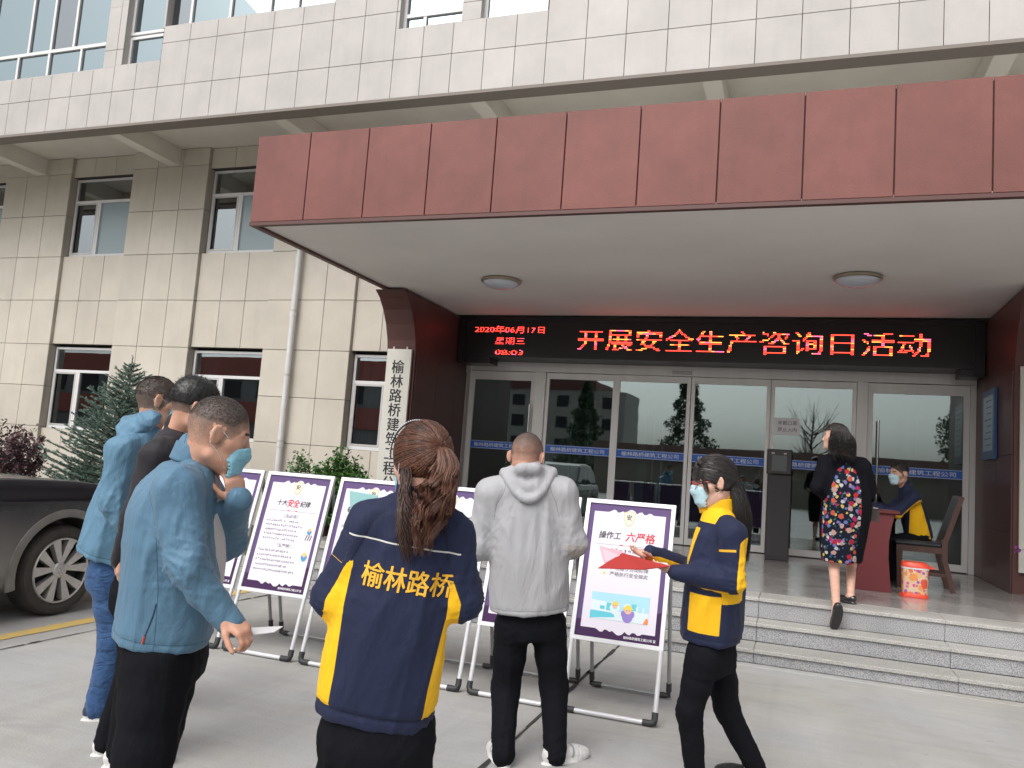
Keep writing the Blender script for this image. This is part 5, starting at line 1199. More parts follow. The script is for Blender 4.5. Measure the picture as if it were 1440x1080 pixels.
def hand_prims(F, w, d, n, side, curls=(25, 35, 25), spread=.9, k=1.0, thumb=.5, tc=25):
    """w wrist, d towards the knuckles, n out of the palm, side +1/-1 picks the thumb's side"""
    d, n = unit(d), unit(n); n = unit(n-d*(n@d)); t = np.cross(d, n)*side; w = A3(*w)
    pl = .088*k; offs = [.030, .010, -.010, -.029]; ln = [.072, .080, .074, .058]; rd = [.0092, .0096, .0090, .0080]
    F.cone(w-d*.03, w+d*.012, .025*k, .024*k, .02)
    for i in range(4):
        kn = w+d*(pl-(.004 if i == 0 else .010 if i == 3 else 0)*k)+t*offs[i]*k*spread; F.cone(w+d*.015*k+t*offs[i]*.55*k, kn, .0165*k, .0118*k, .012)
        dr = unit(d+t*(offs[i]*3.0*(spread-.6))); c = curls[i] if hasattr(curls[0], '__len__') else curls; p = kn; a = 0
        for j, fr_ in enumerate((.44, .31, .25)):
            a += math.radians(c[j]); v = dr*math.cos(a)+n*math.sin(a); q = p+v*ln[i]*fr_*k; F.cone(p, q, rd[i]*k*(1-.10*j), rd[i]*k*(.90-.10*j), .004); p = q
    b = w+d*.022*k+t*.024*k; F.cone(w+d*.01, b, .018*k, .016*k, .012); v = unit(d*.62+t*.70*thumb*1.6+n*.35); p = b; a = 0
    for j, (l, r_) in enumerate(((.040, .0125), (.032, .0105), (.026, .0095))):
        vv = unit(v*math.cos(a)+unit(d*.9-t*.25+n*.35)*math.sin(a)); q = p+vv*l*k; F.cone(p, q, r_*k, r_*.88*k, .006); p = q; a += math.radians(tc)
    return w+d*pl*k
def body_build(P, H, J, vox=.0066, skinm=SK_M, hair_fn=None, slim=1.0, hands=True, jaw=1.0, fat=0.0, ears=True):
    """J: dict with neck, chest, pelvis, shL.., elL, wrL, hipL, knL, anL, toeL and handL/handR specs"""
    F = Field(vox); head_prims(F, H, J['neck'], jaw, fat, 1.0, ears)
    s = slim; sh = (J['shL']+J['shR'])/2
    R = unit(J['shR']-J['shL']); up = unit(J['neck']-J['pelvis']); Fw = unit(np.cross(up, R)); 
    hip = (J['hipL']+J['hipR'])/2
    F.cone(J['neck'], J['chest'], .058*s, .09*s, .03)
    F.cone(J['chest']-R*.055, J['chest']+R*.055, .095*s, .095*s, .05); F.cone(J['chest'], J['pelvis'], .095*s, .085*s, .05); F.cone(J['hipL']+up*.02, J['hipR']+up*.02, .070*s, .070*s, .03)
    for q in 'LR':
        F.cone(J['neck']-up*.02, J['sh'+q], .045*s, .048*s, .03); F.cone(J['sh'+q], J['el'+q], .044*s, .034*s, .02); F.cone(J['el'+q], J['wr'+q], .034*s, .0245*s, .015)
        F.cone(J['hip'+q], J['kn'+q], .066*s, .050*s, .02); F.cone(J['kn'+q], J['an'+q], .052*s, .034*s, .02)
        an = J['an'+q]; to = J['toe'+q]; F.cone(an, an+(to-an)*.2-A3(0, 0, .02), .034, .030, .02); F.cone(an-A3(0, 0, .035), to, .028, .022, .02)
        hs = J.get('hand'+q)
        if hs: hand_prims(F, J['wr'+q], *hs[0], **hs[1])
    V, Q = F.mesh(1); f, r, u = H.loc(V)
    at = {}
    fr_ = (f > .05) & (np.abs(r) < .07)
    eye = [.0105-np.sqrt(((np.abs(r)-.031)/1.45)**2+(u-.001)**2), .0068-np.hypot(np.abs(r)-.031, u-.001)]
    at['eye'] = np.where(fr_, eye[0]*.75, -.01); at['iris'] = np.where(fr_, eye[1], -.01)
    at['brow'] = np.where(fr_ & (f > .03), .0042-np.abs(u-.0235-.004*np.cos((np.abs(r)-.03)*50))+np.where((np.abs(r) < .014) | (np.abs(r) > .052), -.02, 0), -.01)
    at['lips'] = np.where(fr_, .0085-np.sqrt((r/2.4)**2+(u+.0655)**2), -.01)
    st = hair_fn(f, r, u) if hair_fn else np.full(len(V), -1.)
    far = np.sqrt(f*f+r*r+u*u) > .17; st = np.where(far, -1, st); at['stubble'] = st
    for a in ('eye', 'iris', 'brow', 'lips'): at[a] = np.where(far, -.01, at[a])
    return npmesh('person', V, Q, skinm, None, at, org=P), V, Q
def person(label, P, *a, **k):
    o, V, Q = body_build(P, *a, **k); tag(o, label, 'person'); return o
def hair_cap(H, name, parent, thick, keep, mt, vox=.006, rough=.004, extra=None, seed=1, fr=70., stretch=None):
    """keep(f,r,u) > 0 where hair grows (signed, metres in head units)"""
    F = Field(vox); k = H.k
    def fn(P):
        f, r, u = H.loc(P); th = thick(f, r, u) if callable(thick) else thick
        q = np.stack([(f+.012)/(.097+th), r/(.078+th), (u-.030)/(.092+th)], -1); q2 = np.stack([(f+.012)/(.097+th)**2, r/(.078+th)**2, (u-.030)/(.092+th)**2], -1)
        k0 = np.sqrt((q*q).sum(-1)); d = k0*(k0-1)/(np.sqrt((q2*q2).sum(-1))+1e-9); return k*np.maximum(d, -keep(f, r, u))
    e = .15*k; F.add(fn, H.c-e, H.c+e, 0)
    if extra: extra(F)
    V, Q = F.mesh(1); Nn = vnormals(V, Q); V = V+Nn*(folds(V, seed, fr, stretch, .25)*rough)[:, None]
    return npmesh(name, V, Q, mt, parent)
def strands(name, parent, curves, r, mt, n=3):
    """curves: list of point arrays; thin tapering tubes joined as one head of hair"""
    Vs = []; Fs = []; o = 0
    for C in curves:
        C = np.array(C); m = len(C); d = np.gradient(C, axis=0); d /= np.linalg.norm(d, axis=1)[:, None]+1e-9
        a = np.cross(d, [.3, .2, .93]); a /= np.linalg.norm(a, axis=1)[:, None]+1e-9; b = np.cross(a, d); rr_ = r*np.sin(np.linspace(.5, math.pi*.97, m))[:, None]
        for k in range(n): t = 2*math.pi*k/n; Vs.append(C+rr_*(a*math.cos(t)+b*math.sin(t)))
        for k in range(n):
            k2 = (k+1) % n; i = np.arange(m-1); Fs.append(np.stack([o+k*m+i, o+k2*m+i, o+k2*m+i+1, o+k*m+i+1], 1))
        o += n*m
    o_ = npmesh(name, np.concatenate(Vs), np.concatenate(Fs), mt, parent); o_['kind'] = 'stuff'; return o_
def short_hair(H, parent, keep, n, L, mt, seed, dirn=(-.5, 0, -.2), lift=.35, name='cropped_hair', rad=.0010):
    r = random.Random(seed); C = []
    while len(C) < n:
        v = rand_unit(r); f, rr_, u = -.012+.097*v[0], .078*v[1], .030+.092*v[2]
        if keep(f, rr_, u) < .002+r.random()*.012: continue
        p = H.p(f, rr_, u); nn = unit(H.f*v[0]/.097+H.r*v[1]/.078+H.u*v[2]/.092); g = unit(H.f*dirn[0]+H.r*(dirn[1]+.5*v[1])+H.u*dirn[2]+rand_unit(r)*.35); g = g-nn*(g@nn); l = (L(f, rr_, u) if callable(L) else L)*r.uniform(.6, 1.2)
        q = unit(g+nn*lift); C.append([p, p+q*l*.5+nn*l*.08, p+q*l])
    return strands(name, parent, C, rad, mt)
def mask(H, parent, mt, drop=0.0, out=.010, name='face_mask'):
    """pleated surgical mask over nose and mouth with ear loops"""
    F = Field(.0045); k = H.k
    def fn(P):
        f, r, u = H.loc(P); uu = u+drop
        ef = .1045+.013*np.exp(-((uu+.030)/.024)**2)-np.maximum(0, -uu-.088)*.7
        q = np.sqrt((f/ef)**2+(r/.072)**2); d = (q-1)*.08
        sh = np.abs(d)-.0035-.0012*np.abs(np.sin(uu*190)); wid = np.abs(r)-(.062-.25*np.maximum(0, -uu-.06)); top = uu-(.004-.35*np.abs(r)*0-.012*(np.abs(r)/.05)**2); bot = -.112-uu
        return k*np.maximum.reduce([sh, wid, top, bot, .03-f])
    F.add(fn, H.p(.08, 0, -.05-drop)-.11, H.p(.08, 0, -.05-drop)+.11, 0); V, Q = F.mesh(1)
    o = npmesh(name, V, Q, mt, parent); lp = M()
    for s_ in (-1, 1):
        lp.tube([H.p(.055, s_*.062, -.015-drop), H.p(.02, s_*.077, .002), H.p(-.015, s_*.086, .022), H.p(-.034, s_*.082, .0)], .0008, 4); lp.tube([H.p(.050, s_*.055, -.085-drop), H.p(.01, s_*.073, -.055), H.p(-.022, s_*.080, -.034), H.p(-.034, s_*.082, 0)], .0008, 4)
    l = lp.build('ear_loop', m_loop, o); tag(l, kind='stuff'); return o
def shoe(parent, an, toe, mt, k=1.0, name='shoe', low=False, pitch=None):
    an, toe = A3(*an), A3(*toe); d = toe-an; L = .27*k; fd = unit(A3(d[0], d[1], pitch if pitch else 0)); up = A3(0, 0, 1) if not pitch else unit(A3(0, 0, 1)-fd*fd[2]); rt = np.cross(fd, up)
    g = toe*0+an+fd*.022-up*(.085 if not low else .07)*k; ax = np.array([fd, rt, up]); F = Field(.006)
    q = lambda f, r, u: g+k*(fd*f+rt*r+up*u)
    F.ell(q(-.035, 0, .045), ax, np.array([.055, .038, .052 if not low else .042])*k, .03); F.ell(q(.06, 0, .035), ax, np.array([.085, .042, .042 if not low else .032])*k, .04); F.ell(q(.13, 0, .026), ax, np.array([.065, .046, .034 if not low else .027])*k, .03)
    if not low: F.cone(q(-.03, 0, .05), q(-.032, 0, .082), .036*k, .034*k, .02)
    F.ell(q(.05, 0, .006), ax, np.array([.145, .050, .020])*k, .006); F.plane(q(0, 0, .002), -up)
    V, Q = F.mesh(1); u = (V-g)@up/k; o = npmesh(name, V, Q, mt, parent, {'sole': .030-u if not low else .012-u, 'stripe': .006-np.abs(((V-g)@fd)/k-.045-.4*u)})
    return o
def spine_frames(J, n=5): pass
def trousers(parent, J, mt, rh=.105, rk=.075, ra=.062, cut=.03, seed=1, vox=.0105, waist=.14, name='trousers', amp=.006, depth=.115):
    F = Field(vox); R = unit(J['hipR']-J['hipL']); hp = (J['hipL']+J['hipR'])/2; up = unit(J['chest']-hp); Fw = unit(np.cross(up, R))
    F.loft([hp-up*.07, hp, hp+up*.10, hp+up*waist], R, Fw, [.155, .172, .160, .150], [depth, depth*1.08, depth*.98, depth*.9], .03, 2.3)
    for q in 'LR':
        kn, an, hi = J['kn'+q], J['an'+q], J['hip'+q]; F.cone(hi, hi+(kn-hi)*.5, rh*.93, (rh*.93+rk)/2, .03); F.cone(hi+(kn-hi)*.5, kn, (rh*.93+rk)/2, rk, .02); e = an+unit(an-kn)*cut; F.cone(kn, e, rk, ra, .03)
    V, Q = F.mesh(1); Nn = vnormals(V, Q); 
    m_ = np.zeros(len(V))
    for q in 'LR':
        kn, an, hi = J['kn'+q], J['an'+q], J['hip'+q]
        for c, s_ in ((kn, .13), (an, .13), (hi, .16)): m_ = np.maximum(m_, np.exp(-(((V-c)**2).sum(1))/s_**2))
    leg = unit(J['knL']-J['hipL']); V = V+Nn*(folds(V, seed, 18., leg, .22)*amp*1.3+folds(V, seed+5, 30., leg, 1.7)*amp*1.2*m_)[:, None]
    return npmesh(name, V, Q, mt, parent)
def sleeve(F, J, q, ru, re, rw, k=.035, ext=.0, cuff=True):
    sh, el, wr = J['sh'+q], J['el'+q], J['wr'+q]; nk = J['neck']
    F.cone(sh, el, ru, re, k); F.cone(el, wr+unit(wr-el)*ext, re*.98, rw, k)
    if cuff: w = wr+unit(wr-el)*(ext+.0); F.cone(w-unit(wr-el)*.045, w, rw*.86, rw*.80, .008)
def limb_mask(V, J, parts='el', s_=.11):
    m_ = np.zeros(len(V))
    for q in 'LR': m_ = np.maximum(m_, np.exp(-(((V-J['el'+q])**2).sum(1))/s_**2))
    return m_
def arm_side(V, J, ru, re, rw):
    """for every point: which arm is nearest, how far along it, and how far off its sleeve surface"""
    best = None
    for sg, q in ((-1, 'L'), (1, 'R')):
        t1, d1 = seg_par(V, J['sh'+q], J['el'+q]); t2, d2 = seg_par(V, J['el'+q], J['wr'+q]); s1 = d1-(ru+(re-ru)*t1); s2 = d2-(re+(rw-re)*t2)
        sd = np.minimum(s1, s2); t = np.where(s1 <= s2, t1, 1+t2)
        best = (sd, t, np.full(len(V), sg)) if best is None else tuple(np.where(sd < best[0], n_, o_) for n_, o_ in zip((sd, t, np.full(len(V), sg)), best))
    return best
def seams(V, Q, st_, sa, ta, low, hemh=.035, arm=.45, depth=.003):
    """stitched seams: round the armhole and above the hem; returns the pressed-in cloth and the line field"""
    a = np.where((ta < arm) & (np.abs(st_-sa) < .03), st_-sa, .5); b = low-hemh; b = np.where(sa > 0.004, b, .5); ln = np.where(np.abs(a) < np.abs(b), a, b)
    return V-vnormals(V, Q)*(depth*np.exp(-(ln/.0055)**2))[:, None], ln
def seg_par(V, a, b):
    ab = b-a; t = np.clip(((V-a)@ab)/(ab@ab), 0, 1); return t, np.linalg.norm(V-a-t[:, None]*ab, axis=1)
def finish_cloth(F, J, seed, amp=.006, freq=18., along=(0, 0, 1), el_amp=.010, smooth=1):
    V, Q = F.mesh(smooth); Nn = vnormals(V, Q); m_ = limb_mask(V, J)
    d = folds(V, seed, freq, along, .32)*amp*2.3+folds(V, seed+3, freq*1.9, along, .35)*amp*.7
    for q in 'LR':
        a = unit(J['el'+q]-J['sh'+q]); e = np.exp(-(((V-J['el'+q])**2).sum(1))/.11**2); d = d+folds(V, seed+7, 36., a, 1.9)*el_amp*e*.95
        # gathers running out of the armpit
        ap = J['sh'+q]*.8+J['chest']*.2-A3(0, 0, .10); e2 = np.exp(-(((V-ap)**2).sum(1))/.13**2); d = d+folds(V, seed+11, 34., unit(J['sh'+q]-J['pelvis']), .4)*el_amp*e2*1.0
    return V+Nn*d[:, None], Q, Nn
def put_on(Vt, Qt, mb, s, org, U, W, dirn, h, fit, bold=0.0, off=.002, step=.012, tilt=0.0):
    """embroidered lettering laid on a garment: glyphs dropped onto the cloth along dirn"""
    import bmesh
    P, Fc = text2d(s, 1.0, 0, 2); lo, hi = P.min(0), P.max(0); sx = fit/(hi[0]-lo[0]); sy = h/.92; cx_ = (lo[0]+hi[0])/2
    bm = bmesh.new(); vs = [bm.verts.new(((p[0]-cx_)*sx, (p[1]-.38)*sy, 0)) for p in P]
    for f in Fc:
        try: bm.faces.new([vs[i] for i in f])
        except Exception: pass
    bmesh.ops.triangulate(bm, faces=bm.faces)
    for _ in range(3):
        lg = [e for e in bm.edges if e.calc_length() > step]
        if not lg: break
        bmesh.ops.subdivide_edges(bm, edges=lg, cuts=1); bmesh.ops.triangulate(bm, faces=[f for f in bm.faces if len(f.verts) > 3])
    tree = BVHTree.FromPolygons([tuple(v) for v in Vt], [tuple(map(int, q)) for q in Qt]); out = []
    org, U, W, dirn = A3(*org), unit(U), unit(W), unit(dirn)
    for v in bm.verts:
        o = org+U*v.co.x+W*(v.co.y+tilt*v.co.x)-dirn*.35; hit = tree.ray_cast(Vector(o), Vector(dirn)); p = np.array(hit[0]) if hit[0] else o+dirn*.35; out.append(p-dirn*off)
    bm.verts.index_update(); fs_ = [tuple(v.index for v in f.verts) for f in bm.faces]
    for k, (dx, dy) in enumerate([(-bold, 0), (bold, 0), (0, -bold*.6), (0, bold*.6)] if bold else [(0, 0)]): mb.add([p+U*dx*sx+W*dy*sy-dirn*.00015*k for p in out], fs_)
    bm.free()
def ribbon_on(Vt, Qt, mb, pts, dirn, w, off=.0015):
    tree = BVHTree.FromPolygons([tuple(v) for v in Vt], [tuple(map(int, q)) for q in Qt]); dirn = unit(dirn); P = []
    for p in pts:
        o = A3(*p)-dirn*.35; hit = tree.ray_cast(Vector(o), Vector(dirn)); P.append((np.array(hit[0]) if hit[0] else A3(*p))-dirn*off)
    mb.tube(P, w, 5)
UP = A3(0, 0, 1)
def collar_shell(parent, nk, R, f, a, b, h, mt, attrs=(), lean=0.0, flare=1.0, drop=.0, name='collar', split=False):
    """stand collar: a thin upright band of cloth round the neck"""
    F = Field(.005); up = unit(UP+f*lean); C = [nk-up*.025-f*0, nk+up*h]
    F.loft(C, R, f, [a*1.04, a*flare], [b*1.04, b*flare], .0, 2.1, .004); F.loft([nk-up*.06, nk+up*(h+.04)], R, f, [a*1.04-.010, a*flare-.007], [b*1.04-.010, b*flare-.007], .006, 2.1, .001, 's')
    if drop: F.plane(nk+up*(h-drop*.35)+f*0, up+f*drop*6)
    if split: F.add(lambda P: np.maximum(np.abs((P-nk)@R)-.012, .03-(P-nk)@f), nk-.15, nk+.15, .004, 's')
    V, Q = F.mesh(1); V = V+vnormals(V, Q)*(folds(V, 3, 30., up, .6)*.0025)[:, None]; return npmesh(name, V, Q, mt, parent, {k_: np.full(len(V), v_) for k_, v_ in attrs})
def at_ground(x, y, z=0.0): return atZ(x, y, z)
m_shoew = cloth('white_trainer', (.62, .61, .60), [('stripe', (.33, .33, .34)), ('sole', (.70, .69, .67))], .6, .05, .4, 200, 40); m_shoen = cloth('navy_trainer', (.03, .035, .06), [('sole', (.68, .67, .64))], .7, .1, .4, 200, 40); m_shoeb = mat('black_patent', (.012, .012, .014), .16, coat=.5); m_shoek = cloth('black_shoe', (.015, .015, .016), [('sole', (.03, .03, .03))], .6, .05, .3, 200, 40)
m_black_tr = cloth('black_trousers', (.0065, .007, .0095), (), .85, .2, .5, 350, 7.0, 0.0)
m_black_tr.node_tree.nodes['Principled BSDF'].inputs['Specular IOR Level'].default_value = .12

# ---------------------------------------------------------------- 1. man in the light grey jacket, seen from behind
D = 4.2
def jx(x, y, D_=0.0, base=4.2): return atD(x, y, base+D_)
J = dict(neck=jx(743, 669, .0), chest=jx(740, 730, .02), pelvis=jx(746, 868, .0), shL=jx(691, 695), shR=jx(791, 693), elL=jx(673, 768, -.02), elR=jx(806, 764, -.02), wrL=jx(700, 744, .24), wrR=jx(786, 742, .24),
         hipL=jx(721, 880), hipR=jx(771, 878), knL=jx(711, 968, .02), knR=jx(779, 966, .02))
J['anL'] = at_ground(706, 1074)+A3(0, 0, .085); J['anR'] = at_ground(779, 1072)+A3(0, 0, .085); J['toeL'] = J['anL']+A3(-.10, .16, -.06); J['toeR'] = J['anR']+A3(.10, .15, -.06)
J['handL'] = ((J['wrL']-J['elL'], A3(.5, 0, .85), 1), dict(curls=(35, 40, 30))); J['handR'] = ((J['wrR']-J['elR'], A3(-.5, 0, .85), -1), dict(curls=(35, 40, 30)))
H = Head(jx(741, 643, .02), A3(.03, .93, -.36), UP+A3(0, .3, 0), 1.03)
gb = lambda f, r, u: np.clip(.50+(u+.0)*4.6-np.maximum(0, f-.015)*7+np.maximum(0, .05-np.abs(r))*1.5, -.2, 1.0)*np.where((u > -.052-.25*np.maximum(0, f)) & (f < .085), 1, 0)-np.where((np.abs(r) > .078) & (u < .03), 1, 0)
p5 = person('shaven-headed man in a thin light grey hooded jacket and white trainers, seen from behind', (J['anL']+J['anR'])/2*A3(1, 1, 0), H, J, skinm=skin('skin_shaven', (.50, .28, .20), (.075, .062, .058)), hair_fn=gb, fat=.010)
short_hair(H, p5, lambda f, r, u: min(u+.045, .075-f), 7000, .0035, leafmat('stubble_hair', (.05, .042, .04), (.12, .10, .095), .6), 45, lift=.9, name='stubble', rad=.0004)
m_gj = cloth('grey_windbreaker', (.36, .36, .375), [('lining', (.31, .28, .27)), ('seam', (.20, .20, .21), .0016)], .55, .04, .55, 500, 7.0, .1, (1, 1, .3), .02)
F = Field(.0095); R = unit(J['shR']-J['shL']); Fw = unit(np.cross(UP, R)); pv, chh, nk = J['pelvis'], J['chest'], J['neck']
up = unit(nk-pv); hem = jx(745, 854)
F.loft([hem-up*.01, hem+up*.12, hem+up*.28, chh-up*.02, chh+up*.10, nk-up*.045], R, Fw, [.212, .208, .205, .208, .192, .10], [.150, .150, .148, .145, .125, .085], .03, 2.35, .012)
for q, sg in (('L', -1), ('R', 1)): F.cone(nk+R*sg*.05-up*.03, J['sh'+q], .068, .078, .04); sleeve(F, J, q, .082, .072, .046, .035)
F.cone(nk-up*.02, nk+up*.035, .078, .080, .02)
V, Q, Nn = finish_cloth(F, J, 4, .0045, 13., UP*.9+R*.1, .013)
# pleats that fan down from the yoke
tx = ((V-nk)@R); tz = ((V-nk)@up); back = np.clip(-(V-nk)@Fw*8, 0, 1); V = V+Nn*(back*.0035*np.sin(tx*95+np.sin(tz*9)*.8)*np.exp(-((tz+.23)/.16)**2))[:, None]
z_ = (V-nk)@up; C5 = [hem-up*.01, hem+up*.12, hem+up*.28, chh-up*.02, chh+up*.10, nk-up*.045]; cz_ = [(c-nk)@up for c in C5]; xt = (V-nk)@R-np.interp(z_, cz_, [(c-nk)@R for c in C5]); yt = (V-nk)@Fw-np.interp(z_, cz_, [(c-nk)@Fw for c in C5])
aw = np.interp(z_, cz_, [.212, .208, .205, .208, .192, .10]); bw = np.interp(z_, cz_, [.150, .150, .148, .145, .125, .085]); st_ = ((np.abs(xt/aw)**2.35+np.abs(yt/bw)**2.35)**(1/2.35)-1)*bw; sa, ta, sga = arm_side(V, J, .082, .072, .046)
V, sl = seams(V, Q, st_, sa, ta, (V-hem)@up+.01, .03)
tt, dd = seg_par(V, J['elR'], J['wrR']); jk = npmesh('jacket', V, Q, m_gj, p5, {'seam': sl, 'lining': np.where(dd < .085, .02-(V-J['elR'])@UP-.25*np.abs(tt-.1), -1.)})
F = Field(.008)   # the hood lying on the back
hc = nk-Fw*.055+up*.012
for k in range(17):
    a = math.pi*(k/16); a2 = math.pi*((k+1)/16)
    if k == 16: break
    pa = nk+R*.128*math.cos(a)*(1-.22*math.sin(a))-Fw*(.005+.105*math.sin(a))+up*(.025-.145*math.sin(a)**1.3); pb = nk+R*.128*math.cos(a2)*(1-.22*math.sin(a2))-Fw*(.005+.105*math.sin(a2))+up*(.025-.145*math.sin(a2)**1.3)
    F.cone(pa, pb, .020, .020, .015); ia = nk+(pa-nk)*.62+up*.012; ib = nk+(pb-nk)*.62+up*.012; F.cone(ia, ib, .026, .026, .03)
F.cone(nk+R*.07+up*.02, nk+R*.125+up*.0, .03, .024, .03); F.cone(nk-R*.07+up*.02, nk-R*.125+up*.0, .03, .024, .03)
for s_ in (-1, 1): F.cone(nk+R*s_*.075+up*.02, nk+R*s_*.03-Fw*.075+up*.04, .024, .026, .03)
F.cone(nk-R*.04-Fw*.07+up*.035, nk+R*.04-Fw*.07+up*.035, .027, .027, .03)
V, Q = F.mesh(1); Nn = vnormals(V, Q); V = V+Nn*(folds(V, 9, 30., up, .5)*.004)[:, None]; npmesh('hood', V, Q, m_gj, p5, {'lining': np.full(len(V), -1.), 'seam': np.full(len(V), 1.)})
trousers(p5, J, m_black_tr, .104, .076, .060, .045, 3, depth=.112)
for q in 'LR': shoe(p5, J['an'+q], J['toe'+q], m_shoew, 1.08)
mask(H, p5, m_maskb)

# ---------------------------------------------------------------- work jackets: navy with yellow panels
NAVY = (.014, .019, .050); YEL = (.84, .47, .013)
m_work = cloth('navy_yellow_jacket', NAVY, [('yellow', YEL), ('seam', (.008, .010, .026), .0014), ('piping', (.60, .60, .55), .0022), ('stitch', (.75, .40, .03), .0030)], .75, .12, .6, 480, 7.5, .04)
m_gold_th = mat('gold_thread', (.80, .44, .03), .6, bump=.3, bscale=300)

# ---------------------------------------------------------------- 2. woman with the ponytail, seen from behind
B = 2.38
jx = lambda x, y, d=0.0: atD(x, y, B+d)
J = dict(neck=jx(588, 706, .0), chest=jx(574, 775, .02), pelvis=jx(532, 1000, .02), shL=jx(521, 737), shR=jx(636, 752), elL=jx(470, 838, -.01), elR=jx(650, 843, -.01), wrL=jx(505, 805, .22), wrR=jx(628, 812, .22),
         hipL=jx(498, 1035, .0), hipR=jx(560, 1040, .0))
g0 = J['pelvis']*A3(1, 1, 0); Rr = unit((J['hipR']-J['hipL'])*A3(1, 1, 0))
for q, sg in (('L', -1), ('R', 1)): J['kn'+q] = g0+Rr*sg*.10+A3(0, .02, .42); J['an'+q] = g0+Rr*sg*.11+A3(0, 0, .085); J['toe'+q] = J['an'+q]+A3(-.03+sg*.03, .16, -.06)
J['handL'] = ((J['wrL']-J['elL'], A3(.4, .1, .9), 1), dict(curls=(30, 35, 25), k=.9)); J['handR'] = ((J['wrR']-J['elR'], A3(-.4, .1, .9), -1), dict(curls=(30, 35, 25), k=.9))
H = Head(jx(593, 652, .03), A3(-.70, .70, -.14), UP, .98)
p4 = person('woman with a brown ponytail seen from behind, gold lettering across her navy jacket', g0, H, J, skinm=SK_W, slim=.88, ears=False)
F = Field(.0085); R = unit(J['shR']-J['shL']); nk, pv, chh = J['neck'], J['pelvis'], J['chest']; up = unit(nk-pv); R = unit(R-up*(R@up)*.75); Fw = unit(np.cross(up, R)); hem = jx(527, 990, .0)
C = [hem-up*.035, hem+up*.04, hem+up*.16, hem+up*.30, chh, chh+up*.085, nk-up*.03]
F.loft(C, R, Fw, [.172, .182, .178, .172, .172, .155, .075], [.128, .136, .132, .126, .122, .105, .07], .03, 2.4, .012)
for q, sg in (('L', -1), ('R', 1)): F.cone(nk+R*sg*.04-up*.03, J['sh'+q], .055, .064, .04); sleeve(F, J, q, .070, .064, .040, .03)
F.cone(nk-up*.02, nk+up*.03, .062, .060, .015)
V, Q, Nn = finish_cloth(F, J, 14, .0050, 15., up, .012)
x_ = (V-nk)@R; z_ = (V-nk)@up; y_ = (V-nk)@Fw; zz = -z_
sa, ta, sga = arm_side(V, J, .070, .064, .040)
cz_ = [(c-nk)@up for c in C]; xt = x_-np.interp(z_, cz_, [(c-nk)@R for c in C]); yt = y_-np.interp(z_, cz_, [(c-nk)@Fw for c in C])
aw = np.interp(z_, cz_, [.172, .182, .178, .172, .172, .155, .075]); bw = np.interp(z_, cz_, [.128, .136, .132, .126, .122, .105, .07])
st_ = ((np.abs(xt/aw)**2.4+np.abs(yt/bw)**2.4)**(1/2.4)-1)*bw
side = np.minimum.reduce([np.abs(xt-.014)-np.interp(zz, [.10, .20, .35, .50, .66], [.156, .152, .142, .134, .134]), zz-.095, np.abs(xt)*0+.1])
lat = np.where(sga < 0, (V-(J['shL']+(J['elL']-J['shL'])*np.clip(ta, 0, 1)[:, None]))@R, -((V-(J['shR']+(J['elR']-J['shR'])*np.clip(ta, 0, 1)[:, None]))@R))
wedge = lat-np.interp(ta, [0, .18, .5, 1.0, 1.25, 2.0], [.055, .030, .002, -.012, -.02, .06])-np.where(sga > 0, .012, 0)
bl = np.clip((st_-sa)/.012, -1, 1)*.5+.5        # 1 on the sleeve, 0 on the body
yel = side*(1-bl)+wedge*bl
band = hem-up*.035; yel = np.minimum(yel, (V-band)@up-.050)
pip = np.where((yt < 0) & (sa > st_-.02), zz-.112, np.sign(zz-.112)*.5)
sti = np.where((sga < 0) & (sa < st_-.01) & (lat < -.0) & (ta > .2) & (ta < .9), ta-.52, .5)
Nn2 = vnormals(V, Q); V = V-Nn2*(.004*np.exp(-(((V-band)@up-.048)/.006)**2)+.002*np.exp(-((zz-.112)/.006)**2))[:, None]
V, sl = seams(V, Q, st_, sa, ta, (V-band)@up, .05); jk = npmesh('jacket', V, Q, m_work, p4, {'seam': sl, 'yellow': yel, 'piping': pip, 'stitch': sti})
t = M(); a = jx(522, 790); b = jx(640, 812); ctr = (jx(521, 797)+jx(637, 810))/2
put_on(V, Q, t, '榆林路桥', ctr+up*.0, unit(b-a), up, Fw, .066, .258, .020, .0026); l = t.build('lettering', m_gold_th, jk, fix=False)
J2 = dict(J); trousers(p4, J, m_black_tr, .100, .085, .075, .03, 13, waist=.10, depth=.120)
for q in 'LR': shoe(p4, J['an'+q], J['toe'+q], m_shoek, .9)
q = M()
# collar
collar_shell(p4, nk+UP*.005, R, Fw, .068, .066, .045, m_work, (('yellow', -1.), ('piping', 1.), ('stitch', 1.), ('seam', 1.)))
# hair
keep = lambda f, r, u: np.minimum(.045+.6*u-f*1.0+.02, u+.075+.3*(-f))
hair_cap(H, 'hair', p4, .010, keep, m_hairk, .006, .002, seed=3, fr=60.)
tie = H.p(-.105, .012, .040)
rr = random.Random(17); CV = []
for i in range(1900):       # combed back over the head to the tie
    v = rand_unit(rr); f0, r0, u0 = -.012+.107*v[0], .088*v[1], .030+.102*v[2]
    if keep(f0, r0, u0) < .0 or keep(f0, r0, u0) > .085: continue
    p0 = H.p(f0, r0, u0); pts = []
    for s_ in np.linspace(0, 1, 9):
        w = unit(np.array([v[0], v[1], v[2]])*(1-s_)+unit(A3((-.105+.012)/.107, .012/.088, .010/.102))*s_); pts.append(H.p(-.012+(.108+.004*rr.random())*w[0], (.089+.004*0)*w[1], .030+(.103)*w[2]))
    CV.append(pts)
strands('combed_hair', p4, CV, .0015, m_hairb)
CV = []
dn = lambda: 0
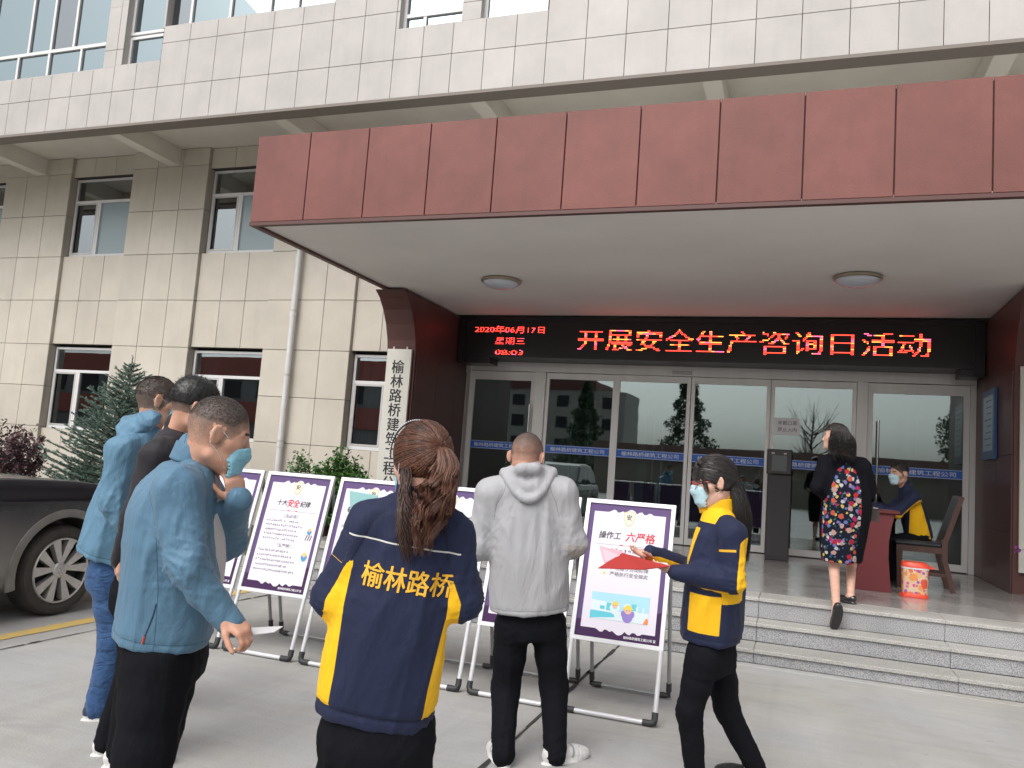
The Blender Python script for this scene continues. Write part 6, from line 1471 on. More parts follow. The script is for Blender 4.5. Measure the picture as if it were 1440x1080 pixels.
for i in range(1500):
    lock = i % 46; rl = random.Random(lock); a = rl.uniform(0, 6.28)+rr.gauss(0, .16); rad = min(1.1, math.sqrt(rl.random())+rr.gauss(0, .07)); L = rl.uniform(.20, .315)*rr.uniform(.93, 1.04); ph = rl.uniform(-2.5, 2.5); pts = []
    for k in range(15):
        s_ = k/14; wd = (.010+.036*math.sin(min(1, s_*1.15)*math.pi*.62)**1.1)*(1 if s_ < .7 else 1-.55*(s_-.7)/.3)
        base = tie-H.f*(.030*math.sin(min(1, s_*3)*1.57)+.03*s_)+R*(.030*math.sin(min(1, s_*1.4)*3.14)*.9+.004-.040*s_)-UP*(L*s_**1.12-.012*math.sin(min(1, s_*4)*3.14))
        wave = .013*math.sin(s_*15+ph)*s_
        pts.append(base+R*(rad*math.cos(a)*wd+wave)+np.cross(R, UP)*(-rad*math.sin(a)*wd*.55)-Fw*.02*s_+np.cross(UP, R)*wave*.8)
    CV.append(pts)
strands('ponytail', p4, CV, .0014, m_hairb)
CV = []
for i in range(620):       # loose locks falling on the shoulders either side
    s0 = -1 if i % 2 else 1; st = H.p(-.05+rr.uniform(-.03, .02), s0*rr.uniform(.060, .08), rr.uniform(-.07, -.02)); L = rr.uniform(.10, .23 if s0 < 0 else .17); a = rr.uniform(0, 6)
    CV.append([st-UP*L*s_-Fw*(.045*s_)+R*(-s0*.02*s_+.016*math.sin(s_*7+a*.3)*s_)+H.r*s0*.0+A3(0, 0, 0) for s_ in np.linspace(0, 1, 9)])
strands('loose_hair', p4, CV, .0018, leafmat('dark_brown_hair', (.022, .011, .009), (.085, .036, .022), .42))
q = M(); q.tube([tie+unit(np.cross(H.f, UP))*.0+H.r*.019*math.cos(a)+H.u*.019*math.sin(a) for a in np.linspace(0, 2*math.pi, 15)], .0085, 8); q.build('hair_tie', mat('hair_tie_cloth', (.55, .50, .47), .8), p4, smooth=True)
q = M(); q.tube([H.p(.012+.018*(1-abs(math.cos(a))), .0965*math.cos(a), .024+.112*math.sin(a)) for a in np.linspace(-.15, math.pi+.15, 40)], .0032, 6); hb = q.build('headband', mat('headband_black', (.03, .03, .035), .4), p4, smooth=True)
q = M()
for a in np.linspace(-.1, math.pi+.1, 46): c = H.p(.012+.018*(1-abs(math.cos(a))), .0995*math.cos(a), .024+.1155*math.sin(a)); q.obox(c, H.f, H.r, H.u, .0018, .0018, .0018)
tag(q.build('beads', mat('headband_beads', (.75, .75, .78), .2), hb), kind='stuff')
mask(H, p4, m_maskb)
hf = empty('leaflet', jx(512, 700, .30), 'pale turquoise leaflet held up in front of the ponytailed woman', 'leaflet')
q = M(); c0 = jx(512, 712, .30); q.obox(c0, unit(A3(.95, -.2, -.05)), unit(A3(.2, .95, .2)), unit(A3(0, -.25, 1)), .062, .0012, .045); q.build('sheet', mat('leaflet_turquoise', (.36, .66, .66), .5), hf)
def coat(J, hem, top, secs, ru, re, rw, seed, vox=.0085, amp=.005, freq=15., el_amp=.012, ext=.03, collar=.062, Rv=None, n=2.4, colh=.03, lapel=None):
    """secs: (height fraction from hem to neck, half width, half depth, forward offset)"""
    nk = J['neck']; R = unit(J['shR']-J['shL']); up = unit(nk-hem); R = unit(R-up*(R@up)) if Rv is None else unit(Rv); Fw = unit(np.cross(up, R)); F = Field(vox)
    C = [hem+(nk-hem)*h+Fw*fo for h, a, b, fo in secs]
    F.loft(C, R, Fw, [s_[1] for s_ in secs], [s_[2] for s_ in secs], .03, n, .012)
    for q, sg in (('L', -1), ('R', 1)): F.cone(nk+R*sg*.04-up*.03, J['sh'+q], .055, ru*.92, .04); sleeve(F, J, q, ru, re, rw, ext=ext)
    F.cone(nk-up*.02, nk+up*colh, collar, collar*.98, .015)
    V, Q, Nn = finish_cloth(F, J, seed, amp, freq, up, el_amp)
    z = (V-nk)@up; cz_ = [(c-nk)@up for c in C]; xt = (V-nk)@R-np.interp(z, cz_, [(c-nk)@R for c in C]); yt = (V-nk)@Fw-np.interp(z, cz_, [(c-nk)@Fw for c in C])
    aw = np.interp(z, cz_, [s_[1] for s_ in secs]); bw = np.interp(z, cz_, [s_[2] for s_ in secs]); st_ = ((np.abs(xt/aw)**n+np.abs(yt/bw)**n)**(1/n)-1)*bw
    sa, ta, sga = arm_side(V, J, ru, re, rw); bl = np.clip((st_-sa)/.012, -1, 1)*.5+.5
    V, sl = seams(V, Q, st_, sa, ta, (V-C[0])@up, .035); return V, Q, dict(sl=sl, R=R, up=up, Fw=Fw, z=-z, xt=xt, yt=yt, sa=sa, ta=ta, sga=sga, bl=bl, st=st_)
def legs_from(J, P, Rr, fwd, sep=.10, kn=.02, z=0.0, turn=0.0):
    for q, sg in (('L', -1), ('R', 1)): J['kn'+q] = P+Rr*sg*sep+fwd*kn+UP*.47; J['an'+q] = P+Rr*sg*sep*1.05+UP*.085; J['toe'+q] = J['an'+q]+fwd*.19+Rr*sg*.03-UP*.06

m_hairg = leafmat('greying_hair', (.035, .030, .027), (.12, .105, .095), .5)
# ---------------------------------------------------------------- 3. man in the blue jacket, right foreground of the group
B = 2.80; jx = lambda x, y, d=0.0: atD(x, y, B+d)
f0 = unit(A3(.80, .60, 0)); r0 = np.cross(f0, UP)
J = dict(neck=jx(272, 652, .0), chest=jx(247, 730, .0), pelvis=jx(226, 905, .0), shR=jx(249, 690, -.17), shL=jx(285, 700, .17), elR=jx(262, 795, -.22), elL=jx(322, 762, .14), wrR=jx(315, 866, -.20), wrL=jx(334, 710, -.01),
         hipR=jx(222, 925, -.09), hipL=jx(238, 925, .09))
g0 = J['pelvis']*A3(1, 1, 0)-f0*.03; legs_from(J, g0, r0, f0, .11, .03)
J['handR'] = ((A3(.80, .10, -.42), A3(-.45, .2, -.85), -1), dict(curls=(38, 55, 40), k=1.02, thumb=.35, tc=25, spread=.85)); J['handL'] = ((jx(327, 652, -.03)-jx(334, 710, -.01), A3(-.88, .25, .15), 1), dict(curls=(32, 42, 25), k=1.0, thumb=.5, tc=20))
H = Head(jx(308, 611, .0), A3(.70, .66, -.24), UP+f0*.12, 1.05)
crop = lambda f, r, u: np.clip(.62+(u-.005)*5.0-np.maximum(0, f-.03)*6+0*r, -.2, 1.25)*np.where((u > -.050-.3*np.minimum(0, f+.01)*0+np.maximum(0, f-.005)*1.35) & (f < .088), 1, 0)-np.where(((np.abs(r) > .076) & (u < .026) & (f > -.035)) | (u < -.055), 2, 0)
p3 = person('stout man in a blue zip jacket and black trousers, touching the mask at his chin', g0, H, J, skinm=SK_D, slim=.93, hair_fn=crop, fat=.010, vox=.0058)
kp = lambda f, r, u: np.minimum(u-.028-np.maximum(0, f-.02)*.55, .072-f)
short_hair(H, p3, lambda f, r, u: np.minimum(u-.030-np.maximum(0, f-.02)*.7, .072-f), 7000, lambda f, r, u: .004+.035*max(0, u-.07), m_hairg, 41, lift=.5, dirn=(.35, 0, -.2), rad=.0007)
m_bj = cloth('blue_windbreaker', (.088, .178, .265), [('seam', (.045, .105, .16), .0018)], .50, .05, .5, 450, 8.0, .1, (1, 1, .5), .016)
hem = jx(228, 893); 
secs = [(0, .190, .165, .005), (.12, .195, .168, .005), (.35, .198, .168, -.002), (.55, .20, .160, -.020), (.74, .20, .148, -.036), (.88, .172, .124, -.036), (1.0, .088, .080, -.008)]
V, Q, K = coat(J, hem, None, secs, .080, .066, .050, 31, amp=.0065, freq=14., el_amp=.018, collar=.070, Rv=r0, colh=.045)
seam = np.where(K['bl'] < .5, np.where(K['xt'] > 0, K['yt']+.030-.05*np.clip(K['z']-.2, 0, 1), .5), np.where(np.abs(K['ta']-.0) < .16, .5, .5))
seam = np.where(np.abs(seam) < np.abs(K['sl']), seam, K['sl']); jk = npmesh('jacket', V, Q, m_bj, p3, {'seam': seam})
t = M(); ribbon_on(V, Q, t, [jx(254, 828), jx(250, 842), jx(244, 858), jx(238, 872)], CF, .0022); t.build('pocket_zip', mat('zip_dark', (.03, .06, .10), .5), jk)
t = M(); ribbon_on(V, Q, t, [jx(239, 870), jx(236, 880)], CF, .0035, .003); t.build('zip_pull', mat('zip_red', (.50, .06, .04), .5), jk)
F = Field(.009); C = [hem+(J['neck']-hem)*h+K['Fw']*o for h, o in ((.08, .052), (.4, .052), (.75, .036), (.97, .03))]; F.loft(C, K['R'], K['Fw'], [.10, .11, .10, .05], [.118, .118, .098, .055], .02, 2.2); V2, Q2 = F.mesh(1)
npmesh('shirt', V2+vnormals(V2, Q2)*(folds(V2, 5, 16., UP)*.004)[:, None], Q2, cloth('white_shirt', (.55, .52, .52), (), .8, .04, .4, 400, 10), p3)
collar_shell(p3, J['neck']+UP*.015+f0*.004, r0, f0, .072, .076, .044, m_bj, (('seam', 1.),), lean=.30, flare=1.04, split=True)
trousers(p3, J, m_black_tr, .120, .098, .082, .03, 33, depth=.135, waist=.08)
for q in 'LR': shoe(p3, J['an'+q], J['toe'+q], m_shoek, 1.05)
mask(H, p3, m_maskb, drop=.014)
def sheet(mb, pts, th=.0015):
    P_ = [A3(*p) for p in pts]; n_ = unit(np.cross(P_[1]-P_[0], P_[2]-P_[0])); k = len(P_); mb.add([p+n_*th for p in P_]+[p-n_*th for p in P_], [tuple(range(k)), tuple(range(2*k-1, k-1, -1))]+[(i, i+k, (i+1) % k+k, (i+1) % k) for i in range(k)])
q = M(); sheet(q, [jx(340, 884, -.16), jx(352, 893, -.20), jx(386, 889, -.16), jx(398, 881, -.06), jx(372, 882, -.08)]); tag(q.build('folded_sheet', m_white), 'white folded sheet held in the lowered hand of the stout blue-jacketed man', 'paper')

# ---------------------------------------------------------------- 4. man in the black jacket, middle of the three
B = 3.80; jx = lambda x, y, d=0.0: atD(x, y, B+d)
f0 = unit(A3(.72, .69, 0)); r0 = np.cross(f0, UP)
J = dict(neck=jx(247, 609, .0), chest=jx(222, 668, .0), pelvis=jx(196, 815, .0), shR=jx(222, 640, -.19), shL=jx(248, 650, .19), elR=jx(190, 725, -.24), elL=jx(260, 720, .24), wrR=jx(172, 778, -.22), wrL=jx(300, 730, .2),
         hipR=jx(190, 835, -.09), hipL=jx(205, 835, .09))
g0 = (at_ground(152, 1062)+at_ground(168, 1080))/2; J['anR'] = at_ground(168, 1078)+UP*.085; J['anL'] = at_ground(152, 1061)+UP*.085
J['knR'] = (J['hipR']+J['anR'])/2+f0*.03; J['knL'] = (J['hipL']+J['anL'])/2+f0*.03
for q in 'LR': J['toe'+q] = J['an'+q]+f0*.19-UP*.06
J['handR'] = ((A3(-.15, .0, -1), A3(.6, .8, 0), -1), dict(curls=(25, 35, 25))); J['handL'] = ((A3(1, .2, .2), A3(0, 1, 0), 1), dict(curls=(25, 35, 25)))
H = Head(jx(274, 574, .0), A3(.60, .78, -.20), UP, 1.05)
p2 = person('man in a black jacket with thick black hair and glasses, between two men in blue', g0, H, J, skinm=SK_D, slim=.82, hair_fn=lambda f, r, u: np.clip(.8+(u-.0)*4, -.2, 1.2)*np.where((u > -.035+np.maximum(0, f-.005)*1.2) & (f < .075), 1, 0)-np.where((np.abs(r) > .077) & (u < .028) & (f > -.035), 2, 0))
hair_cap(H, 'hair', p2, lambda f, r, u: .010+.012*np.clip((u-.02)*10, 0, 1), lambda f, r, u: np.minimum(u-.004-np.maximum(0, f-.015)*.55, .084-f), m_hairk, .006, .0035, seed=6, fr=60.)
short_hair(H, p2, lambda f, r, u: np.minimum(u-.0-np.maximum(0, f-.015)*.55, .080-f), 4200, lambda f, r, u: .016+.022*max(0, min(1, u*10)), m_hairk, 42, lift=.55, dirn=(.1, 0, -.3))
m_bkj = cloth('black_jacket', (.018, .016, .020), (), .62, .2, .5, 450, 8.0, .08)
hem = jx(203, 800); secs = [(0, .185, .140, 0), (.15, .19, .145, 0), (.45, .19, .140, .004), (.72, .19, .126, 0), (.88, .16, .105, 0), (1, .08, .07, 0)]
V, Q, K = coat(J, hem, None, secs, .074, .060, .045, 51, vox=.010, Rv=r0, colh=.040, collar=.064); npmesh('jacket', V, Q, m_bkj, p2)
trousers(p2, J, m_black_tr, .098, .078, .066, .02, 53, depth=.115)
for q in 'LR': shoe(p2, J['an'+q], J['toe'+q], m_shoew, 1.05)
mask(H, p2, m_maskb)
def glasses(H, parent, rim, m_rim):
    g_ = M()
    for s_ in (-1, 1):
        g_.tube([H.p(.105-.008*abs(math.cos(a)), s_*(.033+.025*math.cos(a)), .001+.019*math.sin(a)) for a in np.linspace(0, 2*math.pi, 17)], rim, 5)
        g_.tube([H.p(.096, s_*.058, .008), H.p(.05, s_*.080, .010), H.p(-.005, s_*.084, .012), H.p(-.03, s_*.083, -.006)], rim, 5)
    g_.tube([H.p(.106, -.009, .004), H.p(.108, 0, .007), H.p(.106, .009, .004)], rim, 5); return g_.build('glasses', m_rim, parent, smooth=True)
glasses(H, p2, .0015, m_black)

# ---------------------------------------------------------------- 5. man in the lighter blue hooded jacket and jeans, at the back
B = 4.35; jx = lambda x, y, d=0.0: atD(x, y, B+d)
f0 = unit(A3(.72, .69, 0)); r0 = np.cross(f0, UP)
J = dict(neck=jx(211, 600, .0), chest=jx(182, 660, .0), pelvis=jx(158, 790, .0), shR=jx(172, 634, -.19), shL=jx(205, 640, .19), elR=jx(160, 706, -.22), elL=jx(222, 700, .2), wrR=jx(185, 755, -.2), wrL=jx(250, 700, .2),
         hipR=jx(152, 810, -.085), hipL=jx(166, 808, .085))
g0 = at_ground(136, 1012); J['anR'] = g0+UP*.085; J['anL'] = g0-r0*.24+f0*.10+UP*.085
J['knR'] = (J['hipR']+J['anR'])/2+f0*.05; J['knL'] = (J['hipL']+J['anL'])/2+f0*.05
for q in 'LR': J['toe'+q] = J['an'+q]+f0*.19-UP*.06
J['handR'] = ((A3(1, .2, -.2), A3(0, 1, 0), -1), dict(curls=(25, 35, 25))); J['handL'] = ((A3(1, .2, .2), A3(0, 1, 0), 1), dict(curls=(25, 35, 25)))
H = Head(jx(222, 564, .0), A3(.60, .80, -.10), UP, 1.07)
p1 = person('man in a light blue hooded jacket and blue jeans, standing farthest left by the car', g0, H, J, skinm=SK_M, slim=.84, hair_fn=lambda f, r, u: np.clip(1.05+(u-.015)*4-.0*f, -.2, 1.3)*np.where((u > -.050+np.maximum(0, f-.005)*1.3) & (f < .08), 1, 0)-np.where((np.abs(r) > .077) & (u < .028) & (f > -.035), 2, 0))
short_hair(H, p1, lambda f, r, u: np.minimum(u-.005-np.maximum(0, f-.02)*.7, .075-f), 4200, lambda f, r, u: .006+.05*max(0, u-.05), m_hairk, 43, lift=.5, rad=.0008)
m_lbj = cloth('light_blue_jacket', (.105, .215, .315), [('seam', (.05, .12, .18), .0018)], .55, .06, .55, 450, 7.0, .1, (1, 1, .4), .018)
hem = jx(152, 778); secs = [(0, .205, .160, 0), (.2, .20, .160, 0), (.5, .195, .150, .0), (.72, .195, .132, 0), (.88, .16, .108, 0), (1, .08, .072, 0)]
V, Q, K = coat(J, hem, None, secs, .080, .068, .050, 61, vox=.010, Rv=r0, amp=.007); npmesh('jacket', V, Q, m_lbj, p1, {'seam': K['sl']})
F = Field(.009); nk = J['neck']; up_ = unit(nk-hem)
for k in range(16):
    a, a2 = math.pi*k/16, math.pi*(k+1)/16
    g_ = lambda a, s_, dz: nk+r0*.115*math.cos(a)*s_-f0*(.0+.135*math.sin(a)*s_)+up_*(.02-.13*math.sin(a)**1.2+dz)
    F.cone(g_(a, 1, 0), g_(a2, 1, 0), .024, .024, .02); F.cone(g_(a, .72, .03), g_(a2, .72, .03), .034, .034, .04); F.cone(g_(a, .45, .045), g_(a2, .45, .045), .03, .03, .04)
F.ell(nk-f0*.075-up_*.02, np.array([f0, r0, up_]), (.075, .105, .075), .04)
V2, Q2 = F.mesh(1); V2 = V2+vnormals(V2, Q2)*(folds(V2, 12, 20., r0, .5)*.018)[:, None]; npmesh('hood', V2, Q2, m_lbj, p1, {'seam': np.full(len(V2), 1.)})
m_jean = cloth('blue_denim', (.035, .085, .20), (), .8, .25, .7, 300, 9.0, .1, (1, 1, 1.6), .02)
trousers(p1, J, m_jean, .100, .078, .066, .025, 63, depth=.115, amp=.006)
for q in 'LR': shoe(p1, J['an'+q], J['toe'+q], m_shoen, 1.05)
mask(H, p1, m_maskb, drop=.01)

# ---------------------------------------------------------------- 6. woman with the red folder
B = 3.90; jx = lambda x, y, d=0.0: atD(x, y, B+d)
f0 = unit(A3(-.97, .16, 0)); r0 = np.cross(f0, UP)
J = dict(neck=jx(1012, 716, .0), chest=jx(1010, 770, .0), pelvis=jx(1002, 905, .0), shL=jx(1030, 751, -.15), shR=jx(1003, 745, .15), elL=jx(1031, 818, -.19), elR=jx(1000, 808, .17), wrL=jx(958, 806, -.12), wrR=jx(921, 780, .03),
         hipL=jx(990, 925, -.08), hipR=jx(1010, 922, .08), knL=jx(970, 1000, -.08), knR=jx(1022, 998, .10), anL=jx(978, 1090, -.06), anR=jx(1062, 1078, .10))
J['toeL'] = J['anL']+f0*.17-UP*.06; J['toeR'] = J['anR']+f0*.16-UP*.05
J['handL'] = ((unit(jx(908, 795, -.05)-jx(958, 806, -.12)), A3(0, .35, .95), 1), dict(curls=(14, 20, 12), k=.92, spread=.8, thumb=.35, tc=10)); J['handR'] = ((unit(jx(886, 776, .0)-jx(921, 780, .03)), A3(0, -.5, .9), -1), dict(curls=(14, 20, 12), k=.9, spread=.8, thumb=.3, tc=10))
H = Head(jx(1004, 678, .0), A3(-.94, -.26, -.22), UP-f0*0, .98)
g0 = J['pelvis']*A3(1, 1, 0); p6 = person('masked woman with long black hair in a navy and yellow jacket, holding a red folder', g0, H, J, skinm=SK_W, slim=.85, vox=.0056)
hem = jx(1000, 898); secs = [(0, .165, .140, 0), (.14, .172, .145, 0), (.4, .172, .138, .0), (.68, .172, .122, 0), (.87, .145, .100, 0), (1, .07, .066, 0)]
V, Q, K = coat(J, hem, None, secs, .066, .058, .040, 71, Rv=r0, colh=.05, collar=.058, vox=.0078)
z = K['z']; yt = K['yt']; ta = K['ta']; bl = K['bl']
low = (V-(hem-K['up']*.012))@K['up']
pocket = np.minimum.reduce([.075-np.abs(yt-.000), low-.075, .255-low, K['xt']*-1-.02])       # yellow pocket panel on the flank
rear = np.minimum.reduce([-yt-.075+.0*z, low-.22+.6*(yt+.11)*0, .45-low, -K['xt']-.0])
armc = J['shL']+(J['elL']-J['shL'])*np.clip(ta, 0, 1)[:, None]; lat = -((V-armc)@f0)            # behind the upper arm
wed = np.minimum(lat-np.interp(ta, [0, .2, .7, 1, 1.2, 2], [.08, .045, .035, .030, .07, .1]), .2)
fa = J['elL']+(J['wrL']-J['elL'])*np.clip(ta-1, 0, 1)[:, None]; under = np.where(ta > 1.0, -((V-fa)@UP)-.050, -.05)
chestp = np.minimum.reduce([.016-np.abs(yt-.075-.25*(z-.10)), z-.085, .30-z, -K['xt']*1-.02]); coll = np.minimum(.055-z, .03+0*z)+.0
front = np.minimum(yt-.085, .19-z)
yel = np.maximum.reduce([pocket, rear, chestp, coll])*(1-bl)+np.where(K['sga'] < 0, np.maximum(wed, under), np.where(ta > 1.0, -((V-(J['elR']+(J['wrR']-J['elR'])*np.clip(ta-1, 0, 1)[:, None]))@UP)-.005, -.05))*bl
sti = np.where((K['sga'] < 0) & (bl > .6) & (ta > .15) & (ta < .6) & (lat < .03), (ta-.36)*.12+.0*lat, .5)
npmesh('jacket', V, Q, m_work, p6, {'seam': K['sl'], 'yellow': yel, 'piping': np.full(len(V), 1.), 'stitch': sti})
collar_shell(p6, J['neck']+UP*.005+f0*.012, r0, f0, .072, .082, .042, m_work, (('yellow', 1.), ('piping', 1.), ('stitch', 1.), ('seam', 1.)), lean=.12, flare=1.12, split=True)
trousers(p6, J, m_black_tr, .088, .062, .050, .02, 73, depth=.100, waist=.10)
for q in 'LR': shoe(p6, J['an'+q], J['toe'+q], m_shoek, .92)
keep = lambda f, r, u: np.minimum.reduce([np.maximum(.062-f-.15*np.maximum(0, .04-u), (u-.040)), u+.085, np.maximum(-f-.012+.5*np.maximum(0, u), u-.012)])
hair_cap(H, 'hair', p6, .014, keep, m_hairk, .006, .003, seed=8, fr=60.)
rr = random.Random(27); CV = []
for i in range(1500):
    v = rand_unit(rr)
    if v[2] < -.1: continue
    st_ = unit(A3(v[0], v[1], max(.15, v[2]))); e_ = unit(A3(-.9, v[1]*.3, -.42)); pts = []
    for s_ in np.linspace(0, 1, 9):
        w = unit(st_*(1-s_)+e_*s_); pts.append(H.p(-.012+.112*w[0], .093*w[1], .030+.108*w[2]))
    if keep(*[np.array(q_) for q_ in (-.012+.10*st_[0], .08*st_[1], .03+.095*st_[2])]) < -.004: continue
    CV.append(pts)
for i in range(70):        # fringe and side locks
    r_ = rr.uniform(-.055, .055); pts = [H.p(.045+.055*s_**.6-.02*(abs(r_)/.055)**2*s_, r_*(1+.15*s_), .125-.085*s_**1.3-.02*(abs(r_)/.055)) for s_ in np.linspace(0, 1, 7)]; CV.append(pts)
for s0 in (-1, 1):
    for i in range(26): a = rr.uniform(-.01, .012); CV.append([H.p(.060+a-.01*s_, s0*(.076+.004*s_), .055-.105*s_) for s_ in np.linspace(0, 1, 7)])
strands('combed_hair', p6, CV, .0016, m_hairk)
CV = []
for i in range(900):
    a, rad = rr.uniform(0, 6.28), math.sqrt(rr.random()); L = rr.uniform(.26, .40); wv = rr.uniform(0, 6)
    pts = []
    for s_ in np.linspace(0, 1, 11):
        wd = .030+.014*math.sin(s_*3); b_ = H.p(-.088, 0, -.010)-f0*(.012+.050*math.sin(min(1, s_*1.3)*1.57))-UP*L*s_; pts.append(b_+f0*rad*math.cos(a)*wd*.9+r0*rad*math.sin(a)*wd*1.5+f0*.004*math.sin(s_*8+wv))
    CV.append(pts)
strands('long_hair', p6, CV, .0016, m_hairk)
mask(H, p6, m_maskl); glasses(H, p6, .0018, mat('red_glasses', (.45, .06, .07), .3))
fo = empty('red_folder', jx(890, 790, -.03), 'open red folder with pink and white sheets, held out by the masked woman', 'folder')
def sheet(mb, pts, th=.0015):
    P_ = [A3(*p) for p in pts]; n_ = unit(np.cross(P_[1]-P_[0], P_[2]-P_[0])); k = len(P_); mb.add([p+n_*th for p in P_]+[p-n_*th for p in P_], [tuple(range(k)), tuple(range(2*k-1, k-1, -1))]+[(i, i+k, (i+1) % k+k, (i+1) % k) for i in range(k)])
q = M(); sheet(q, [jx(841, 799, -.16), jx(905, 801, -.20), jx(938, 797, -.14), jx(875, 778, -.02)]); sheet(q, [jx(938, 797, -.14), jx(943, 796, -.14), jx(912, 787, .05), jx(875, 778, -.02)]); q.build('cover', mat('folder_red', (.38, .030, .025), .7), fo)
q = M(); sheet(q, [jx(843, 768, -.0), jx(880, 777, .02), jx(872, 781, -.05), jx(850, 792, -.10)]); q.build('pink_sheet', mat('pink_sheet', (.72, .42, .48), .6), fo)
q = M(); sheet(q, [jx(905, 789, -.03), jx(938, 792, -.05), jx(940, 797, -.09), jx(928, 797, -.10)]); q.build('white_sheet', m_white, fo)

# ---------------------------------------------------------------- 7. woman in the floral dress going up the steps
B = 7.50; jx = lambda x, y, d=0.0: atD(x, y, B+d)
f0 = unit(A3(-.35, .94, 0)); r0 = np.cross(f0, UP)
J = dict(neck=jx(1187, 641, .0), chest=jx(1187, 668, .0), pelvis=jx(1188, 738, .0), shL=jx(1163, 653, .0), shR=jx(1212, 656, .0), elL=jx(1150, 684, -.02), elR=jx(1223, 688, .02), wrL=jx(1156, 697, .17), wrR=jx(1222, 700, .20),
         hipL=jx(1177, 748, .0), hipR=jx(1199, 748, .0))
aL = atY(1176, 854, 7.66); aR = atY(1196, 838, 8.12)
J['anL'] = aL; J['anR'] = aR; J['knL'] = jx(1173, 800, .02); J['knR'] = jx(1197, 795, .22); J['toeL'] = atY(1169, 877, 7.74); J['toeR'] = J['anR']+A3(-.14, .12, -.06)
J['handL'] = ((A3(-.35, .5, .1), A3(.5, .2, .6), 1), dict(curls=(30, 40, 25), k=.9)); J['handR'] = ((A3(.1, 1, -.2), A3(-.6, 0, .6), -1), dict(curls=(30, 40, 25), k=.9))
H = Head(jx(1174, 615, .0), A3(-.93, .20, .02), UP, .98); g0 = (aL+aR)/2*A3(1, 1, 0)+UP*.455
p7 = person('woman with wavy black hair in a black and floral dress, stepping up the stairs', g0, H, J, skinm=SK_W, slim=.92, vox=.0075)
F = Field(.013); up = unit(J['neck']-J['pelvis']); R = r0; Fw = f0; hemc = jx(1184, 790)
C = [hemc, hemc+up*.10, jx(1189, 735), jx(1191, 708), J['chest']-up*.03, J['chest']+up*.08, J['neck']-up*.01]
F.loft(C, R, Fw, [.185, .205, .228, .232, .22, .175, .07], [.13, .15, .17, .17, .145, .11, .07], .04, 2.2, .012)
for q, sg in (('L', -1), ('R', 1)): F.cone(J['neck']+R*sg*.05-up*.02, J['sh'+q], .06, .075, .05); F.cone(J['sh'+q], J['el'+q], .085, .070, .06); F.cone(J['el'+q], J['el'+q]*.5+J['wr'+q]*.5, .066, .055, .05); F.cone(J['sh'+q]*.5+J['el'+q]*.5, J['chest']-up*.15+R*sg*.14, .07, .06, .06)
V, Q, Nn = finish_cloth(F, J, 81, .010, 12., up, .010); nk = J['neck']; zz = -((V-nk)@up); xx = (V-nk)@R; yy = (V-nk)@Fw-np.interp(-zz, [(c-nk)@up for c in C], [(c-nk)@Fw for c in C])
wdt = np.interp(zz, [.06, .12, .25, .5, .8, 1.05], [.0, .080, .125, .155, .165, .19]); flo = np.minimum.reduce([wdt-np.abs(xx+.015+.05*np.clip(zz-.3, 0, .6)), -yy-.0, zz-.06])
fl_m = floral_mat('floral_dress', (.010, .012, .022), [(30, .28, [(.03, .16, .10), (.02, .10, .09), (.05, .12, .22)], 5.3), (21, .36, [(.48, .46, .42), (.12, .16, .38), (.50, .36, .10), (.40, .40, .45), (.20, .14, .34)], 2.1), (14.5, .36, [(.42, .03, .03), (.34, .02, .10), (.45, .09, .06), (.42, .26, .24), (.36, .02, .05)], 0)], 1, 1)
b_ = fl_m.node_tree.nodes['Principled BSDF']; src = b_.inputs['Base Color'].links[0].from_socket
at = fl_m.node_tree.nodes.new('ShaderNodeAttribute'); at.attribute_name = 'floral'; gt = N(fl_m, 'ShaderNodeMath'); gt.operation = 'GREATER_THAN'; gt.inputs[1].default_value = 0; LK(fl_m, at.outputs['Fac'], gt.inputs[0]); mx = N(fl_m, 'ShaderNodeMix'); mx.data_type = 'RGBA'; LK(fl_m, gt.outputs[0], mx.inputs['Factor']); mx.inputs[6].default_value = (.006, .006, .009, 1); LK(fl_m, src, mx.inputs[7]); LK(fl_m, mx.outputs[2], b_.inputs['Base Color']); b_.inputs['Roughness'].default_value = .85; b_.inputs['Specular IOR Level'].default_value = .12
npmesh('dress', V, Q, fl_m, p7, {'floral': flo})
hair_cap(H, 'hair', p7, .020, lambda f, r, u: np.minimum.reduce([np.maximum(.030-f, u-.062), u+.10, np.maximum(-.012-f+.5*np.maximum(0, u), u-.045)]), m_hairk, .008, .008, seed=9, fr=55.)
rr = random.Random(37); CV = []
for i in range(1300):
    a = rr.uniform(-1.75, 1.75); st_ = A3(-math.cos(a)*.9+.1, math.sin(a), rr.uniform(-.1, .8)); v = unit(st_); L = rr.uniform(.10, .27); ph = rr.uniform(0, 6); p0 = H.p(-.012+.118*v[0], .100*v[1], .03+.112*v[2]); dr = unit(H.f*v[0]+H.r*v[1]); pts = []
    for s_ in np.linspace(0, 1, 12):
        out = .052*math.sin(min(1, s_*1.4)*1.6); pts.append(p0+dr*(out*(.6 if v[2] > .3 else 1))-UP*(L*s_+.06*s_*max(0, v[2]))+r0*.016*math.sin(s_*17+ph)*s_+f0*.012*math.cos(s_*17+ph)*s_)
    CV.append(pts)
strands('wavy_hair', p7, CV, .0026, m_hairk)
shoe(p7, J['anL'], J['toeL'], m_shoeb, .92, low=True, pitch=-.75*.26); shoe(p7, J['anR'], J['toeR'], m_shoeb, .92, low=True)
hb = empty('handbag', jx(1229, 712, .15), 'small dark bag on the right arm of the woman in the floral dress', 'bag')
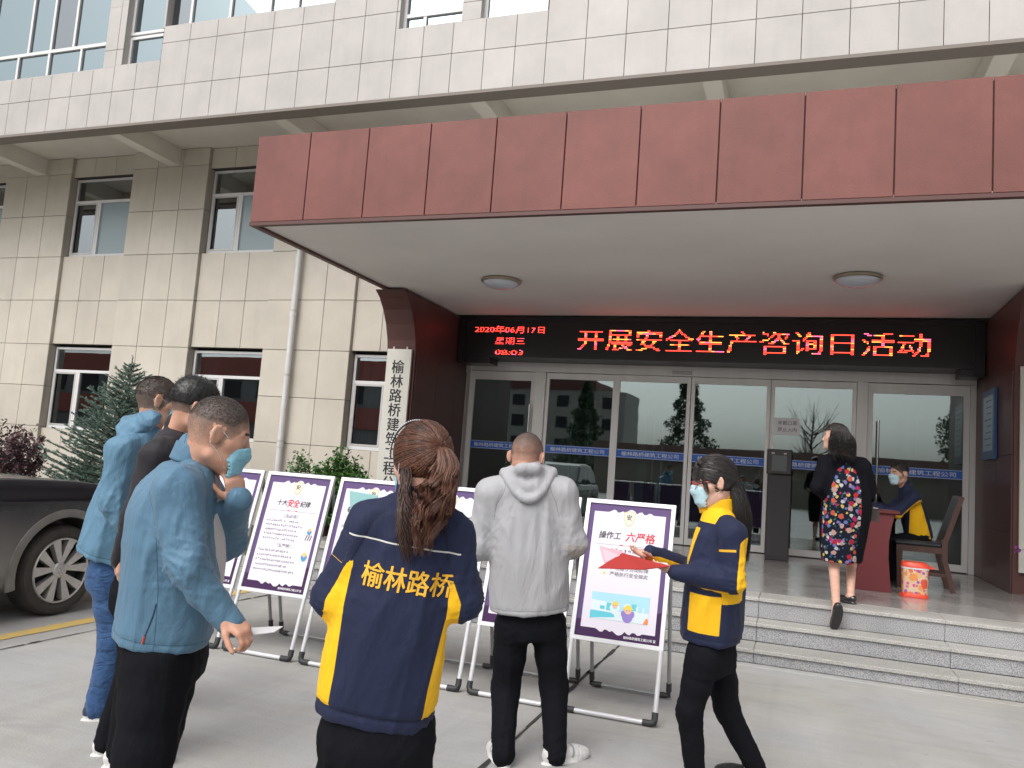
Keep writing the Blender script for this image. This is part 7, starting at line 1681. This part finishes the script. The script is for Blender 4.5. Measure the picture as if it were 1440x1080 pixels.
q = M(); c_ = jx(1227, 703, .12); q.tube([c_+A3(0, 0, -.08), c_+A3(.035, 0, -.01), c_+A3(.02, 0, .04), c_+A3(-.02, 0, .04), c_+A3(-.03, 0, -.01)], .006, 6); q.build('strap', mat('bag_leather', (.05, .035, .03), .4), hb)
q = M(); q.obox(c_+A3(.01, .06, -.14), (1, 0, 0), (0, 1, 0), (0, 0, 1), .055, .05, .06); q.build('pouch', mat('bag_leather', (.05, .035, .03), .4), hb)

# ---------------------------------------------------------------- 8. man seated at the desk
B = 9.20; jx = lambda x, y, d=0.0: atD(x, y, B+d)
f0 = unit(A3(-.97, -.10, 0)); r0 = np.cross(f0, UP)
J = dict(neck=jx(1273, 684, .0), chest=jx(1283, 706, .0), pelvis=jx(1292, 752, .0), shL=jx(1286, 700, -.17), shR=jx(1276, 698, .17), elL=jx(1261, 722, -.20), elR=jx(1252, 716, .15), wrL=jx(1232, 714, -.10), wrR=jx(1232, 711, .08),
         hipL=jx(1292, 758, -.08), hipR=jx(1290, 757, .08), knL=jx(1250, 763, -.10), knR=jx(1249, 761, .10), anL=jx(1254, 812, -.10), anR=jx(1248, 808, .08))
J['toeL'] = J['anL']+f0*.18-UP*.06; J['toeR'] = J['anR']+f0*.18-UP*.06
J['handL'] = ((f0+A3(0, .2, -.05), A3(0, 0, -1), 1), dict(curls=(10, 20, 15))); J['handR'] = ((f0, A3(0, 0, -1), -1), dict(curls=(10, 20, 15)))
H = Head(jx(1264, 666, .0), A3(-.80, -.55, -.12), UP, 1.05)
p8 = person('masked man seated on the chair behind the red desk, in a navy and yellow jacket', J['pelvis']*A3(1, 1, 0)+UP*.97, H, J, skinm=SK_M, slim=.86, vox=.0075, hair_fn=lambda f, r, u: np.clip(.9+(u-.0)*4, -.2, 1.2)*np.where((u > -.030+np.maximum(0, f-.005)*1.2) & (f < .078), 1, 0)-np.where((np.abs(r) > .077) & (u < .028) & (f > -.035), 2, 0))
short_hair(H, p8, lambda f, r, u: np.minimum(u-.02-np.maximum(0, f-.02)*.5, .080-f), 3200, lambda f, r, u: .012+.05*max(0, u-.04), m_hairk, 44, lift=.5)
hem = jx(1293, 757); secs = [(0, .165, .145, 0), (.25, .17, .145, 0), (.6, .175, .13, .0), (.85, .15, .105, 0), (1, .075, .068, 0)]
V, Q, K = coat(J, hem, None, secs, .070, .060, .044, 91, Rv=r0, colh=.04, vox=.011, amp=.006)
armc = J['shL']+(J['elL']-J['shL'])*np.clip(K['ta'], 0, 1)[:, None]; lat = -((V-armc)@UP)
side = np.minimum.reduce([K['yt']*1+.085, .045-K['yt']+.25*(K['z']-.2), K['z']-.07, -K['xt']-.0]); wed = np.minimum(np.where(K['ta'] <= 1.0, lat-.02, -.03), .05)
npmesh('jacket', V, Q, m_work, p8, {'yellow': side*(1-K['bl'])+np.where(K['sga'] < 0, wed, -.05)*K['bl'], 'seam': K['sl'], 'piping': np.full(len(V), 1.), 'stitch': np.full(len(V), 1.)})
F = Field(.012); R = r0
F.loft([J['pelvis']-UP*.09, J['pelvis'], J['pelvis']+UP*.12], r0, f0, [.16, .17, .15], [.12, .13, .11], .03)
for q in 'LR': F.cone(J['hip'+q], J['kn'+q], .088, .072, .03); F.cone(J['kn'+q], J['an'+q]+UP*.0, .070, .060, .03)
V, Q = F.mesh(1); V = V+vnormals(V, Q)*(folds(V, 95, 24., UP, .5)*.006)[:, None]; npmesh('trousers', V, Q, m_black_tr, p8)
for q in 'LR': shoe(p8, J['an'+q], J['toe'+q], m_shoek, 1.0)
mask(H, p8, m_maskl)
